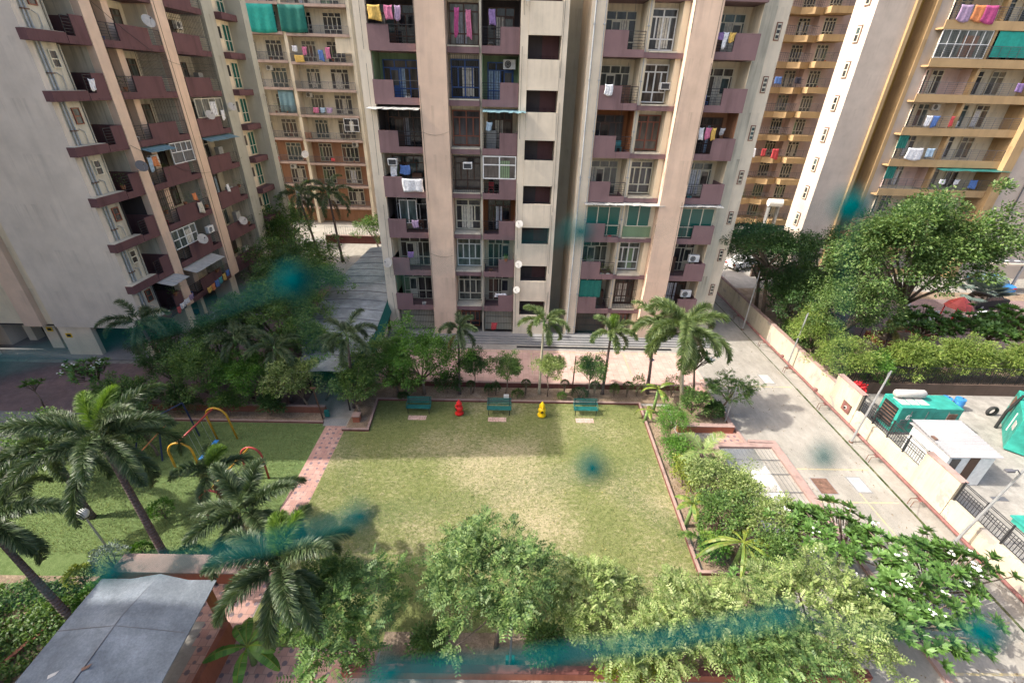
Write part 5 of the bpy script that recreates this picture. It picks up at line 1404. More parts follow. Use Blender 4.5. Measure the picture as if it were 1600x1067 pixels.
# --- row of small trees in front of the central block
for i, (x, y, z, r, lf, lab) in enumerate(((0.03, 25.4, 2.35, 1.02, 'leaf_mid', 'round clipped tree behind the middle bench'), (2.95, 25.4, 2.4, 1.0, 'leaf_pale', 'pale round clipped tree right of the yellow bin'), (5.65, 25.4, 2.4, .92, 'leaf_mid', 'round clipped tree behind the bench nearest the road'), (-2.2, 25.7, 2.4, .98, 'leaf_dark', 'dark round tree right of the slim dark trunked palm'))):
    make_tree((x - .1, y), (x, y, z), (r, r, r * .95), 58, 100, .34, .10, .045, lf, 'simple', .05, 40 + i, lab, group='small trees lined up before the central block', limbs=8)
T_ = make_tree
T_((-5.6, 25.4), (-5.7, 25.5, 2.9), (2.9, 2.1, 2.2), 170, 85, .45, .13, .06, 'leaf_bright', 'simple', .13, 50, 'wide leafy tree over the bench nearest the path', group=TG)
T_((-7.4, 25.6), (-8.3, 25.4, 2.6), (2.0, 1.6, 1.8), 110, 80, .4, .13, .06, 'leaf_mid', 'simple', .10, 51, 'leafy tree between the wide tree and the path end palm', group=TG)
T_((-9.2, 22.8), (-9.3, 23.4, 2.1), (1.4, 1.1, 1.6), 90, 80, .35, .12, .06, 'leaf_mid', 'simple', .12, 52, 'bushy tree in the kerbed corner bed at the end of the path', group=TG)
T_((-12.6, 23.4), (-13.3, 23.6, 2.3), (1.9, 1.3, 1.5), 100, 80, .4, .13, .07, 'leaf_pale', 'simple', .09, 53, 'pale green tree left of the path end beside the lamp post', group=TG)
T_((-15.8, 23.6), (-16.3, 23.7, 2.3), (2.0, 1.4, 1.7), 110, 90, .4, .12, .05, 'leaf_bright', 'simple', .10, 54, 'feathery green tree behind the tall yellow swing legs', group=TG)
T_((-18.8, 23.7), (-19.1, 23.9, 2.6), (2.1, 1.6, 2.1), 120, 90, .42, .12, .055, 'leaf_mid', 'simple', .12, 55, 'dark green tree at the left end of the swings', group=TG)
T_((-13.6, 26.8), (-13.6, 26.6, 3.0), (2.4, 1.8, 1.8), 120, 85, .42, .13, .06, 'leaf_mid', 'simple', .1, 56, 'bushy tree at the near end of the long grey roof', group=TG)
T_((-17.0, 28.5), (-16.6, 29.4, 3.8), (3.8, 2.8, 1.9), 220, 80, .5, .14, .07, 'leaf_mid', 'simple', .16, 57, 'broad dark tree spreading against the side of the long grey roof', group=TG)
T_((-16.6, 34.5), (-16.6, 34.5, 4.2), (3.6, 3.6, 1.8), 190, 75, .5, .15, .08, 'leaf_mid', 'simple', .16, 58, 'creeper covered tree halfway along the long grey roof', group=TG)
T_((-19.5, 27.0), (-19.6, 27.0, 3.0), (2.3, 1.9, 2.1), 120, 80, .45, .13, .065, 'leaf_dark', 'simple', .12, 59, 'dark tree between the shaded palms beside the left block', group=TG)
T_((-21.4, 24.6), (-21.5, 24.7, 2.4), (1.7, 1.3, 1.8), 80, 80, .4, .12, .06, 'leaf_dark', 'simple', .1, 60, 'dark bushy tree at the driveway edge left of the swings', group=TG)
T_((-24.6, 50.0), (-26.0, 50.0, 4.2), (3.4, 2.6, 2.6), 150, 60, .7, .22, .11, 'leaf_mid', 'simple', .2, 61, 'rounded tree in front of the distant block behind the left block', group=TG)
T_((-21.3, 44.0), (-20.8, 43.0, 3.2), (4.2, 3.8, 2.2), 170, 60, .7, .2, .1, 'leaf_mid', 'simple', .2, 62, 'low spreading tree at the far end of the driveway', group=TG)
T_((-26.6, 24.6), (-27.0, 24.6, 2.0), (1.7, 1.2, .9), 42, 11, .3, .34, .10, 'leaf_plumeria', 'rosette', .12, 63, 'shaded frangipani with a few white flowers on the dark driveway edge', group=TG, extra=('flower_white', 6, .07))
T_((-22.6, 22.6), (-23.4, 22.8, 1.7), (2.4, 1.2, .9), 60, 60, .35, .13, .07, 'leaf_mid', 'simple', .08, 64, 'low spreading bush below the shaded frangipani', cat='shrub', group=TG)
T_((-29.6, 23.4), (-29.6, 23.4, 1.6), (.6, .6, .3), 9, 11, .3, .34, .09, 'leaf_plumeria', 'rosette', .05, 65, 'small lone frangipani at the left edge of the driveway', group=TG)
T_((-19.6, 38.5), (-19.4, 38.0, 3.4), (3.2, 3.2, 2.2), 130, 75, .6, .17, .085, 'leaf_dark', 'simple', .18, 66, 'dark tree midway along the far side of the long grey roof', group=TG)
T_((-12.0, 24.6), (-11.7, 24.9, 2.2), (1.2, .9, 1.2), 60, 80, .38, .12, .06, 'leaf_bright', 'simple', .08, 67, 'light green tree right under the near end of the long grey roof', group=TG)
T_((-24.4, 28.0), (-24.6, 28.0, 2.6), (1.8, 1.3, 1.7), 80, 75, .42, .13, .065, 'leaf_dark', 'simple', .1, 68, 'dark tree against the stilts of the left block', group=TG)
for i, (x, y, z, rx, ry, rz_, lf, lab) in enumerate(((-24.8, 23.2, .9, 1.2, .5, .8, 'leaf_dark', 'dark low shrub at the far left of the driveway kerb'), (-22.6, 23.0, 1.1, 1.1, .5, 1.0, 'leaf_mid', 'low shrub over the driveway kerb below the frangipani'), (-20.4, 22.9, 1.2, .9, .5, 1.1, 'leaf_dark', 'dark shrub over the kerb behind the climbing frame'), (-17.4, 22.8, 1.1, 1.0, .5, 1.0, 'leaf_mid', 'leafy shrub over the kerb behind the first swing set'), (-14.9, 22.9, .9, .9, .4, .8, 'leaf_dark', 'dark shrub over the kerb right of the yellow swing legs'), (-6.9, 25.5, 1.1, 1.4, .7, 1.0, 'leaf_mid', 'leafy undergrowth behind the shaded bench'), (-4.0, 25.6, 1.0, .9, .6, .9, 'leaf_dark', 'dark undergrowth left of the slim palm'), (1.6, 9.2, .8, .8, .5, .7, 'leaf_mid', 'low shrub in the near bed right of the foreground lamp'), (-2.6, 9.2, .7, .8, .5, .6, 'leaf_mid', 'low shrub in the near bed left of the big feathery tree'))):
    T_((x, y), (x, y, z), (rx, ry, rz_), int(22 * rx) + 10, 75, .34, .12, .06, lf, 'simple', .04, 400 + i, lab, cat='shrub', group='shrubs in the garden beds')
T_((-16.5, 56.0), (-16.5, 56.0, 2.6), (3.0, 1.6, 2.0), 60, 60, .6, .2, .1, 'leaf_mid', 'simple', .14, 420, 'leafy tree before the low maroon wall at the far end of the long roof', group=TG)
T_((-27.5, 57.0), (-27.5, 57.0, 3.0), (3.0, 1.8, 2.4), 60, 60, .6, .2, .1, 'leaf_dark', 'simple', .14, 421, 'dark tree against the foot of the distant terracotta floors', group=TG)
T_((-19.5, 19.2), (-20.6, 19.6, 1.8), (1.4, 1.2, 1.2), 50, 75, .38, .12, .06, 'leaf_dark', 'simple', .08, 422, 'dark bush growing beside the climbing frame', cat='shrub', group=TG)
T_((-22.8, 17.2), (-23.0, 17.4, 2.2), (2.0, 1.6, 1.6), 70, 75, .42, .13, .065, 'leaf_mid', 'simple', .1, 423, 'leafy tree at the left edge behind the bushy palm', group=TG)
# --- foreground trees with compound leaves
T_((-0.2, 9.4), (-0.6, 9.9, 3.5), (2.3, 1.9, 1.8), 120, 13, .42, .145, .062, 'leaf_fresh', 'spray', .10, 70, 'large feathery leaved tree in front of the lawn left of the lamp post', group=TG, limbs=12)
T_((-5.4, 9.0), (-5.3, 8.9, 3.1), (1.75, 1.8, 1.8), 78, 13, .40, .15, .062, 'leaf_mid', 'spray', .10, 71, 'shaded feathery tree beside the foreground palm', group=TG)
T_((3.2, 9.4), (3.1, 9.8, 2.7), (1.5, 1.25, 1.1), 66, 12, .36, .14, .058, 'leaf_pale', 'spray', .07, 72, 'pale feathery tree right of the foreground lamp post', group=TG)
T_((6.6, 8.9), (6.6, 8.9, 2.7), (2.2, 1.4, 1.3), 90, 12, .36, .145, .06, 'leaf_pale', 'spray', .08, 73, 'pale feathery tree at the bottom centre right of the lawn edge', group=TG)
T_((11.3, 9.4), (11.0, 9.3, 2.8), (2.5, 1.9, 1.4), 110, 12, .38, .145, .06, 'leaf_pale', 'spray', .09, 74, 'pale feathery tree between the lawn corner and the white flowering trees', group=TG)
T_((5.0, 8.1), (5.0, 8.0, 2.6), (1.5, .9, 1.0), 46, 12, .38, .14, .06, 'leaf_pale', 'spray', .07, 77, 'pale feathery tree in front of the red kerb at the bottom centre', group=TG)
T_((8.9, 8.0), (8.7, 7.7, 2.8), (1.8, .9, 1.0), 56, 12, .38, .14, .06, 'leaf_fresh', 'spray', .07, 78, 'feathery tree in front of the red kerb left of the frangipani group', group=TG)
T_((4.4, 8.2), (4.6, 7.9, 1.7), (1.3, .8, .9), 40, 60, .35, .11, .065, 'leaf_yellow', 'simple', .06, 75, 'yellow green shrub against the red kerb at the bottom of the view', cat='shrub', group=TG)
T_((9.0, 7.9), (9.0, 7.8, 1.8), (1.7, .8, .9), 46, 60, .38, .11, .065, 'leaf_pale', 'simple', .06, 76, 'light green shrub at the bottom edge below the feathery trees', cat='shrub', group=TG)
# frangipani group
T_((14.7, 12.6), (14.0, 13.0, 2.3), (2.2, 1.7, .75), 110, 17, .3, .34, .135, 'leaf_plumeria', 'rosette', .10, 80, 'frangipani nearest the light well, left of three flowering beside the road', group='flowering frangipani beside the road', extra=('flower_white', 4, .055))
T_((16.4, 10.6), (16.7, 11.2, 2.5), (2.5, 1.9, .8), 150, 17, .3, .34, .135, 'leaf_plumeria', 'rosette', .10, 81, 'frangipani reaching over the road, rightmost of three with white flowers', group='flowering frangipani beside the road', extra=('flower_white', 14, .07))
T_((14.2, 9.0), (14.4, 9.3, 2.5), (2.2, 1.5, .75), 110, 17, .3, .34, .135, 'leaf_plumeria', 'rosette', .10, 82, 'nearest frangipani at the bottom of the view with few white flowers', group='flowering frangipani beside the road', extra=('flower_white', 6, .055))
T_((9.9, 10.9), (9.9, 11.2, 1.4), (.9, .7, .5), 16, 13, .3, .30, .10, 'leaf_plumeria', 'rosette', .07, 83, 'low frangipani growing at the lawn corner by the garden kerb', group='flowering frangipani beside the road')
T_((12.9, 25.5), (12.6, 25.4, 3.4), (1.0, .9, .8), 18, 12, .3, .32, .11, 'leaf_plumeria', 'rosette', .1, 84, 'frangipani partly behind the large leaning palm', group=TG, extra=('flower_white', 4, .08))
# garden bed on the right of the lawn
T_((14.0, 24.0), (14.1, 23.6, 2.2), (1.45, 1.2, .85), 46, 14, .38, .11, .045, 'leaf_mid', 'spray', .08, 85, 'small dark feathery tree behind the raised red planter', group=TG)
T_((11.9, 23.0), (11.9, 23.0, 1.6), (.9, .7, 1.1), 34, 70, .32, .11, .06, 'leaf_mid', 'simple', .06, 86, 'upright leafy shrub on the raised red planter', cat='shrub', group=TG)
make_shrub((13.1, 22.8, 1.0), (.55, .5, .7), 2600, .12, 'leaf_dark', 87, 'dark green bush at the middle of the raised red planter')
T_((9.9, 21.4), (9.9, 21.2, 1.5), (1.15, 1.0, 1.0), 50, 110, .34, .10, .028, 'leaf_bright', 'simple', .07, 88, 'fine leaved light green round bush at the far right lawn edge', cat='shrub', group=TG)
T_((9.7, 19.2), (9.7, 19.2, 1.0), (.8, 1.3, .8), 40, 80, .32, .10, .05, 'leaf_bright', 'simple', .05, 89, 'leafy shrubs below the fine leaved round bush', cat='shrub', group=TG)
for i, (x, y, z, rx, ry, rz_, lf, lab) in enumerate(((10.6, 16.7, 1.6, 1.5, 1.0, .9, 'leaf_pale', 'pale leafy shrub below the feathery low palm'), (11.5, 15.6, 1.7, 1.1, 1.2, 1.0, 'leaf_pale', 'pale shrub leaning over the near end of the light well'), (10.2, 14.6, 1.5, 1.4, 1.2, 1.0, 'leaf_mid', 'green shrub behind the big banana leaves'), (12.0, 13.8, 1.8, 1.5, 1.2, 1.1, 'leaf_pale', 'pale shrub right of the big banana plant'), (9.6, 17.6, 1.0, .7, .9, .7, 'leaf_yellow', 'yellow green shrub beside the garden kerb'), (11.4, 12.4, 1.6, 1.1, .8, .9, 'leaf_mid', 'shrub between the banana plant and the feathery trees'), (9.4, 13.2, .8, .6, .6, .6, 'leaf_bright', 'low bright bush in the near corner of the garden bed'))):
    T_((x, y), (x, y, z), (rx, ry, rz_), int(30 * rx * ry) + 14, 75, .34, .115, .055, lf, 'simple', .05, 90 + i, lab, cat='shrub', group='shrubs in the garden beds')
make_banana((10.2, 12.7), 12, 2.3, .22, 1.9, 3, 'banana plant with long arching yellow green leaves at the near garden corner', 'leaf_banana', (-.35, 1.0))
make_banana((8.9, 15.0), 5, 1.2, .3, 1.6, 5, 'smaller banana plant hanging over the garden kerb onto the lawn', 'leaf_banana', (-.3, .9))
make_banana((9.7, 23.9), 6, 1.4, .32, 1.9, 6, 'banana plant at the far right corner of the lawn', 'leaf_banana', (.1, 1.2))
make_banana((8.9, 22.9), 4, 1.2, .3, 1.0, 9, 'low banana plant leaning over the far right lawn corner', 'leaf_banana', (-.2, .9))
make_banana((-9.0, 8.75), 7, 1.5, .4, 1.1, 8, 'bright green banana plant on the red terrace paving', 'leaf_bright', (.0, .9))
# clipped and low plants along the bed
for i, (x, y, z, r, lf, lab) in enumerate(((1.35, 25.5, 1.0, .33, 'leaf_dark', 'small clipped ball bush left of the pale trunked palm'), (4.0, 25.6, 1.0, .3, 'leaf_dark', 'small clipped ball bush left of the grey bed pole'), (6.05, 25.5, .95, .33, 'leaf_dark', 'small clipped ball bush behind the bench nearest the road'), (8.3, 25.5, .95, .36, 'leaf_dark', 'small clipped ball bush at the right end of the bed'), (-2.4, 25.5, .85, .3, 'leaf_dark', 'small clipped ball bush left of the slim palm'))):
    make_shrub((x, y, z), (r, r, r), 900, .06, lf, 110 + i, lab, group='clipped ball bushes in the bed', nb=.2)
    mb = MB(); mb.tube([(x, y, 0.05), (x, y, z)], .03, 'bark', 5)
    o = mb.build('stem', None); o.parent = D.objects[[q.name for q in D.objects if q.get('label') == lab][0]]; o.location = -Vector(o.parent.location)
for i, (x, y, rx, h, lf, lab) in enumerate(((-1.2, 25.4, .25, .5, 'leaf_dark', 'narrow dark shrub left of the middle bench tree'), (-.7, 25.5, .3, .55, 'leaf_dark', 'second narrow dark shrub beside the middle bench tree'), (.8, 25.2, .4, .35, 'leaf_mid', 'low green shrub behind the middle bench'), (3.8, 25.1, .3, .3, 'leaf_mid', 'low shrub right of the yellow bin'), (5.0, 25.3, .6, .4, 'leaf_dark', 'wide low dark shrub behind the bench nearest the road'), (7.45, 25.6, .3, .55, 'leaf_mid', 'slim green shrub right of the third bed palm'), (9.0, 25.6, .5, .9, 'leaf_mid', 'open leafy shrub below the corner lamp post'), (11.4, 25.6, .7, .9, 'leaf_mid', 'dark leafy shrub behind the large leaning palm'), (-6.9, 24.9, .35, .25, 'leaf_dark', 'small low shrub at the left end of the bed'))):
    make_shrub((x, y, h), (rx, rx * .8, h), 500, .10, lf, 120 + i, lab)
for i, (x, y, z, rx, ry, h, n, lf, lab) in enumerate(((-17.35, 11.6, .6, .5, .45, .45, 1500, 'leaf_yellow', 'bright yellow green round bush at the corner of the playground lawn'), (-16.6, 12.3, .7, .7, .6, .7, 900, 'leaf_silver', 'silvery grey shrub at the foot of the white globe lamp'), (-16.3, 15.0, .6, .5, .5, .5, 800, 'leaf_bright', 'small bush on the playground lawn beside the big palm trunk'), (-15.9, 13.0, .4, .5, .3, .35, 700, 'leaf_bright', 'low bush left of the big palm trunk'), (-13.6, 12.9, .4, .6, .3, .35, 700, 'leaf_mid', 'low bush right of the big palm trunk'), (-12.7, 15.0, .8, .7, .5, .7, 1100, 'leaf_mid', 'thin leafy shrub below the young palm'), (-27.5, 19.5, .9, 1.2, .9, .8, 1800, 'leaf_mid', 'rounded bush at the left edge of the driveway'), (-19.6, 22.8, .7, .8, .5, .6, 900, 'leaf_dark', 'dark round bush by the driveway kerb'), (-16.3, 10.9, .5, .5, .7, .4, 900, 'leaf_bright', 'green bush squeezed beside the grey canopy roof'))):
    make_shrub((x, y, z), (rx, ry, h), n, .10, lf, 140 + i, lab)
for i, (x, y) in enumerate(((-20.5, 10.3), (-18.6, 9.6), (-19.8, 8.6), (-17.8, 8.2), (-21.2, 9.3), (-18.0, 10.8))):
    pass
# ground cover, lower left
rg = np.random.default_rng(5)
n = 26000
P = np.stack([rg.uniform(-24, -15.2, n), rg.uniform(6.5, 11.6, n), rg.uniform(.02, .4, n)], 1)
keep = (P[:, 0] < -16.4 - (9.6 - P[:, 1]).clip(0) * -.0 ) & (P[:, 0] < -16.0 - (11.6 - P[:, 1]) * .28)
P = P[keep]; P[:, 2] += .25 * np.sin(P[:, 0] * 1.9) * np.sin(P[:, 1] * 2.3)
V, Fq = leaves(P, rg.normal(size=(len(P), 3)) + [0, 0, .4], np.tile([0, 0, 1.0], (len(P), 1)) + rg.normal(size=(len(P), 3)) * .4, rg.uniform(.08, .2, len(P)), rg.uniform(.05, .11, len(P)))
tag(mesh_obj('ground_cover', np_mesh('ground_cover', V, Fq, ['leaf_mid'])), 'dense low green ground cover left of the grey canopy', 'ground cover', kind='stuff')
# short grass on the two lawns
def grass(name, n, xr, yr, lab, seed, inside=None):
    rg = np.random.default_rng(seed)
    P = np.stack([rg.uniform(*xr, n), rg.uniform(*yr, n), np.full(n, .008)], 1)
    if inside is not None: P = P[inside(P)]
    k = len(P)
    Dr = np.stack([rg.normal(size=k) * .6, rg.normal(size=k) * .6, np.ones(k)], 1)
    Nn = np.stack([rg.normal(size=k), rg.normal(size=k), np.zeros(k)], 1)
    V, Fq = leaves(P, Dr, Nn, rg.uniform(.03, .085, k), rg.uniform(.012, .03, k))
    return tag(mesh_obj(name, np_mesh(name, V, Fq, ['grass_blade'])), lab, 'grass', kind='stuff')
grass('grass', 60000, (-9.8, 12.2), (9.4, 24.6), 'short patchy grass tufts on the sunny main lawn', 1, lambda P: ((P[:, 0] < 8.6) | (P[:, 1] < 12.3)) & ((P[:, 0] > -8.2) | (P[:, 1] < 21.4)))
grass('grass', 45000, (-25.8, -11.2), (13.0, 22.1), 'short green grass tufts on the playground lawn', 2)

rg = np.random.default_rng(77)
def fallen(lab, n, xr, yr, z, mats_):
    P = np.stack([rg.uniform(*xr, n), rg.uniform(*yr, n), np.full(n, z)], 1)
    V, Fq = leaves(P, np.stack([rg.normal(size=n), rg.normal(size=n), rg.uniform(0, .3, n)], 1), np.tile([0, 0, 1.0], (n, 1)) + rg.normal(size=(n, 3)) * .25, rg.uniform(.05, .13, n), rg.uniform(.03, .06, n))
    tag(mesh_obj('fallen_leaves', np_mesh('fallen_leaves', V, Fq, [mats_])), lab, 'fallen leaves', kind='stuff')
fallen('dry leaves scattered over the main lawn', 500, (-9.5, 8.5), (9.5, 24.5), .05, 'leaf_dry')
fallen('dry leaves scattered on the road and yard', 500, (14.9, 20.8), (8, 40), .035, 'leaf_dead')
fallen('dry leaf litter on the plaza paving', 300, (-8.5, 13), (26.9, 31.6), .03, 'leaf_dead')
fallen('dry leaves on the long grey roof', 300, (-14.5, -10.2), (26, 46), 3.16, 'leaf_dead')
fallen('dry leaves in the garden bed', 900, (9.0, 12.5), (12.7, 24.4), .05, 'leaf_dead')
# --- right side: park trees, hedge
T_((33.0, 34.4), (30.2, 32.8, 7.9), (6.0, 3.6, 5.0), 210, 190, .95, .20, .12, 'leaf_fresh', 'simple', .28, 200, 'largest sunlit broadleaf tree of the park in front of the tall tower', group='trees in the park across the road', limbs=16)
T_((26.6, 31.6), (26.0, 31.2, 4.6), (3.3, 2.6, 2.8), 170, 80, .55, .16, .07, 'leaf_fresh', 'simple', .18, 201, 'feathery green tree left of the largest park tree', group='trees in the park across the road')
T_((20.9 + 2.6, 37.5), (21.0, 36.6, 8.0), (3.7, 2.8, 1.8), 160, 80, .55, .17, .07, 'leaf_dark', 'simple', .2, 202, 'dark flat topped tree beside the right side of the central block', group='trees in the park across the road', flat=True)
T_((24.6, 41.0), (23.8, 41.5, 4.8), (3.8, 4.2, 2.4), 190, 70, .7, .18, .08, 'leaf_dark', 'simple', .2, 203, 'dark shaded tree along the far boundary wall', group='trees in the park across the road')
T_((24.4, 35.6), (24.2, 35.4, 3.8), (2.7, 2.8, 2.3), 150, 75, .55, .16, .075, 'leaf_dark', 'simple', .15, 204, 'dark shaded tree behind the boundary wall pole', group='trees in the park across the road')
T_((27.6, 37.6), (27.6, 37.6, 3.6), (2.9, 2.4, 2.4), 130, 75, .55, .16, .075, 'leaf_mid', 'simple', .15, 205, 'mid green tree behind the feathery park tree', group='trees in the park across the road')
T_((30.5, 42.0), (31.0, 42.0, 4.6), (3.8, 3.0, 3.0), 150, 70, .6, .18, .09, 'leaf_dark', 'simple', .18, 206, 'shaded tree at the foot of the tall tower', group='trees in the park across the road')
T_((23.6, 30.4), (23.4, 30.6, 2.8), (1.8, 2.1, 1.7), 110, 85, .42, .15, .05, 'leaf_lime', 'simple', .08, 207, 'yellow green bamboo like bush leaning on the boundary wall', cat='bush', group='bushes along the yard and wall')
T_((24.3, 27.9), (24.0, 27.8, 2.2), (2.0, 1.9, 1.6), 110, 85, .42, .15, .045, 'leaf_lime', 'simple', .08, 208, 'light green bush at the corner of the generator yard', cat='bush', group='bushes along the yard and wall')
T_((26.2, 27.4), (26.4, 27.5, 1.6), (1.4, 1.2, 1.2), 52, 85, .4, .15, .045, 'leaf_bright', 'simple', .08, 209, 'green bush behind the tall cream wall block', cat='bush', group='bushes along the yard and wall')
for i, (x, rx, lab) in enumerate(((29.6, 1.9, 'bright bushy hedge clump behind the green generator'), (33.8, 2.1, 'wider bright hedge clump behind the blue barrels'), (38.2, 2.2, 'bright hedge clump above the large green container'))):
    T_((x, 28.2), (x, 28.1 + .3 * (i % 2), 1.8), (rx, 1.4, 1.8), 120, 120, .45, .19, .05, 'leaf_lime', 'simple', .1, 210 + i, lab, cat='bush', group='bushes along the yard and wall')
T_((34.0, 33.2), (34.0, 32.8, 2.4), (2.6, 1.8, 1.3), 210, 14, .35, .40, .15, 'leaf_plumeria', 'rosette', .12, 220, 'shaded frangipani with white flowers in the park', group='trees in the park across the road', extra=('flower_white', 14, .09))
T_((38.6, 32.2), (38.6, 31.4, 3.0), (3.2, 2.2, 1.5), 300, 14, .35, .42, .16, 'leaf_plumeria', 'rosette', .13, 221, 'sunlit glossy frangipani at the right edge of the park', group='trees in the park across the road')
T_((28.2, 40.0), (28.4, 38.6, 1.8), (4.5, 3.5, 1.2), 150, 60, .6, .16, .08, 'leaf_dark', 'simple', .1, 222, 'low dark undergrowth below the park trees', cat='bush', group='bushes along the yard and wall')
T_((23.9, 33.0), (23.9, 33.0, 1.3), (1.1, 2.2, 1.0), 50, 60, .5, .15, .07, 'leaf_mid', 'simple', .08, 223, 'low green bush behind the boundary wall in shade', cat='bush', group='bushes along the yard and wall')
T_((29.0, 13.8), (28.6, 13.6, 1.8), (1.5, 1.1, 1.2), 50, 80, .4, .14, .05, 'leaf_yellow', 'simple', .08, 224, 'yellow green bush behind the fence at the right edge', cat='bush', group='bushes along the yard and wall')
make_shrub((29.6, 30.2, .6), (1.3, .8, .6), 1500, .13, 'leaf_yellow', 230, 'low yellow green shrub in the park bed near the seat')
make_shrub((27.2, 30.0, .5), (1.0, .7, .5), 900, .13, 'leaf_dry', 231, 'dry yellowish shrub in the park bed by the park lamp')
P_((30.6, 32.0), (30.6, 32.0, 2.2), 7, 1.0, .4, 60, .06, .09, 232, 'small yellowing palm in the park bed', 'leaf_dry', droop=1.9, shaft=False, group='palms around the park')
# silver fan palm
e = empty('fan_palm', (46.0, 41.0, 0), 'silvery blue fan palm at the right edge in front of the carport', 'palm')
mb = MB(); mb.tube([(46, 41, 0), (46, 41, 1.6)], .25, 'palm_bark', 8); mb.build('trunk', e)
rg = np.random.default_rng(9); parts = []
for i in range(20):
    az, el = i * 2.4, rg.uniform(.0, 1.2)
    dv = np.array([math.cos(el) * math.cos(az), math.cos(el) * math.sin(az), math.sin(el)])
    c = np.array([46, 41, 1.8]) + dv * 1.4
    s_ = unitv(np.cross(dv, [0, 0, 1.0])[None])[0]; k = 26
    an = np.linspace(-1.9, 1.9, k)
    dd = dv[None] * np.cos(an)[:, None] + s_[None] * np.sin(an)[:, None]
    parts.append(leaves(np.repeat(c[None], k, 0), dd, np.tile(np.cross(s_, dv), (k, 1)), np.full(k, 1.15), np.full(k, .14), .05))
V, Fq = merge(parts); mesh_obj('fan_leaves', np_mesh('fan_leaves', V, Fq, ['leaf_silver']), e)

# ================================================================== OBJECTS
# --- long shed roof
e = empty('shed', (-12.5, 34, 0), 'long low building with a dusty grey sheet roof running back beside the central block', 'shed')
mb = MB()
LR = [(-12.9, 23.4), (-13.4, 25.5), (-14.6, 29), (-15.3, 34), (-15.3, 41), (-15.0, 48)]
RR = [(-10.0, 23.6), (-9.7, 25.5), (-9.5, 29), (-9.9, 34), (-10.7, 41), (-11.6, 48)]
vs = []
for (a, b) in zip(LR, RR):
    for t in (0, .25, .5, .75, 1): vs.append((a[0] + (b[0] - a[0]) * t, a[1] + (b[1] - a[1]) * t, 2.95 + .16 * math.sin(t * math.pi)))
fs = [(i * 5 + j, i * 5 + j + 1, i * 5 + j + 6, i * 5 + j + 5) for i in range(5) for j in range(4)]
mb.add(vs, fs, 'shed_grey'); o = mb.build('roof', e); m_ = o.modifiers.new('s', 'SOLIDIFY'); m_.thickness = .06
mb = MB()
for (a, b) in zip(RR[:-1], RR[1:]): mb.quad((a[0] + .03, a[1], 2.95), (b[0] + .03, b[1], 2.95), (b[0] + .3, b[1], 2.05), (a[0] + .3, a[1], 2.05), 'green_mesh_dark')
o = mb.build('side_netting', e); m_ = o.modifiers.new('s', 'SOLIDIFY'); m_.thickness = .01
mb = MB()
for (a, b) in zip(RR[1:-1], RR[2:]): mb.prism([(a[0] - .3, a[1]), (a[0] - .15, a[1]), (b[0] - .15, b[1]), (b[0] - .3, b[1])], 0, 1.6, 'cream')
for (a, b) in zip(LR[1:-1], LR[2:]): mb.prism([(a[0] + .3, a[1]), (a[0] + .45, a[1]), (b[0] + .45, b[1]), (b[0] + .3, b[1])], 0, 2.9, 'brown_wall')
mb.build('wall', e)
for i, (a, b) in enumerate(zip(RR, LR)):
    mb = MB(); mb.tube([(a[0] - .1, a[1], 0), (a[0] - .1, a[1], 2.93)], .05, 'rail_black', 6); mb.build('post', e)
    if i < 2: mb = MB(); mb.tube([(b[0] + .1, b[1], 0), (b[0] + .1, b[1], 2.93)], .05, 'rail_black', 6); mb.build('post', e)
mb = MB()
for t in range(1, 14):
    y = 23.6 + t * 1.75
    def ex(T, y):
        for (a, b) in zip(T[:-1], T[1:]):
            if a[1] <= y <= b[1]: return a[0] + (b[0] - a[0]) * (y - a[1]) / (b[1] - a[1])
        return T[-1][0]
    l_, r_ = ex(LR, y) + .02, ex(RR, y) - .02
    mb.tube([(l_ + (r_ - l_) * q / 6, y, 2.965 + .16 * math.sin(q / 6 * math.pi)) for q in range(7)], .03, 'rail_grey', 5)
mb.build('roof_seam', e)
# --- near canopy
e = empty('pavilion', (-12.2, 7, 0), 'grey fabric covered pavilion roof in the bottom left corner', 'pavilion')
mb = MB()
xs = [-14.25, -13.2, -12.3, -11.2, -10.2]; zs_ = [2.95, 3.16, 3.3, 3.14, 2.95]
vs, fs = [], []
ys = [10.0, 8.5, 7.0, 5.5, 4.0, 2.5]
for j, y in enumerate(ys):
    for i, (x, z) in enumerate(zip(xs, zs_)):
        x2 = x + (.45 if i == 4 else 0) * (j / 5)
        vs.append((x2, y + (.18 if (j == 0 and i == 2) else 0), (z if j else 2.93 + (.06 if i == 2 else 0)) + .02 * math.sin(i * 2 + j * 3)))
for j in range(5):
    for i in range(4): fs.append((j * 5 + i, j * 5 + i + 1, j * 5 + i + 6, j * 5 + i + 5))
mb.add(vs, fs, 'canopy_grey'); o = mb.build('roof', e); m_ = o.modifiers.new('s', 'SOLIDIFY'); m_.thickness = .05
m_ = o.modifiers.new('d', 'SUBSURF'); m_.subdivision_type = 'SIMPLE'; m_.levels = m_.render_levels = 2
for i, (x, y) in enumerate(((-14.0, 9.7), (-10.4, 9.7), (-14.0, 5), (-10.2, 5))):
    mb = MB(); mb.box(x - .1, x + .1, y - .1, y + .1, 0, 2.85, 'orange_dark'); mb.build('post', e)
mb = MB()
for y in (8.2, 6.3): mb.tube([(x, y, z + .06) for x, z in zip(xs, zs_)], .012, 'rail_grey', 4)
mb.tube([(-12.3, 9.9, 3.07), (-12.3, 8.5, 3.36), (-12.3, 4, 3.36)], .014, 'rail_grey', 4); mb.build('roof_seam', e)
mb = MB(); mb.box(-10.25, -10.05, 3.0, 9.6, .015, 1.1, 'red_planter'); mb.build('low_wall', e)
mb = MB()
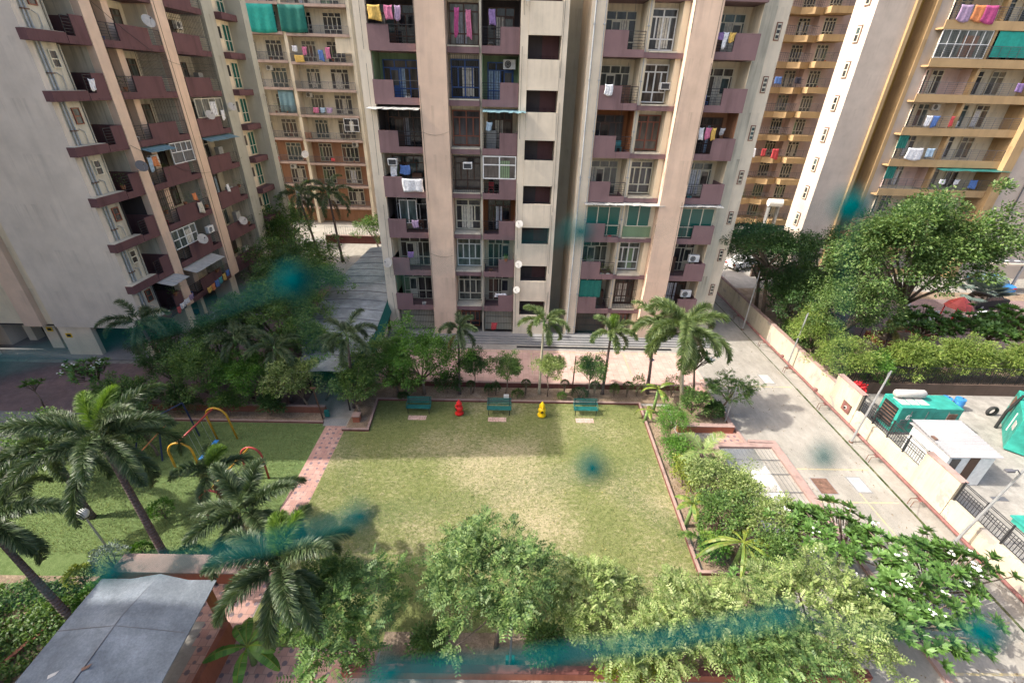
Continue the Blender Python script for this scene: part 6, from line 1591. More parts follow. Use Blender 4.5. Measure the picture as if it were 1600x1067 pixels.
for (a, b) in (((-14.2, 9.98), (-10.2, 9.98)),): mb.quad((a[0], a[1], 2.9), (b[0], b[1], 2.9), (b[0], b[1] + .02, 2.7), (a[0], a[1] + .02, 2.7), 'rail_black')
o = mb.build('valance', e); m_ = o.modifiers.new('s', 'SOLIDIFY'); m_.thickness = .01
for i, (x, y, m_, lab) in enumerate(((-13.9, 7.0, 'rust', 'larger brown dry leaf scrap on the grey pavilion roof edge'), (-12.3, 6.9, 'rust', 'brown dry leaf lying near the middle of the grey pavilion roof'), (-13.2, 6.75, 'gen_grey', 'small pale scrap on the grey pavilion roof'))):
    z = 3.04 if i == 0 else (3.36 if i == 1 else 3.24)
    mb = MB(); mb.quad((x, y, z), (x + .16, y + .1, z + .02), (x + .2, y + .2, z + .05), (x - .04, y + .09, z + .02), m_); o = mb.build('debris'); q = o.modifiers.new('s', 'SOLIDIFY'); q.thickness = .01
    tag(o, lab, 'debris')
sheet('side_path', [(-15.2, 3), (-14.35, 3), (-14.35, 10.4), (-16.0, 11.6), (-16.4, 11.2), (-15.3, 9.8)], 0.03, 'soil')
sheet('garden_path', [(-11.6, 9.3), (-9.9, 9.3), (-9.9, 12.9), (-16.0, 12.9), (-16.0, 10.6), (-14.3, 10.2), (-11.6, 10.2)], 0.013, 'red_pavers')

# --- boundary wall, fence, pipe
e = empty('boundary_wall', (22.3, 20, 0), 'long cream boundary wall with peeling paint, stepping up into taller blocks beside the road', 'wall')
mb = MB()
mb.box(22.2, 22.45, 4, 15.88, 0, 1.18, 'bound_wall'); mb.box(22.2, 22.45, 18.02, 23.0, 0, 1.18, 'bound_wall')
mb.build('low_wall', e)
mb = MB(); mb.box(22.18, 22.5, 15.9, 18.0, 0, 2.3, 'bound_wall'); mb.box(22.15, 22.53, 15.87, 18.03, 2.3, 2.36, 'kerb_top'); mb.build('tall_block', e)
mb = MB(); mb.box(22.18, 22.5, 23.02, 25.4, 0, 2.3, 'bound_wall'); mb.box(22.15, 22.53, 23.0, 25.42, 2.3, 2.36, 'kerb_top'); mb.build('tall_block', e)
mb = MB(); mb.box(22.2, 22.45, 25.43, 62, 0, 1.65, 'bound_wall'); mb.box(22.17, 22.48, 25.43, 62, 1.65, 1.7, 'kerb_top'); mb.build('rear_wall', e)
def bar_fence(y0, y1, x, z0, z1, lab):
    f = empty('fence', (x, (y0 + y1) / 2, z0), lab, 'fence', 'black bar fences on the boundary wall')
    F_ = Fr((x, 0), (0, 1), (1, 0))
    mb = MB(F_)
    k = int((y1 - y0) / .14)
    for i in range(k + 1):
        u = y0 + (y1 - y0) * i / k
        mb.tube([(u, 0, z0 + .12), (u, 0, z1 - .3)], .013, 'rail_black', 4)
    mb.build('bars', f)
    mb = MB(F_)
    for z in (z0 + .12, z1 - .62, z1 - .46, z1 - .3, z1 - .08, z1): mb.tube([(y0, 0, z), (y1, 0, z)], .02, 'rail_black', 5)
    mb.build('rail', f)
    n = max(1, round((y1 - y0) / 1.3))
    for i in range(n + 1):
        u = y0 + (y1 - y0) * i / n
        mb = MB(F_); mb.box(u - .03, u + .03, -.03, .03, z0, z1 + .05, 'rail_black'); mb.build('post', f)
bar_fence(18.05, 22.95, 22.33, 1.18, 2.35, 'black bar fence on the low wall beside the green generator and white cabin')
bar_fence(6.0, 15.85, 22.33, 1.18, 2.35, 'black bar fence on the low wall at the right edge of the view')
f = empty('fence', (32, 26.7, 0), 'dark bar fence and low wall behind the generator yard', 'fence')
mb = MB(); mb.box(22.6, 45, 26.55, 26.8, 0, .9, 'brown_wall'); mb.build('low_wall', f)
mb = MB(); rail(mb, WORLD, 22.7, 45, 26.65, .9, 2.2, 'rail_black', 'v', step=.16); rail(mb, WORLD, 22.7, 45, 26.66, .92, 1.6, 'rail_black', 'h'); mb.build('bars', f)
e = empty('pipe', (21.55, 20, .5), 'long dark red pipe on brackets running beside the boundary wall', 'pipe')
mb = MB(); mb.tube([(21.55, 4, .55), (21.5, 62, .55)], .085, 'pipe_red', 10); mb.build('tube', e, smooth=True)
for y in (6.2, 9.2, 12.9, 16.4, 19.6, 24.5, 29.0, 33, 38, 44):
    mb = MB()
    for dy in (0, .22): mb.tube([(21.1, y + dy, .03), (21.12, y + dy, .42), (21.7, y + dy, .42)], .022, 'rust', 5)
    mb.box(21.4, 21.7, y - .03, y + .25, .43, .46, 'pipe_red'); mb.build('bracket', e)
for y in (25.9, 30.4):
    mb = MB(); mb.lathe((21.5, y, .62), [(.07, 0), (.12, .03), (.12, .15), (.06, .2)], 'pipe_red', 12); mb.build('valve', e)
mb = MB(); mb.box(22.12, 22.17, 23.35, 24.1, .55, 1.2, 'rust'); mb.box(22.10, 22.12, 23.4, 24.05, .6, 1.15, 'pipe_red'); mb.tube([(22.07, 23.72, .87), (22.10, 23.72, .87)], .13, 'gen_grey', 14); mb.tube([(22.02, 23.72, .87), (22.06, 23.72, .87)], .08, 'black_thing', 12)
tag(mb.build('hose_cabinet'), 'red fire hose cabinet with a round white plate on the boundary wall', 'hose cabinet')
mb = MB(); mb.box(20.5, 21.6, 9.0, 9.7, .02, .55, 'ground_concrete'); mb.box(20.8, 21.3, 8.96, 8.995, .08, .42, 'black_thing')
tag(mb.build('concrete_block', bevel=.02), 'pale concrete drain box with a dark opening at the road edge', 'concrete box')

# --- poles and lamps
def street_pole(x, y, h, lab, dx=.25, arm=False, seedy=0):
    e = empty('light_pole', (x, y, 0), lab, 'light pole', 'poles along the boundary wall')
    mb = MB(); mb.tube([(x, y, 0), (x + dx * .5, y + .02, h * .5), (x + dx, y + .04, h)], [.07, .055, .045], 'steel', 8); mb.lathe((x, y, 0), [(.13, 0), (.13, .06), (.07, .1)], 'rust', 8); mb.build('pole', e)
    if arm:
        mb = MB(); mb.tube([(x + dx, y + .04, h - .4), (x + dx - .35, y, h - .1), (x + dx - .55, y, h - .12)], .025, 'rail_grey', 6); mb.build('lamp_arm', e)
        mb = MB(); mb.box(x + dx - .85, x + dx - .5, y - .08, y + .08, h - .19, h - .1, 'rail_grey'); mb.build('lamp_head', e)
    else:
        mb = MB(); mb.tube([(x + dx * .86, y + .03, h * .86), (x + dx * .96, y + .12, h * .97)], .04, 'rail_grey', 6); mb.build('lamp_bracket', e)
street_pole(21.12, 36.15, 5.5, 'pole beside the road farthest up the boundary wall', 0)
street_pole(21.7, 29.8, 4.7, 'pale pole beside the red valve on the pipe', .15)
street_pole(21.22, 21.34, 5.2, 'tall pale pole leaning over the fence by the white cabin', .3)
street_pole(21.35, 14.15, 5.0, 'nearest pale pole with a curved lamp arm by the tall cream wall block', .75, True)
def bed_lamp(x, y, h, lab, head='disc', lean=0.0, col='rail_grey'):
    e = empty('garden_lamp', (x, y, 0), lab, 'garden lamp', 'garden lamps')
    mb = MB(); mb.tube([(x, y, 0), (x + lean, y, h)], [.05, .035], col, 8); mb.build('pole', e)
    if head == 'disc':
        mb = MB(); mb.lathe((x + lean, y, h - .02), [(.05, 0), (.16, .03), (.2, .06), (.13, .12), (.03, .16), (.02, .22)], 'steel', 16); mb.build('lamp_head', e)
    elif head == 'globe':
        mb = MB(); mb.lathe((x + lean, y, h), [(.05, 0), (.13, .05), (.2, .16), (.21, .26), (.16, .38), (.06, .44)], 'lamp_glass', 16); mb.build('lamp_globe', e, smooth=True)
        mb = MB(); mb.lathe((x + lean, y, h - .06), [(.05, 0), (.14, .06)], 'rail_black', 12); mb.build('lamp_collar', e)
    elif head == 'tee':
        mb = MB(); mb.box(x + lean - .16, x + lean + .16, y - .07, y + .07, h, h + .07, col); mb.build('lamp_head', e)
bed_lamp(0.35, 8.72, 3.4, 'garden lamp with a conical metal shade at the bottom centre of the view')
bed_lamp(9.83, 26.3, 2.6, 'thin lamp post with a small round head at the plaza corner')
bed_lamp(4.66, 26.3, 2.8, 'bare brown pole standing in the bed left of the third bed palm', None, .02, 'frame_brown')
bed_lamp(13.89, 22.64, 3.05, 'slim grey post standing in the raised red planter', None, .05, 'steel')
bed_lamp(-17.3, 12.98, 2.5, 'white globe lamp on a slanting pole near the playground lawn', 'globe', -.15, 'steel')
bed_lamp(-11.49, 22.64, 2.35, 'thin brown lamp post at the end of the path', 'tee', -.2, 'frame_brown')
bed_lamp(-5.4, 9.15, 2.3, 'short lamp post half hidden in the shaded feathery tree', 'tee', .25, 'frame_brown')
bed_lamp(26.87, 30.44, 3.4, 'dark lamp post with a pale square head in the park', 'tee', 0, 'rail_black')
mb = MB(); mb.box(-11.45, -11.15, 22.8, 23.0, .05, .5, 'bench_green'); tag(mb.build('switch_box', bevel=.03), 'small teal box at the foot of the path end lamp post', 'box')
mb = MB(); mb.box(.18, .52, 8.75, 8.95, .06, .42, 'bench_green'); tag(mb.build('switch_box', bevel=.03), 'small green box behind the red kerb at the foot of the foreground lamp', 'box')
mb = MB(); mb.box(-.15, .2, 24.95, 25.15, .1, .4, 'plastic_white'); tag(mb.build('switch_box', bevel=.02), 'small pale box in the bed behind the middle bench', 'box')
mb = MB(); mb.box(-9.5, -9.1, 22.3, 22.7, .07, .5, 'red_planter'); mb.box(-9.54, -9.06, 22.26, 22.74, .5, .56, 'kerb_top'); tag(mb.build('bed_pillar'), 'short red pillar with a pale cap at the end of the path', 'pillar')

# --- benches, bins
def bench(x, y, lab):
    e = empty('park_bench', (x, y, 0), lab, 'bench', 'benches along the far lawn edge')
    W = 1.55
    mb = MB()
    for i in range(4): mb.box(x - W / 2, x + W / 2, y - .26 + i * .115, y - .26 + i * .115 + .085, .42, .45, 'bench_green')
    mb.build('seat', e, bevel=.008)
    mb = MB()
    for i in range(4):
        z, yy = .52 + i * .115, y + .22 + i * .035
        mb.box(x - W / 2, x + W / 2, yy, yy + .03, z, z + .085, 'bench_green')
    mb.build('backrest', e, bevel=.008)
    for s in (-1, 1):
        mb = MB(); xx = x + s * (W / 2 - .1)
        mb.tube([(xx, y - .26, .008), (xx, y - .24, .41), (xx, y + .2, .41), (xx, y + .34, .95)], .024, 'rail_black', 6)
        mb.tube([(xx, y + .3, .008), (xx, y + .18, .41)], .024, 'rail_black', 6); mb.build('leg', e)
        mb = MB(); mb.tube([(xx + s * .09, y - .24, .44), (xx + s * .09, y - .24, .66), (xx + s * .09, y + .25, .68)], .02, 'bench_green', 6); mb.build('armrest', e)
for x, y, lab in ((-5.6, 23.6, 'shaded dark green bench nearest the path'), (-.42, 23.6, 'middle green bench between the red and yellow bins'), (5.2, 23.7, 'sunlit green bench nearest the road')):
    bench(x, y, lab)
for x, y in ((-5.6, 22.95), (-.5, 22.9), (5.1, 22.95)):
    sheet('paving_slab', R_(x - .6, x + .55, y - .22, y + .22), 0.02, 'pink_pavers')
def critter(x, y, m, lab, turn):
    e = empty('litter_bin', (x, y, 0), lab, 'litter bin')
    mb = MB(); mb.lathe((x, y, .02), [(.15, 0), (.27, .03), (.29, .12), (.2, .2), (.2, .28), (.25, .42), (.24, .55), (.16, .68)], m, 18); mb.build('body', e, smooth=True)
    mb = MB(); mb.lathe((x, y, .68), [(.14, 0), (.19, .1), (.18, .22), (.11, .33), (.03, .46), (.01, .5)], m, 16); mb.build('head', e, smooth=True)
    mb = MB(); a = turn
    mb.tube([(x + .14 * math.cos(a), y + .14 * math.sin(a), .84), (x + .33 * math.cos(a), y + .33 * math.sin(a), .8)], [.09, .03], m, 8); mb.build('beak', e, smooth=True)
    mb = MB(); mb.tube([(x + .2 * math.cos(a), y + .2 * math.sin(a), .47), (x + .245 * math.cos(a), y + .245 * math.sin(a), .47)], .09, 'black_thing', 12); mb.build('opening', e)
critter(-2.98, 23.4, 'red_paint', 'red moulded litter bin between two benches', -2.4)
critter(2.34, 23.35, 'yellow_paint', 'yellow moulded litter bin with a pointed top between two benches', -1.57)

# --- playground
def arch(mb, x0, y0, x1, y1, h, m, r=.055, lean=(0, 0)):
    pts = [(x0, y0, 0)]
    for i in range(13):
        a = math.pi * (1 - i / 12)
        t = .5 + .5 * math.cos(a)
        k = .5 - .32 * (1 - abs(2 * t - 1)) * 0
        zz = h * .72 + h * .28 * math.sin(a)
        pts.append((x0 + (x1 - x0) * (t) + lean[0] * zz / h, y0 + (y1 - y0) * t + lean[1] * zz / h, zz))
    pts.append((x1, y1, 0))
    mb.tube(pts, r, m, 8)
e = empty('swing_set', (-16.6, 19.2, 0), 'swing set with yellow arched legs and a dark red top beam', 'swing set', 'playground frames')
mb = MB(); arch(mb, -16.95, 20.6, -15.85, 20.7, 2.3, 'play_yellow', lean=(-.2, 0)); mb.build('leg_arch', e, smooth=True)
mb = MB(); arch(mb, -17.35, 17.7, -16.2, 17.8, 2.3, 'play_yellow'); mb.build('leg_arch', e, smooth=True)
mb = MB(); mb.tube([(-16.78, 17.75, 2.28), (-16.6, 20.65, 2.28)], .05, 'play_red', 8); mb.build('top_beam', e, smooth=True)
for y in (18.7, 19.8):
    mb = MB()
    for d in (-.18, .18): mb.tube([(-16.7, y + d, 2.25), (-16.55, y + d, .5)], .01, 'steel', 4)
    mb.build('chain', e); mb = MB(); mb.box(-16.68, -16.42, y - .24, y + .24, .46, .5, 'blue_plastic'); mb.build('swing_seat', e, bevel=.01)
e = empty('swing_set', (-13.2, 16.2, 0), 'swing set with dark red arched legs and a yellow beam beside the path', 'swing set', 'playground frames')
mb = MB(); arch(mb, -13.6, 17.6, -12.58, 17.65, 2.2, 'play_red'); mb.build('leg_arch', e, smooth=True)
mb = MB(); arch(mb, -14.0, 14.75, -12.9, 14.8, 2.2, 'play_red'); mb.build('leg_arch', e, smooth=True)
mb = MB(); mb.tube([(-13.1, 17.6, 2.18), (-13.45, 14.8, 2.18)], .05, 'play_yellow', 8); mb.build('top_beam', e, smooth=True)
for y, m_ in ((16.7, 'red_paint'), (15.6, 'blue_plastic')):
    mb = MB()
    for d in (-.18, .18): mb.tube([(-13.25, y + d, 2.15), (-13.1, y + d, .5)], .01, 'steel', 4)
    mb.build('chain', e); mb = MB(); mb.box(-13.3, -12.95, y - .22, y + .22, .46, .5, m_); mb.box(-13.3, -13.26, y - .22, y + .22, .5, .72, m_); mb.build('swing_seat', e, bevel=.01)
e = empty('climbing_frame', (-19.6, 20.2, 0), 'dark blue climbing frame with an orange ladder at the back of the playground', 'climbing frame', 'playground frames')
for (x0, y0, x1, y1) in ((-19.0, 18.8, -19.3, 20.0), (-18.2, 20.9, -18.7, 21.2), (-20.6, 18.9, -20.3, 20.0)):
    mb = MB(); mb.tube([(x0, y0, 0), (x1, y1, 2.2)], .045, 'navy', 7); mb.build('leg', e)
mb = MB(); mb.tube([(-19.3, 20.0, 2.2), (-20.3, 20.0, 2.2)], .04, 'navy', 7); mb.tube([(-19.3, 20.0, 2.2), (-18.7, 21.2, 2.2)], .04, 'navy', 7); mb.build('top_bar', e)
mb = MB()
for d in (0, .4): mb.tube([(-20.1, 18.2 + d, .5), (-18.9, 19.4 + d, 1.7)], .03, 'cloth_orange', 6)
for i in range(6): t = i / 5; mb.tube([(-20.1 + 1.2 * t, 18.2 + 1.2 * t, .5 + 1.2 * t), (-20.1 + 1.2 * t, 18.6 + 1.2 * t, .5 + 1.2 * t)], .02, 'cloth_orange', 5)
mb.build('ladder', e)

# --- generator yard
e = empty('generator', (26.5, 22.9, 0), 'long teal green diesel generator with a grey silencer drum on its roof', 'generator', 'generators in the yard')
mb = MB(); mb.box(24.2, 26.3, 22.2, 23.7, .15, 2.05, 'gen_green'); mb.box(26.32, 28.1, 22.25, 23.75, .15, 1.95, 'gen_green'); mb.box(24.15, 28.2, 22.15, 23.8, .02, .14, 'rail_grey'); mb.build('housing', e, bevel=.02)
mb = MB(); mb.box(24.17, 24.198, 22.4, 23.5, .4, 1.85, 'black_thing')
for i in range(6): mb.box(24.15, 24.168, 22.4, 23.5, .5 + i * .22, .55 + i * .22, 'rust')
mb.build('radiator', e)
mb = MB()
for x0 in (24.4, 25.0, 25.6): mb.box(x0, x0 + .5, 22.5, 23.3, 2.052, 2.07, 'gen_grey')
mb.build('roof_panel', e)
mb = MB(); mb.tube([(24.4, 23.3, 2.35), (24.5, 23.3, 2.35), (26.2, 23.3, 2.35), (26.3, 23.3, 2.35)], [.18, .26, .26, .18], 'gen_grey', 16); mb.build('silencer', e, smooth=True)
for x0 in (24.9, 25.9, 27.2):
    mb = MB(); mb.box(x0, x0 + .02, 22.17, 22.198, .4, 1.8, 'rail_grey'); mb.build('door_seam', e)
for x0 in (24.45, 25.15, 26.5):
    mb = MB()
    for j in range(6): mb.box(x0, x0 + .38, 22.17, 22.195, .5 + j * .12, .55 + j * .12, 'rail_grey')
    mb.build('louvre', e)
mb = MB(); mb.box(27.3, 27.85, 22.21, 22.248, 1.1, 1.6, 'rust'); mb.build('control_panel', e)
mb = MB()
for (a, b, c, d) in ((24.78, 25.0, 1.42, 1.5), (24.72, 24.8, 1.2, 1.44), (24.78, 25.0, 1.16, 1.24), (24.86, 24.94, 1.24, 1.42)): mb.box(a, b, 22.185, 22.198, c, d, 'plastic_white')
mb.build('emblem', e)
# rotated large generator
ang = Fr((30.2, 20.9), (.74, -.67), (.67, .74))
e = empty('generator', (31.5, 22, 0), 'large bright green container generator cut off by the right edge', 'generator', 'generators in the yard')
mb = MB(ang); mb.box(0, 3.6, 0, 4.2, .1, 2.3, 'gen_green'); mb.build('housing', e, bevel=.04)
mb = MB(ang); mb.box(.4, 3.2, .6, 1.8, 2.31, 2.34, 'gen_green'); mb.box(.5, 3.1, 2.2, 3.7, 2.31, 2.34, 'gen_grey'); mb.build('roof_panel', e)
mb = MB(ang); mb.box(-.03, -.002, .5, 1.0, 1.2, 1.7, 'gen_grey'); mb.box(-.03, -.002, 1.5, 1.6, .6, 1.9, 'plastic_white'); mb.box(-.03, -.002, 3.0, 3.9, 1.2, 2.0, 'rust'); mb.build('side_panel', e)
mb = MB(ang); mb.tube([(-.25, 2.6, 0), (-.25, 2.6, 1.3), (.0, 2.7, 2.6), (1.2, 2.8, 2.8)], .09, 'black_thing', 8); mb.build('exhaust_pipe', e)
# cabin
e = empty('cabin', (24.8, 19.2, 0), 'small white walled cabin with a grey ribbed roof in the yard', 'cabin')
mb = MB(); mb.box(23.55, 26.05, 18.0, 20.5, 0, 2.12, 'frame_white'); mb.build('wall', e)
mb = MB()
n = 14
for i in range(n):
    y0, y1 = 17.85 + 2.85 * i / n, 17.85 + 2.85 * (i + 1) / n
    z0, z1 = 2.14 + .22 * i / n, 2.14 + .22 * (i + 1) / n
    mb.add([(23.4, y0, z0), (26.25, y0, z0), (26.25, y1, z1), (23.4, y1, z1), (23.4, (y0 + y1) / 2, z0 + .05), (26.25, (y0 + y1) / 2, z0 + .05)], [(0, 1, 5, 4), (4, 5, 2, 3)], 'cabin_roof')
mb.box(23.4, 26.25, 17.85, 20.7, 2.123, 2.137, 'cabin_roof'); mb.build('roof', e)
mb = MB(); mb.box(24.7, 25.2, 17.96, 17.998, .1, 2.0, 'frame_brown'); mb.build('door', e)
mb = MB(); mb.box(23.75, 24.2, 17.96, 17.998, 1.1, 1.9, 'glass'); mb.box(23.7, 24.25, 17.94, 17.96, 1.05, 1.1, 'steel'); mb.build('window', e)
mb = MB(); mb.box(23.43, 23.6, 19.0, 19.3, 2.3, 2.36, 'rust'); mb.build('roof_patch', e)
def barrel(x, y, lab):
    e = empty('barrel', (x, y, 0), lab, 'barrel', 'blue barrels in the yard')
    mb = MB(); mb.lathe((x, y, .01), [(.28, 0), (.3, .02), (.3, .28), (.32, .3), (.3, .32), (.3, .58), (.32, .6), (.3, .62), (.3, .88), (.26, .9)], 'blue_plastic', 18); mb.build('drum', e, smooth=False)
    mb = MB(); mb.lathe((x + .12, y, .91), [(.05, 0), (.05, .03)], 'black_thing', 8); mb.build('cap', e)
barrel(29.9, 25.0, 'left of two blue barrels behind the teal generator'); barrel(30.75, 24.9, 'right of two blue barrels behind the teal generator')
mb = MB()
pts = [(32.6 + .3 * math.cos(a), 24.3, .33 + .3 * math.sin(a)) for a in [i * math.pi / 10 for i in range(21)]]
mb.tube(pts, .1, 'tyre', 8, caps=False); o = mb.build('tyre', smooth=True); tag(o, 'black tyre standing by the large green container', 'tyre')
mb = MB(); mb.box(25.6, 28.6, 14.2, 15.6, .02, .3, 'gen_green'); mb.box(25.5, 28.7, 14.1, 15.7, .3, .36, 'gen_green'); e2 = mb.build('tank_cover'); tag(e2, 'flat green steel cover behind the fence at the right edge', 'cover')
mb = MB(); mb.box(26.0, 26.8, 16.9, 17.2, .011, .03, 'rail_grey'); tag(mb.build('drain_grate'), 'small dark grate on the yard floor in front of the cabin', 'grate')
make_shrub((23.5, 25.0, 1.3), (.5, .4, .6), 350, .14, 'flower_red', 300, 'red flowering bush behind the tall cream wall block', group='shrubs in the garden beds')

# --- park across the road
def bedbox(x0, x1, y0, y1, h, lab):
    mb = MB(); mb.box(x0, x1, y0, y1, .02, h, 'red_planter'); mb.box(x0 + .2, x1 - .2, y0 + .2, y1 - .2, h, h + .02, 'soil'); tag(mb.build('planter'), lab, 'planter', 'planters in the park')
bedbox(31.6, 35.4, 33.4, 35.4, .55, 'red planter around the trunk of the largest park tree')
bedbox(36.0, 37.6, 34.8, 36.4, .5, 'smaller square red planter right of the largest park tree')
e = empty('bench', (33.0, 31.0, 0), 'long red slatted park seat behind the bright hedge', 'seat')
for i in range(5):
    mb = MB(); mb.box(30.8, 35.2, 30.5 + i * .16, 30.62 + i * .16, .45, .5, 'brown_paint'); mb.build('slat', e)
mb = MB(); mb.box(31, 31.1, 30.55, 31.2, .02, .45, 'rail_black'); mb.box(34.8, 34.9, 30.55, 31.2, .02, .45, 'rail_black'); mb.build('leg', e)
e = empty('play_house', (41.5, 36.0, 0), 'small play structure with a red roof and blue canopy in the park', 'play structure')
mb = MB(); mb.lathe((41.0, 37.6, 2.0), [(1.1, 0), (.9, .35), (.05, 1.0)], 'play_red', 10); mb.build('roof', e)
for (a, b) in ((40.3, 37.0), (41.7, 37.0), (40.3, 38.2), (41.7, 38.2)):
    mb = MB(); mb.tube([(a, b, 0), (a, b, 2.0)], .05, 'red_paint', 6); mb.build('post', e)
mb = MB(); mb.prism([(43.0, 35.2), (45.4, 35.0), (45.2, 36.6), (43.2, 36.8)], 1.9, 1.96, 'blue_plastic'); mb.build('canopy', e)
mb = MB(); mb.tube([(43.2, 36.0, 0), (43.2, 36.0, 1.9)], .05, 'steel', 6); mb.tube([(45.1, 35.8, 0), (45.1, 35.8, 1.9)], .05, 'steel', 6); mb.build('canopy_post', e)
mb = MB(); pts = [(42.6 + .5 * math.cos(a), 36.8, 1.4 + .5 * math.sin(a)) for a in [i * math.pi / 10 for i in range(21)]]; mb.tube(pts, .2, 'plastic_white', 8, caps=False); mb.build('ring', e, smooth=True)
def car(x, y, az, body, lab):
    F_ = Fr((x, y), (math.cos(az), math.sin(az)), (-math.sin(az), math.cos(az)))
    e = empty('parked_car', (x, y, 0), lab, 'car', 'cars parked at the edges')
    mb = MB(F_)
    prof = [(-2.1, .35), (-2.1, .85), (-1.9, .98), (-1.2, 1.02), (-.7, 1.45), (.8, 1.47), (1.45, 1.0), (2.0, .85), (2.12, .6), (2.1, .35)]
    k = len(prof)
    vs = [F_.p(u, -.82, z) for u, z in prof] + [F_.p(u, .82, z) for u, z in prof]
    mb.add(vs, [tuple(range(k)), tuple(range(2 * k - 1, k - 1, -1))] + [(i, k + i, k + (i + 1) % k, (i + 1) % k) for i in range(k)], body); mb.build('body', e, bevel=.05)
    mb = MB(F_)
    for s in (-1, 1): mb.add([F_.p(u, s * .825, z) for u, z in ((-1.1, 1.02), (-.68, 1.38), (.75, 1.4), (1.3, 1.02))], [(0, 1, 2, 3)], 'glass')
    mb.add([F_.p(*q) for q in ((1.43, -.7, 1.03), (1.43, .7, 1.03), (.86, .68, 1.46), (.86, -.68, 1.46))], [(0, 1, 2, 3)], 'glass')
    mb.add([F_.p(*q) for q in ((-1.2, -.7, 1.05), (-1.2, .7, 1.05), (-.74, .68, 1.44), (-.74, -.68, 1.44))], [(0, 1, 2, 3)], 'glass'); mb.build('window', e)
    for u in (-1.3, 1.3):
        for s in (-1, 1):
            mb = MB(F_); mb.tube([(u, s * .68, .32), (u, s * .86, .32)], .32, 'tyre', 14); w_ = mb.build('wheel', e)
            mb = MB(F_); mb.tube([(u, s * .862, .32), (u, s * .872, .32)], .18, 'steel', 10); mb.build('rim', w_)
    for s in (-1, 1):
        mb = MB(F_); mb.box(-2.13, -2.1, s * .6 - .15, s * .6 + .15, .7, .85, 'red_paint'); mb.build('tail_light', e)
car(48.5, 42.4, math.pi + .2, 'black_thing', 'dark car with red tail lights at the right edge beside the fan palm')
car(54.0, 47.6, math.pi / 2, 'blue_plastic', 'blue car parked under the long carport')
car(-28.2, 34.5, math.pi / 2, 'navy', 'dark car parked under the stilts of the left block')
car(28.3, 52.5, .4, 'plastic_white', 'white car parked behind the dark flat topped tree')
for i, (x, y, lab) in enumerate(((-26.6, 49.6, 'left of two motorcycles parked by the last stilt of the left block'), (-25.4, 50.2, 'right of two motorcycles parked by the last stilt of the left block'))):
    e = empty('motorcycle', (x, y, 0), lab, 'motorcycle', 'motorcycles by the left block')
    for u in (-.6, .6):
        mb = MB(); mb.tube([(x + u, y - .05, .32), (x + u, y + .05, .32)], .31, 'tyre', 12); mb.build('wheel', e)
    mb = MB(); mb.tube([(x - .6, y, .35), (x - .2, y, .7), (x + .3, y, .75), (x + .6, y, .35)], .09, 'black_thing', 6); mb.build('frame', e)
    mb = MB(); mb.box(x - .55, x + .05, y - .12, y + .12, .74, .84, 'black_thing'); mb.build('seat', e, bevel=.02)
    mb = MB(); mb.tube([(x + .1, y, .82), (x + .35, y, .86)], .14, 'play_red', 8); mb.build('fuel_tank', e)
    mb = MB(); mb.tube([(x + .4, y - .3, 1.0), (x + .45, y, .95), (x + .4, y + .3, 1.0)], .02, 'steel', 5); mb.build('handlebar', e)

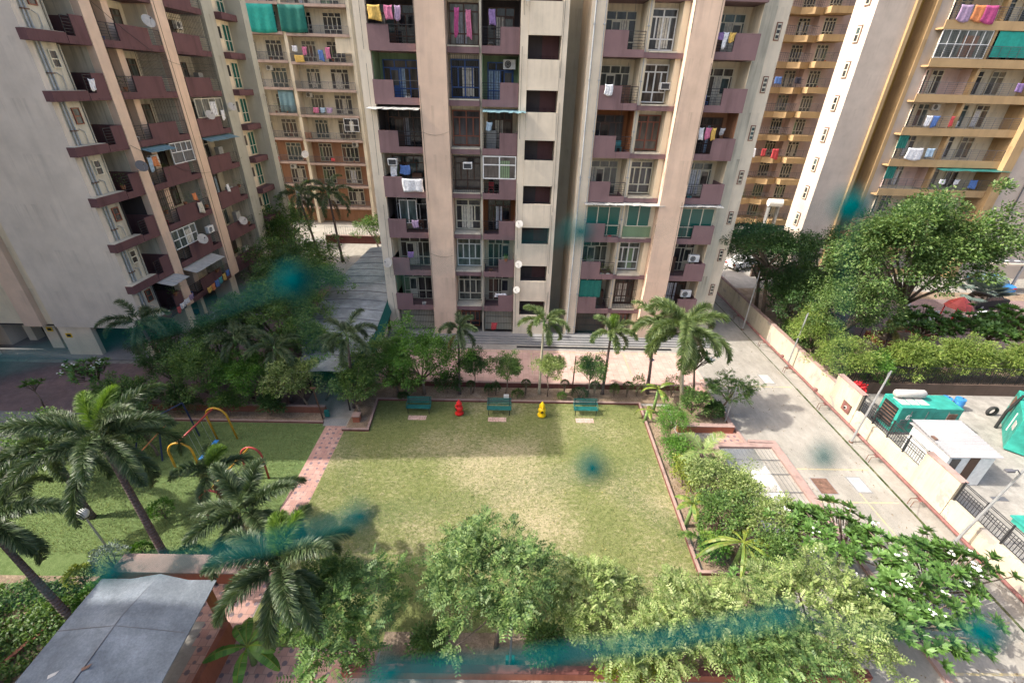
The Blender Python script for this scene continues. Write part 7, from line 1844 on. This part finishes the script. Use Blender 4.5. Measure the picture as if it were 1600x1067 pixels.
# --- green safety net stretched in front of the camera, far out of focus
CR, CU, CF = Vector((0.999742, 0, 0.022715)), Vector((-0.019807, 0.489526, 0.871764)), Vector((0.011119, 0.871989, -0.489399))
def npx(x, y, d=.1):
    return tuple(Vector((0, 0, CAMH)) + (CF + CR * ((x - 800) / 711.) + CU * ((533.5 - y) / 711.)) * d)
e = empty('safety_net', (0, .1, CAMH - .05), 'green knotted safety net hanging just outside the window, blurred in front of the whole view', 'safety net')
K = {}
rows = [[(-420, 640), (-20, 575), (460, 440), (908, 362), (1330, 325), (1760, 250)],
        [(-420, 1010), (175, 893), (563, 806), (926, 731), (1287, 714), (1760, 640)],
        [(-420, 1420), (180, 1240), (610, 1052), (1228, 962), (1538, 990), (1980, 905)],
        [(-420, 260), (20, 170), (430, 60), (885, -30), (1350, -90), (1780, -150)]]
thick = {(0, 1): .75, (0, 2): .55, (1, 1): 1.0, (1, 2): .28, (1, 3): .22, (2, 1): 1.2, (2, 2): 1.25, (2, 3): .75, (0, 3): .3}
RAD = .00105
mbs = MB()
for ri, row in enumerate(rows):
    for i in range(len(row) - 1):
        a, b = row[i], row[i + 1]
        if ri == 3: continue
        t = thick.get((ri, i), .25) * RAD
        m1 = ((a[0] * 2 + b[0]) / 3, (a[1] * 2 + b[1]) / 3 + 10); m2 = ((a[0] + b[0] * 2) / 3, (a[1] + b[1] * 2) / 3 + 10)
        t2 = t if t > .0009 else t * .45
        mbs.tube([npx(*a), npx(*m1), npx(*m2), npx(*b)], [t, t2, t2, t], 'net_green', 6, local=False)
    if ri < 3:
        for i, q in enumerate(row):
            r = 1.35 * {(0, 2): .0027, (0, 3): .0022, (1, 3): .0023, (1, 2): .0021, (1, 4): .0018, (2, 4): .0024, (2, 3): .0017, (0, 4): .0028, (1, 1): .002, (2, 2): .0022}.get((ri, i), .0018)
            P0 = Vector(npx(*q))
            mbk = MB(); mbk.lathe((P0.x, P0.y, P0.z - r), [(r * .1, 0), (r * .7, r * .3), (r, r), (r * .7, r * 1.7), (r * .1, r * 2)], 'net_green', 8); mbk.build('knot', e)
cols = [(0, 2), (1, 2), (2, 2)], [(0, 3), (1, 3), (2, 3)], [(0, 4), (1, 4), (2, 4)]
for c in cols:
    for (r0, i0), (r1, i1) in zip(c[:-1], c[1:]):
        a, b = rows[r0][i0], rows[r1][i1]
        t = {(1, 3): .28, (0, 2): .16, (0, 3): .14}.get((r0, i0), .16) * RAD
        mbs.tube([npx(*a), npx((a[0] + b[0]) / 2 + 6, (a[1] + b[1]) / 2), npx(*b)], t, 'net_green', 5, local=False)
mbs.build('strand', e)
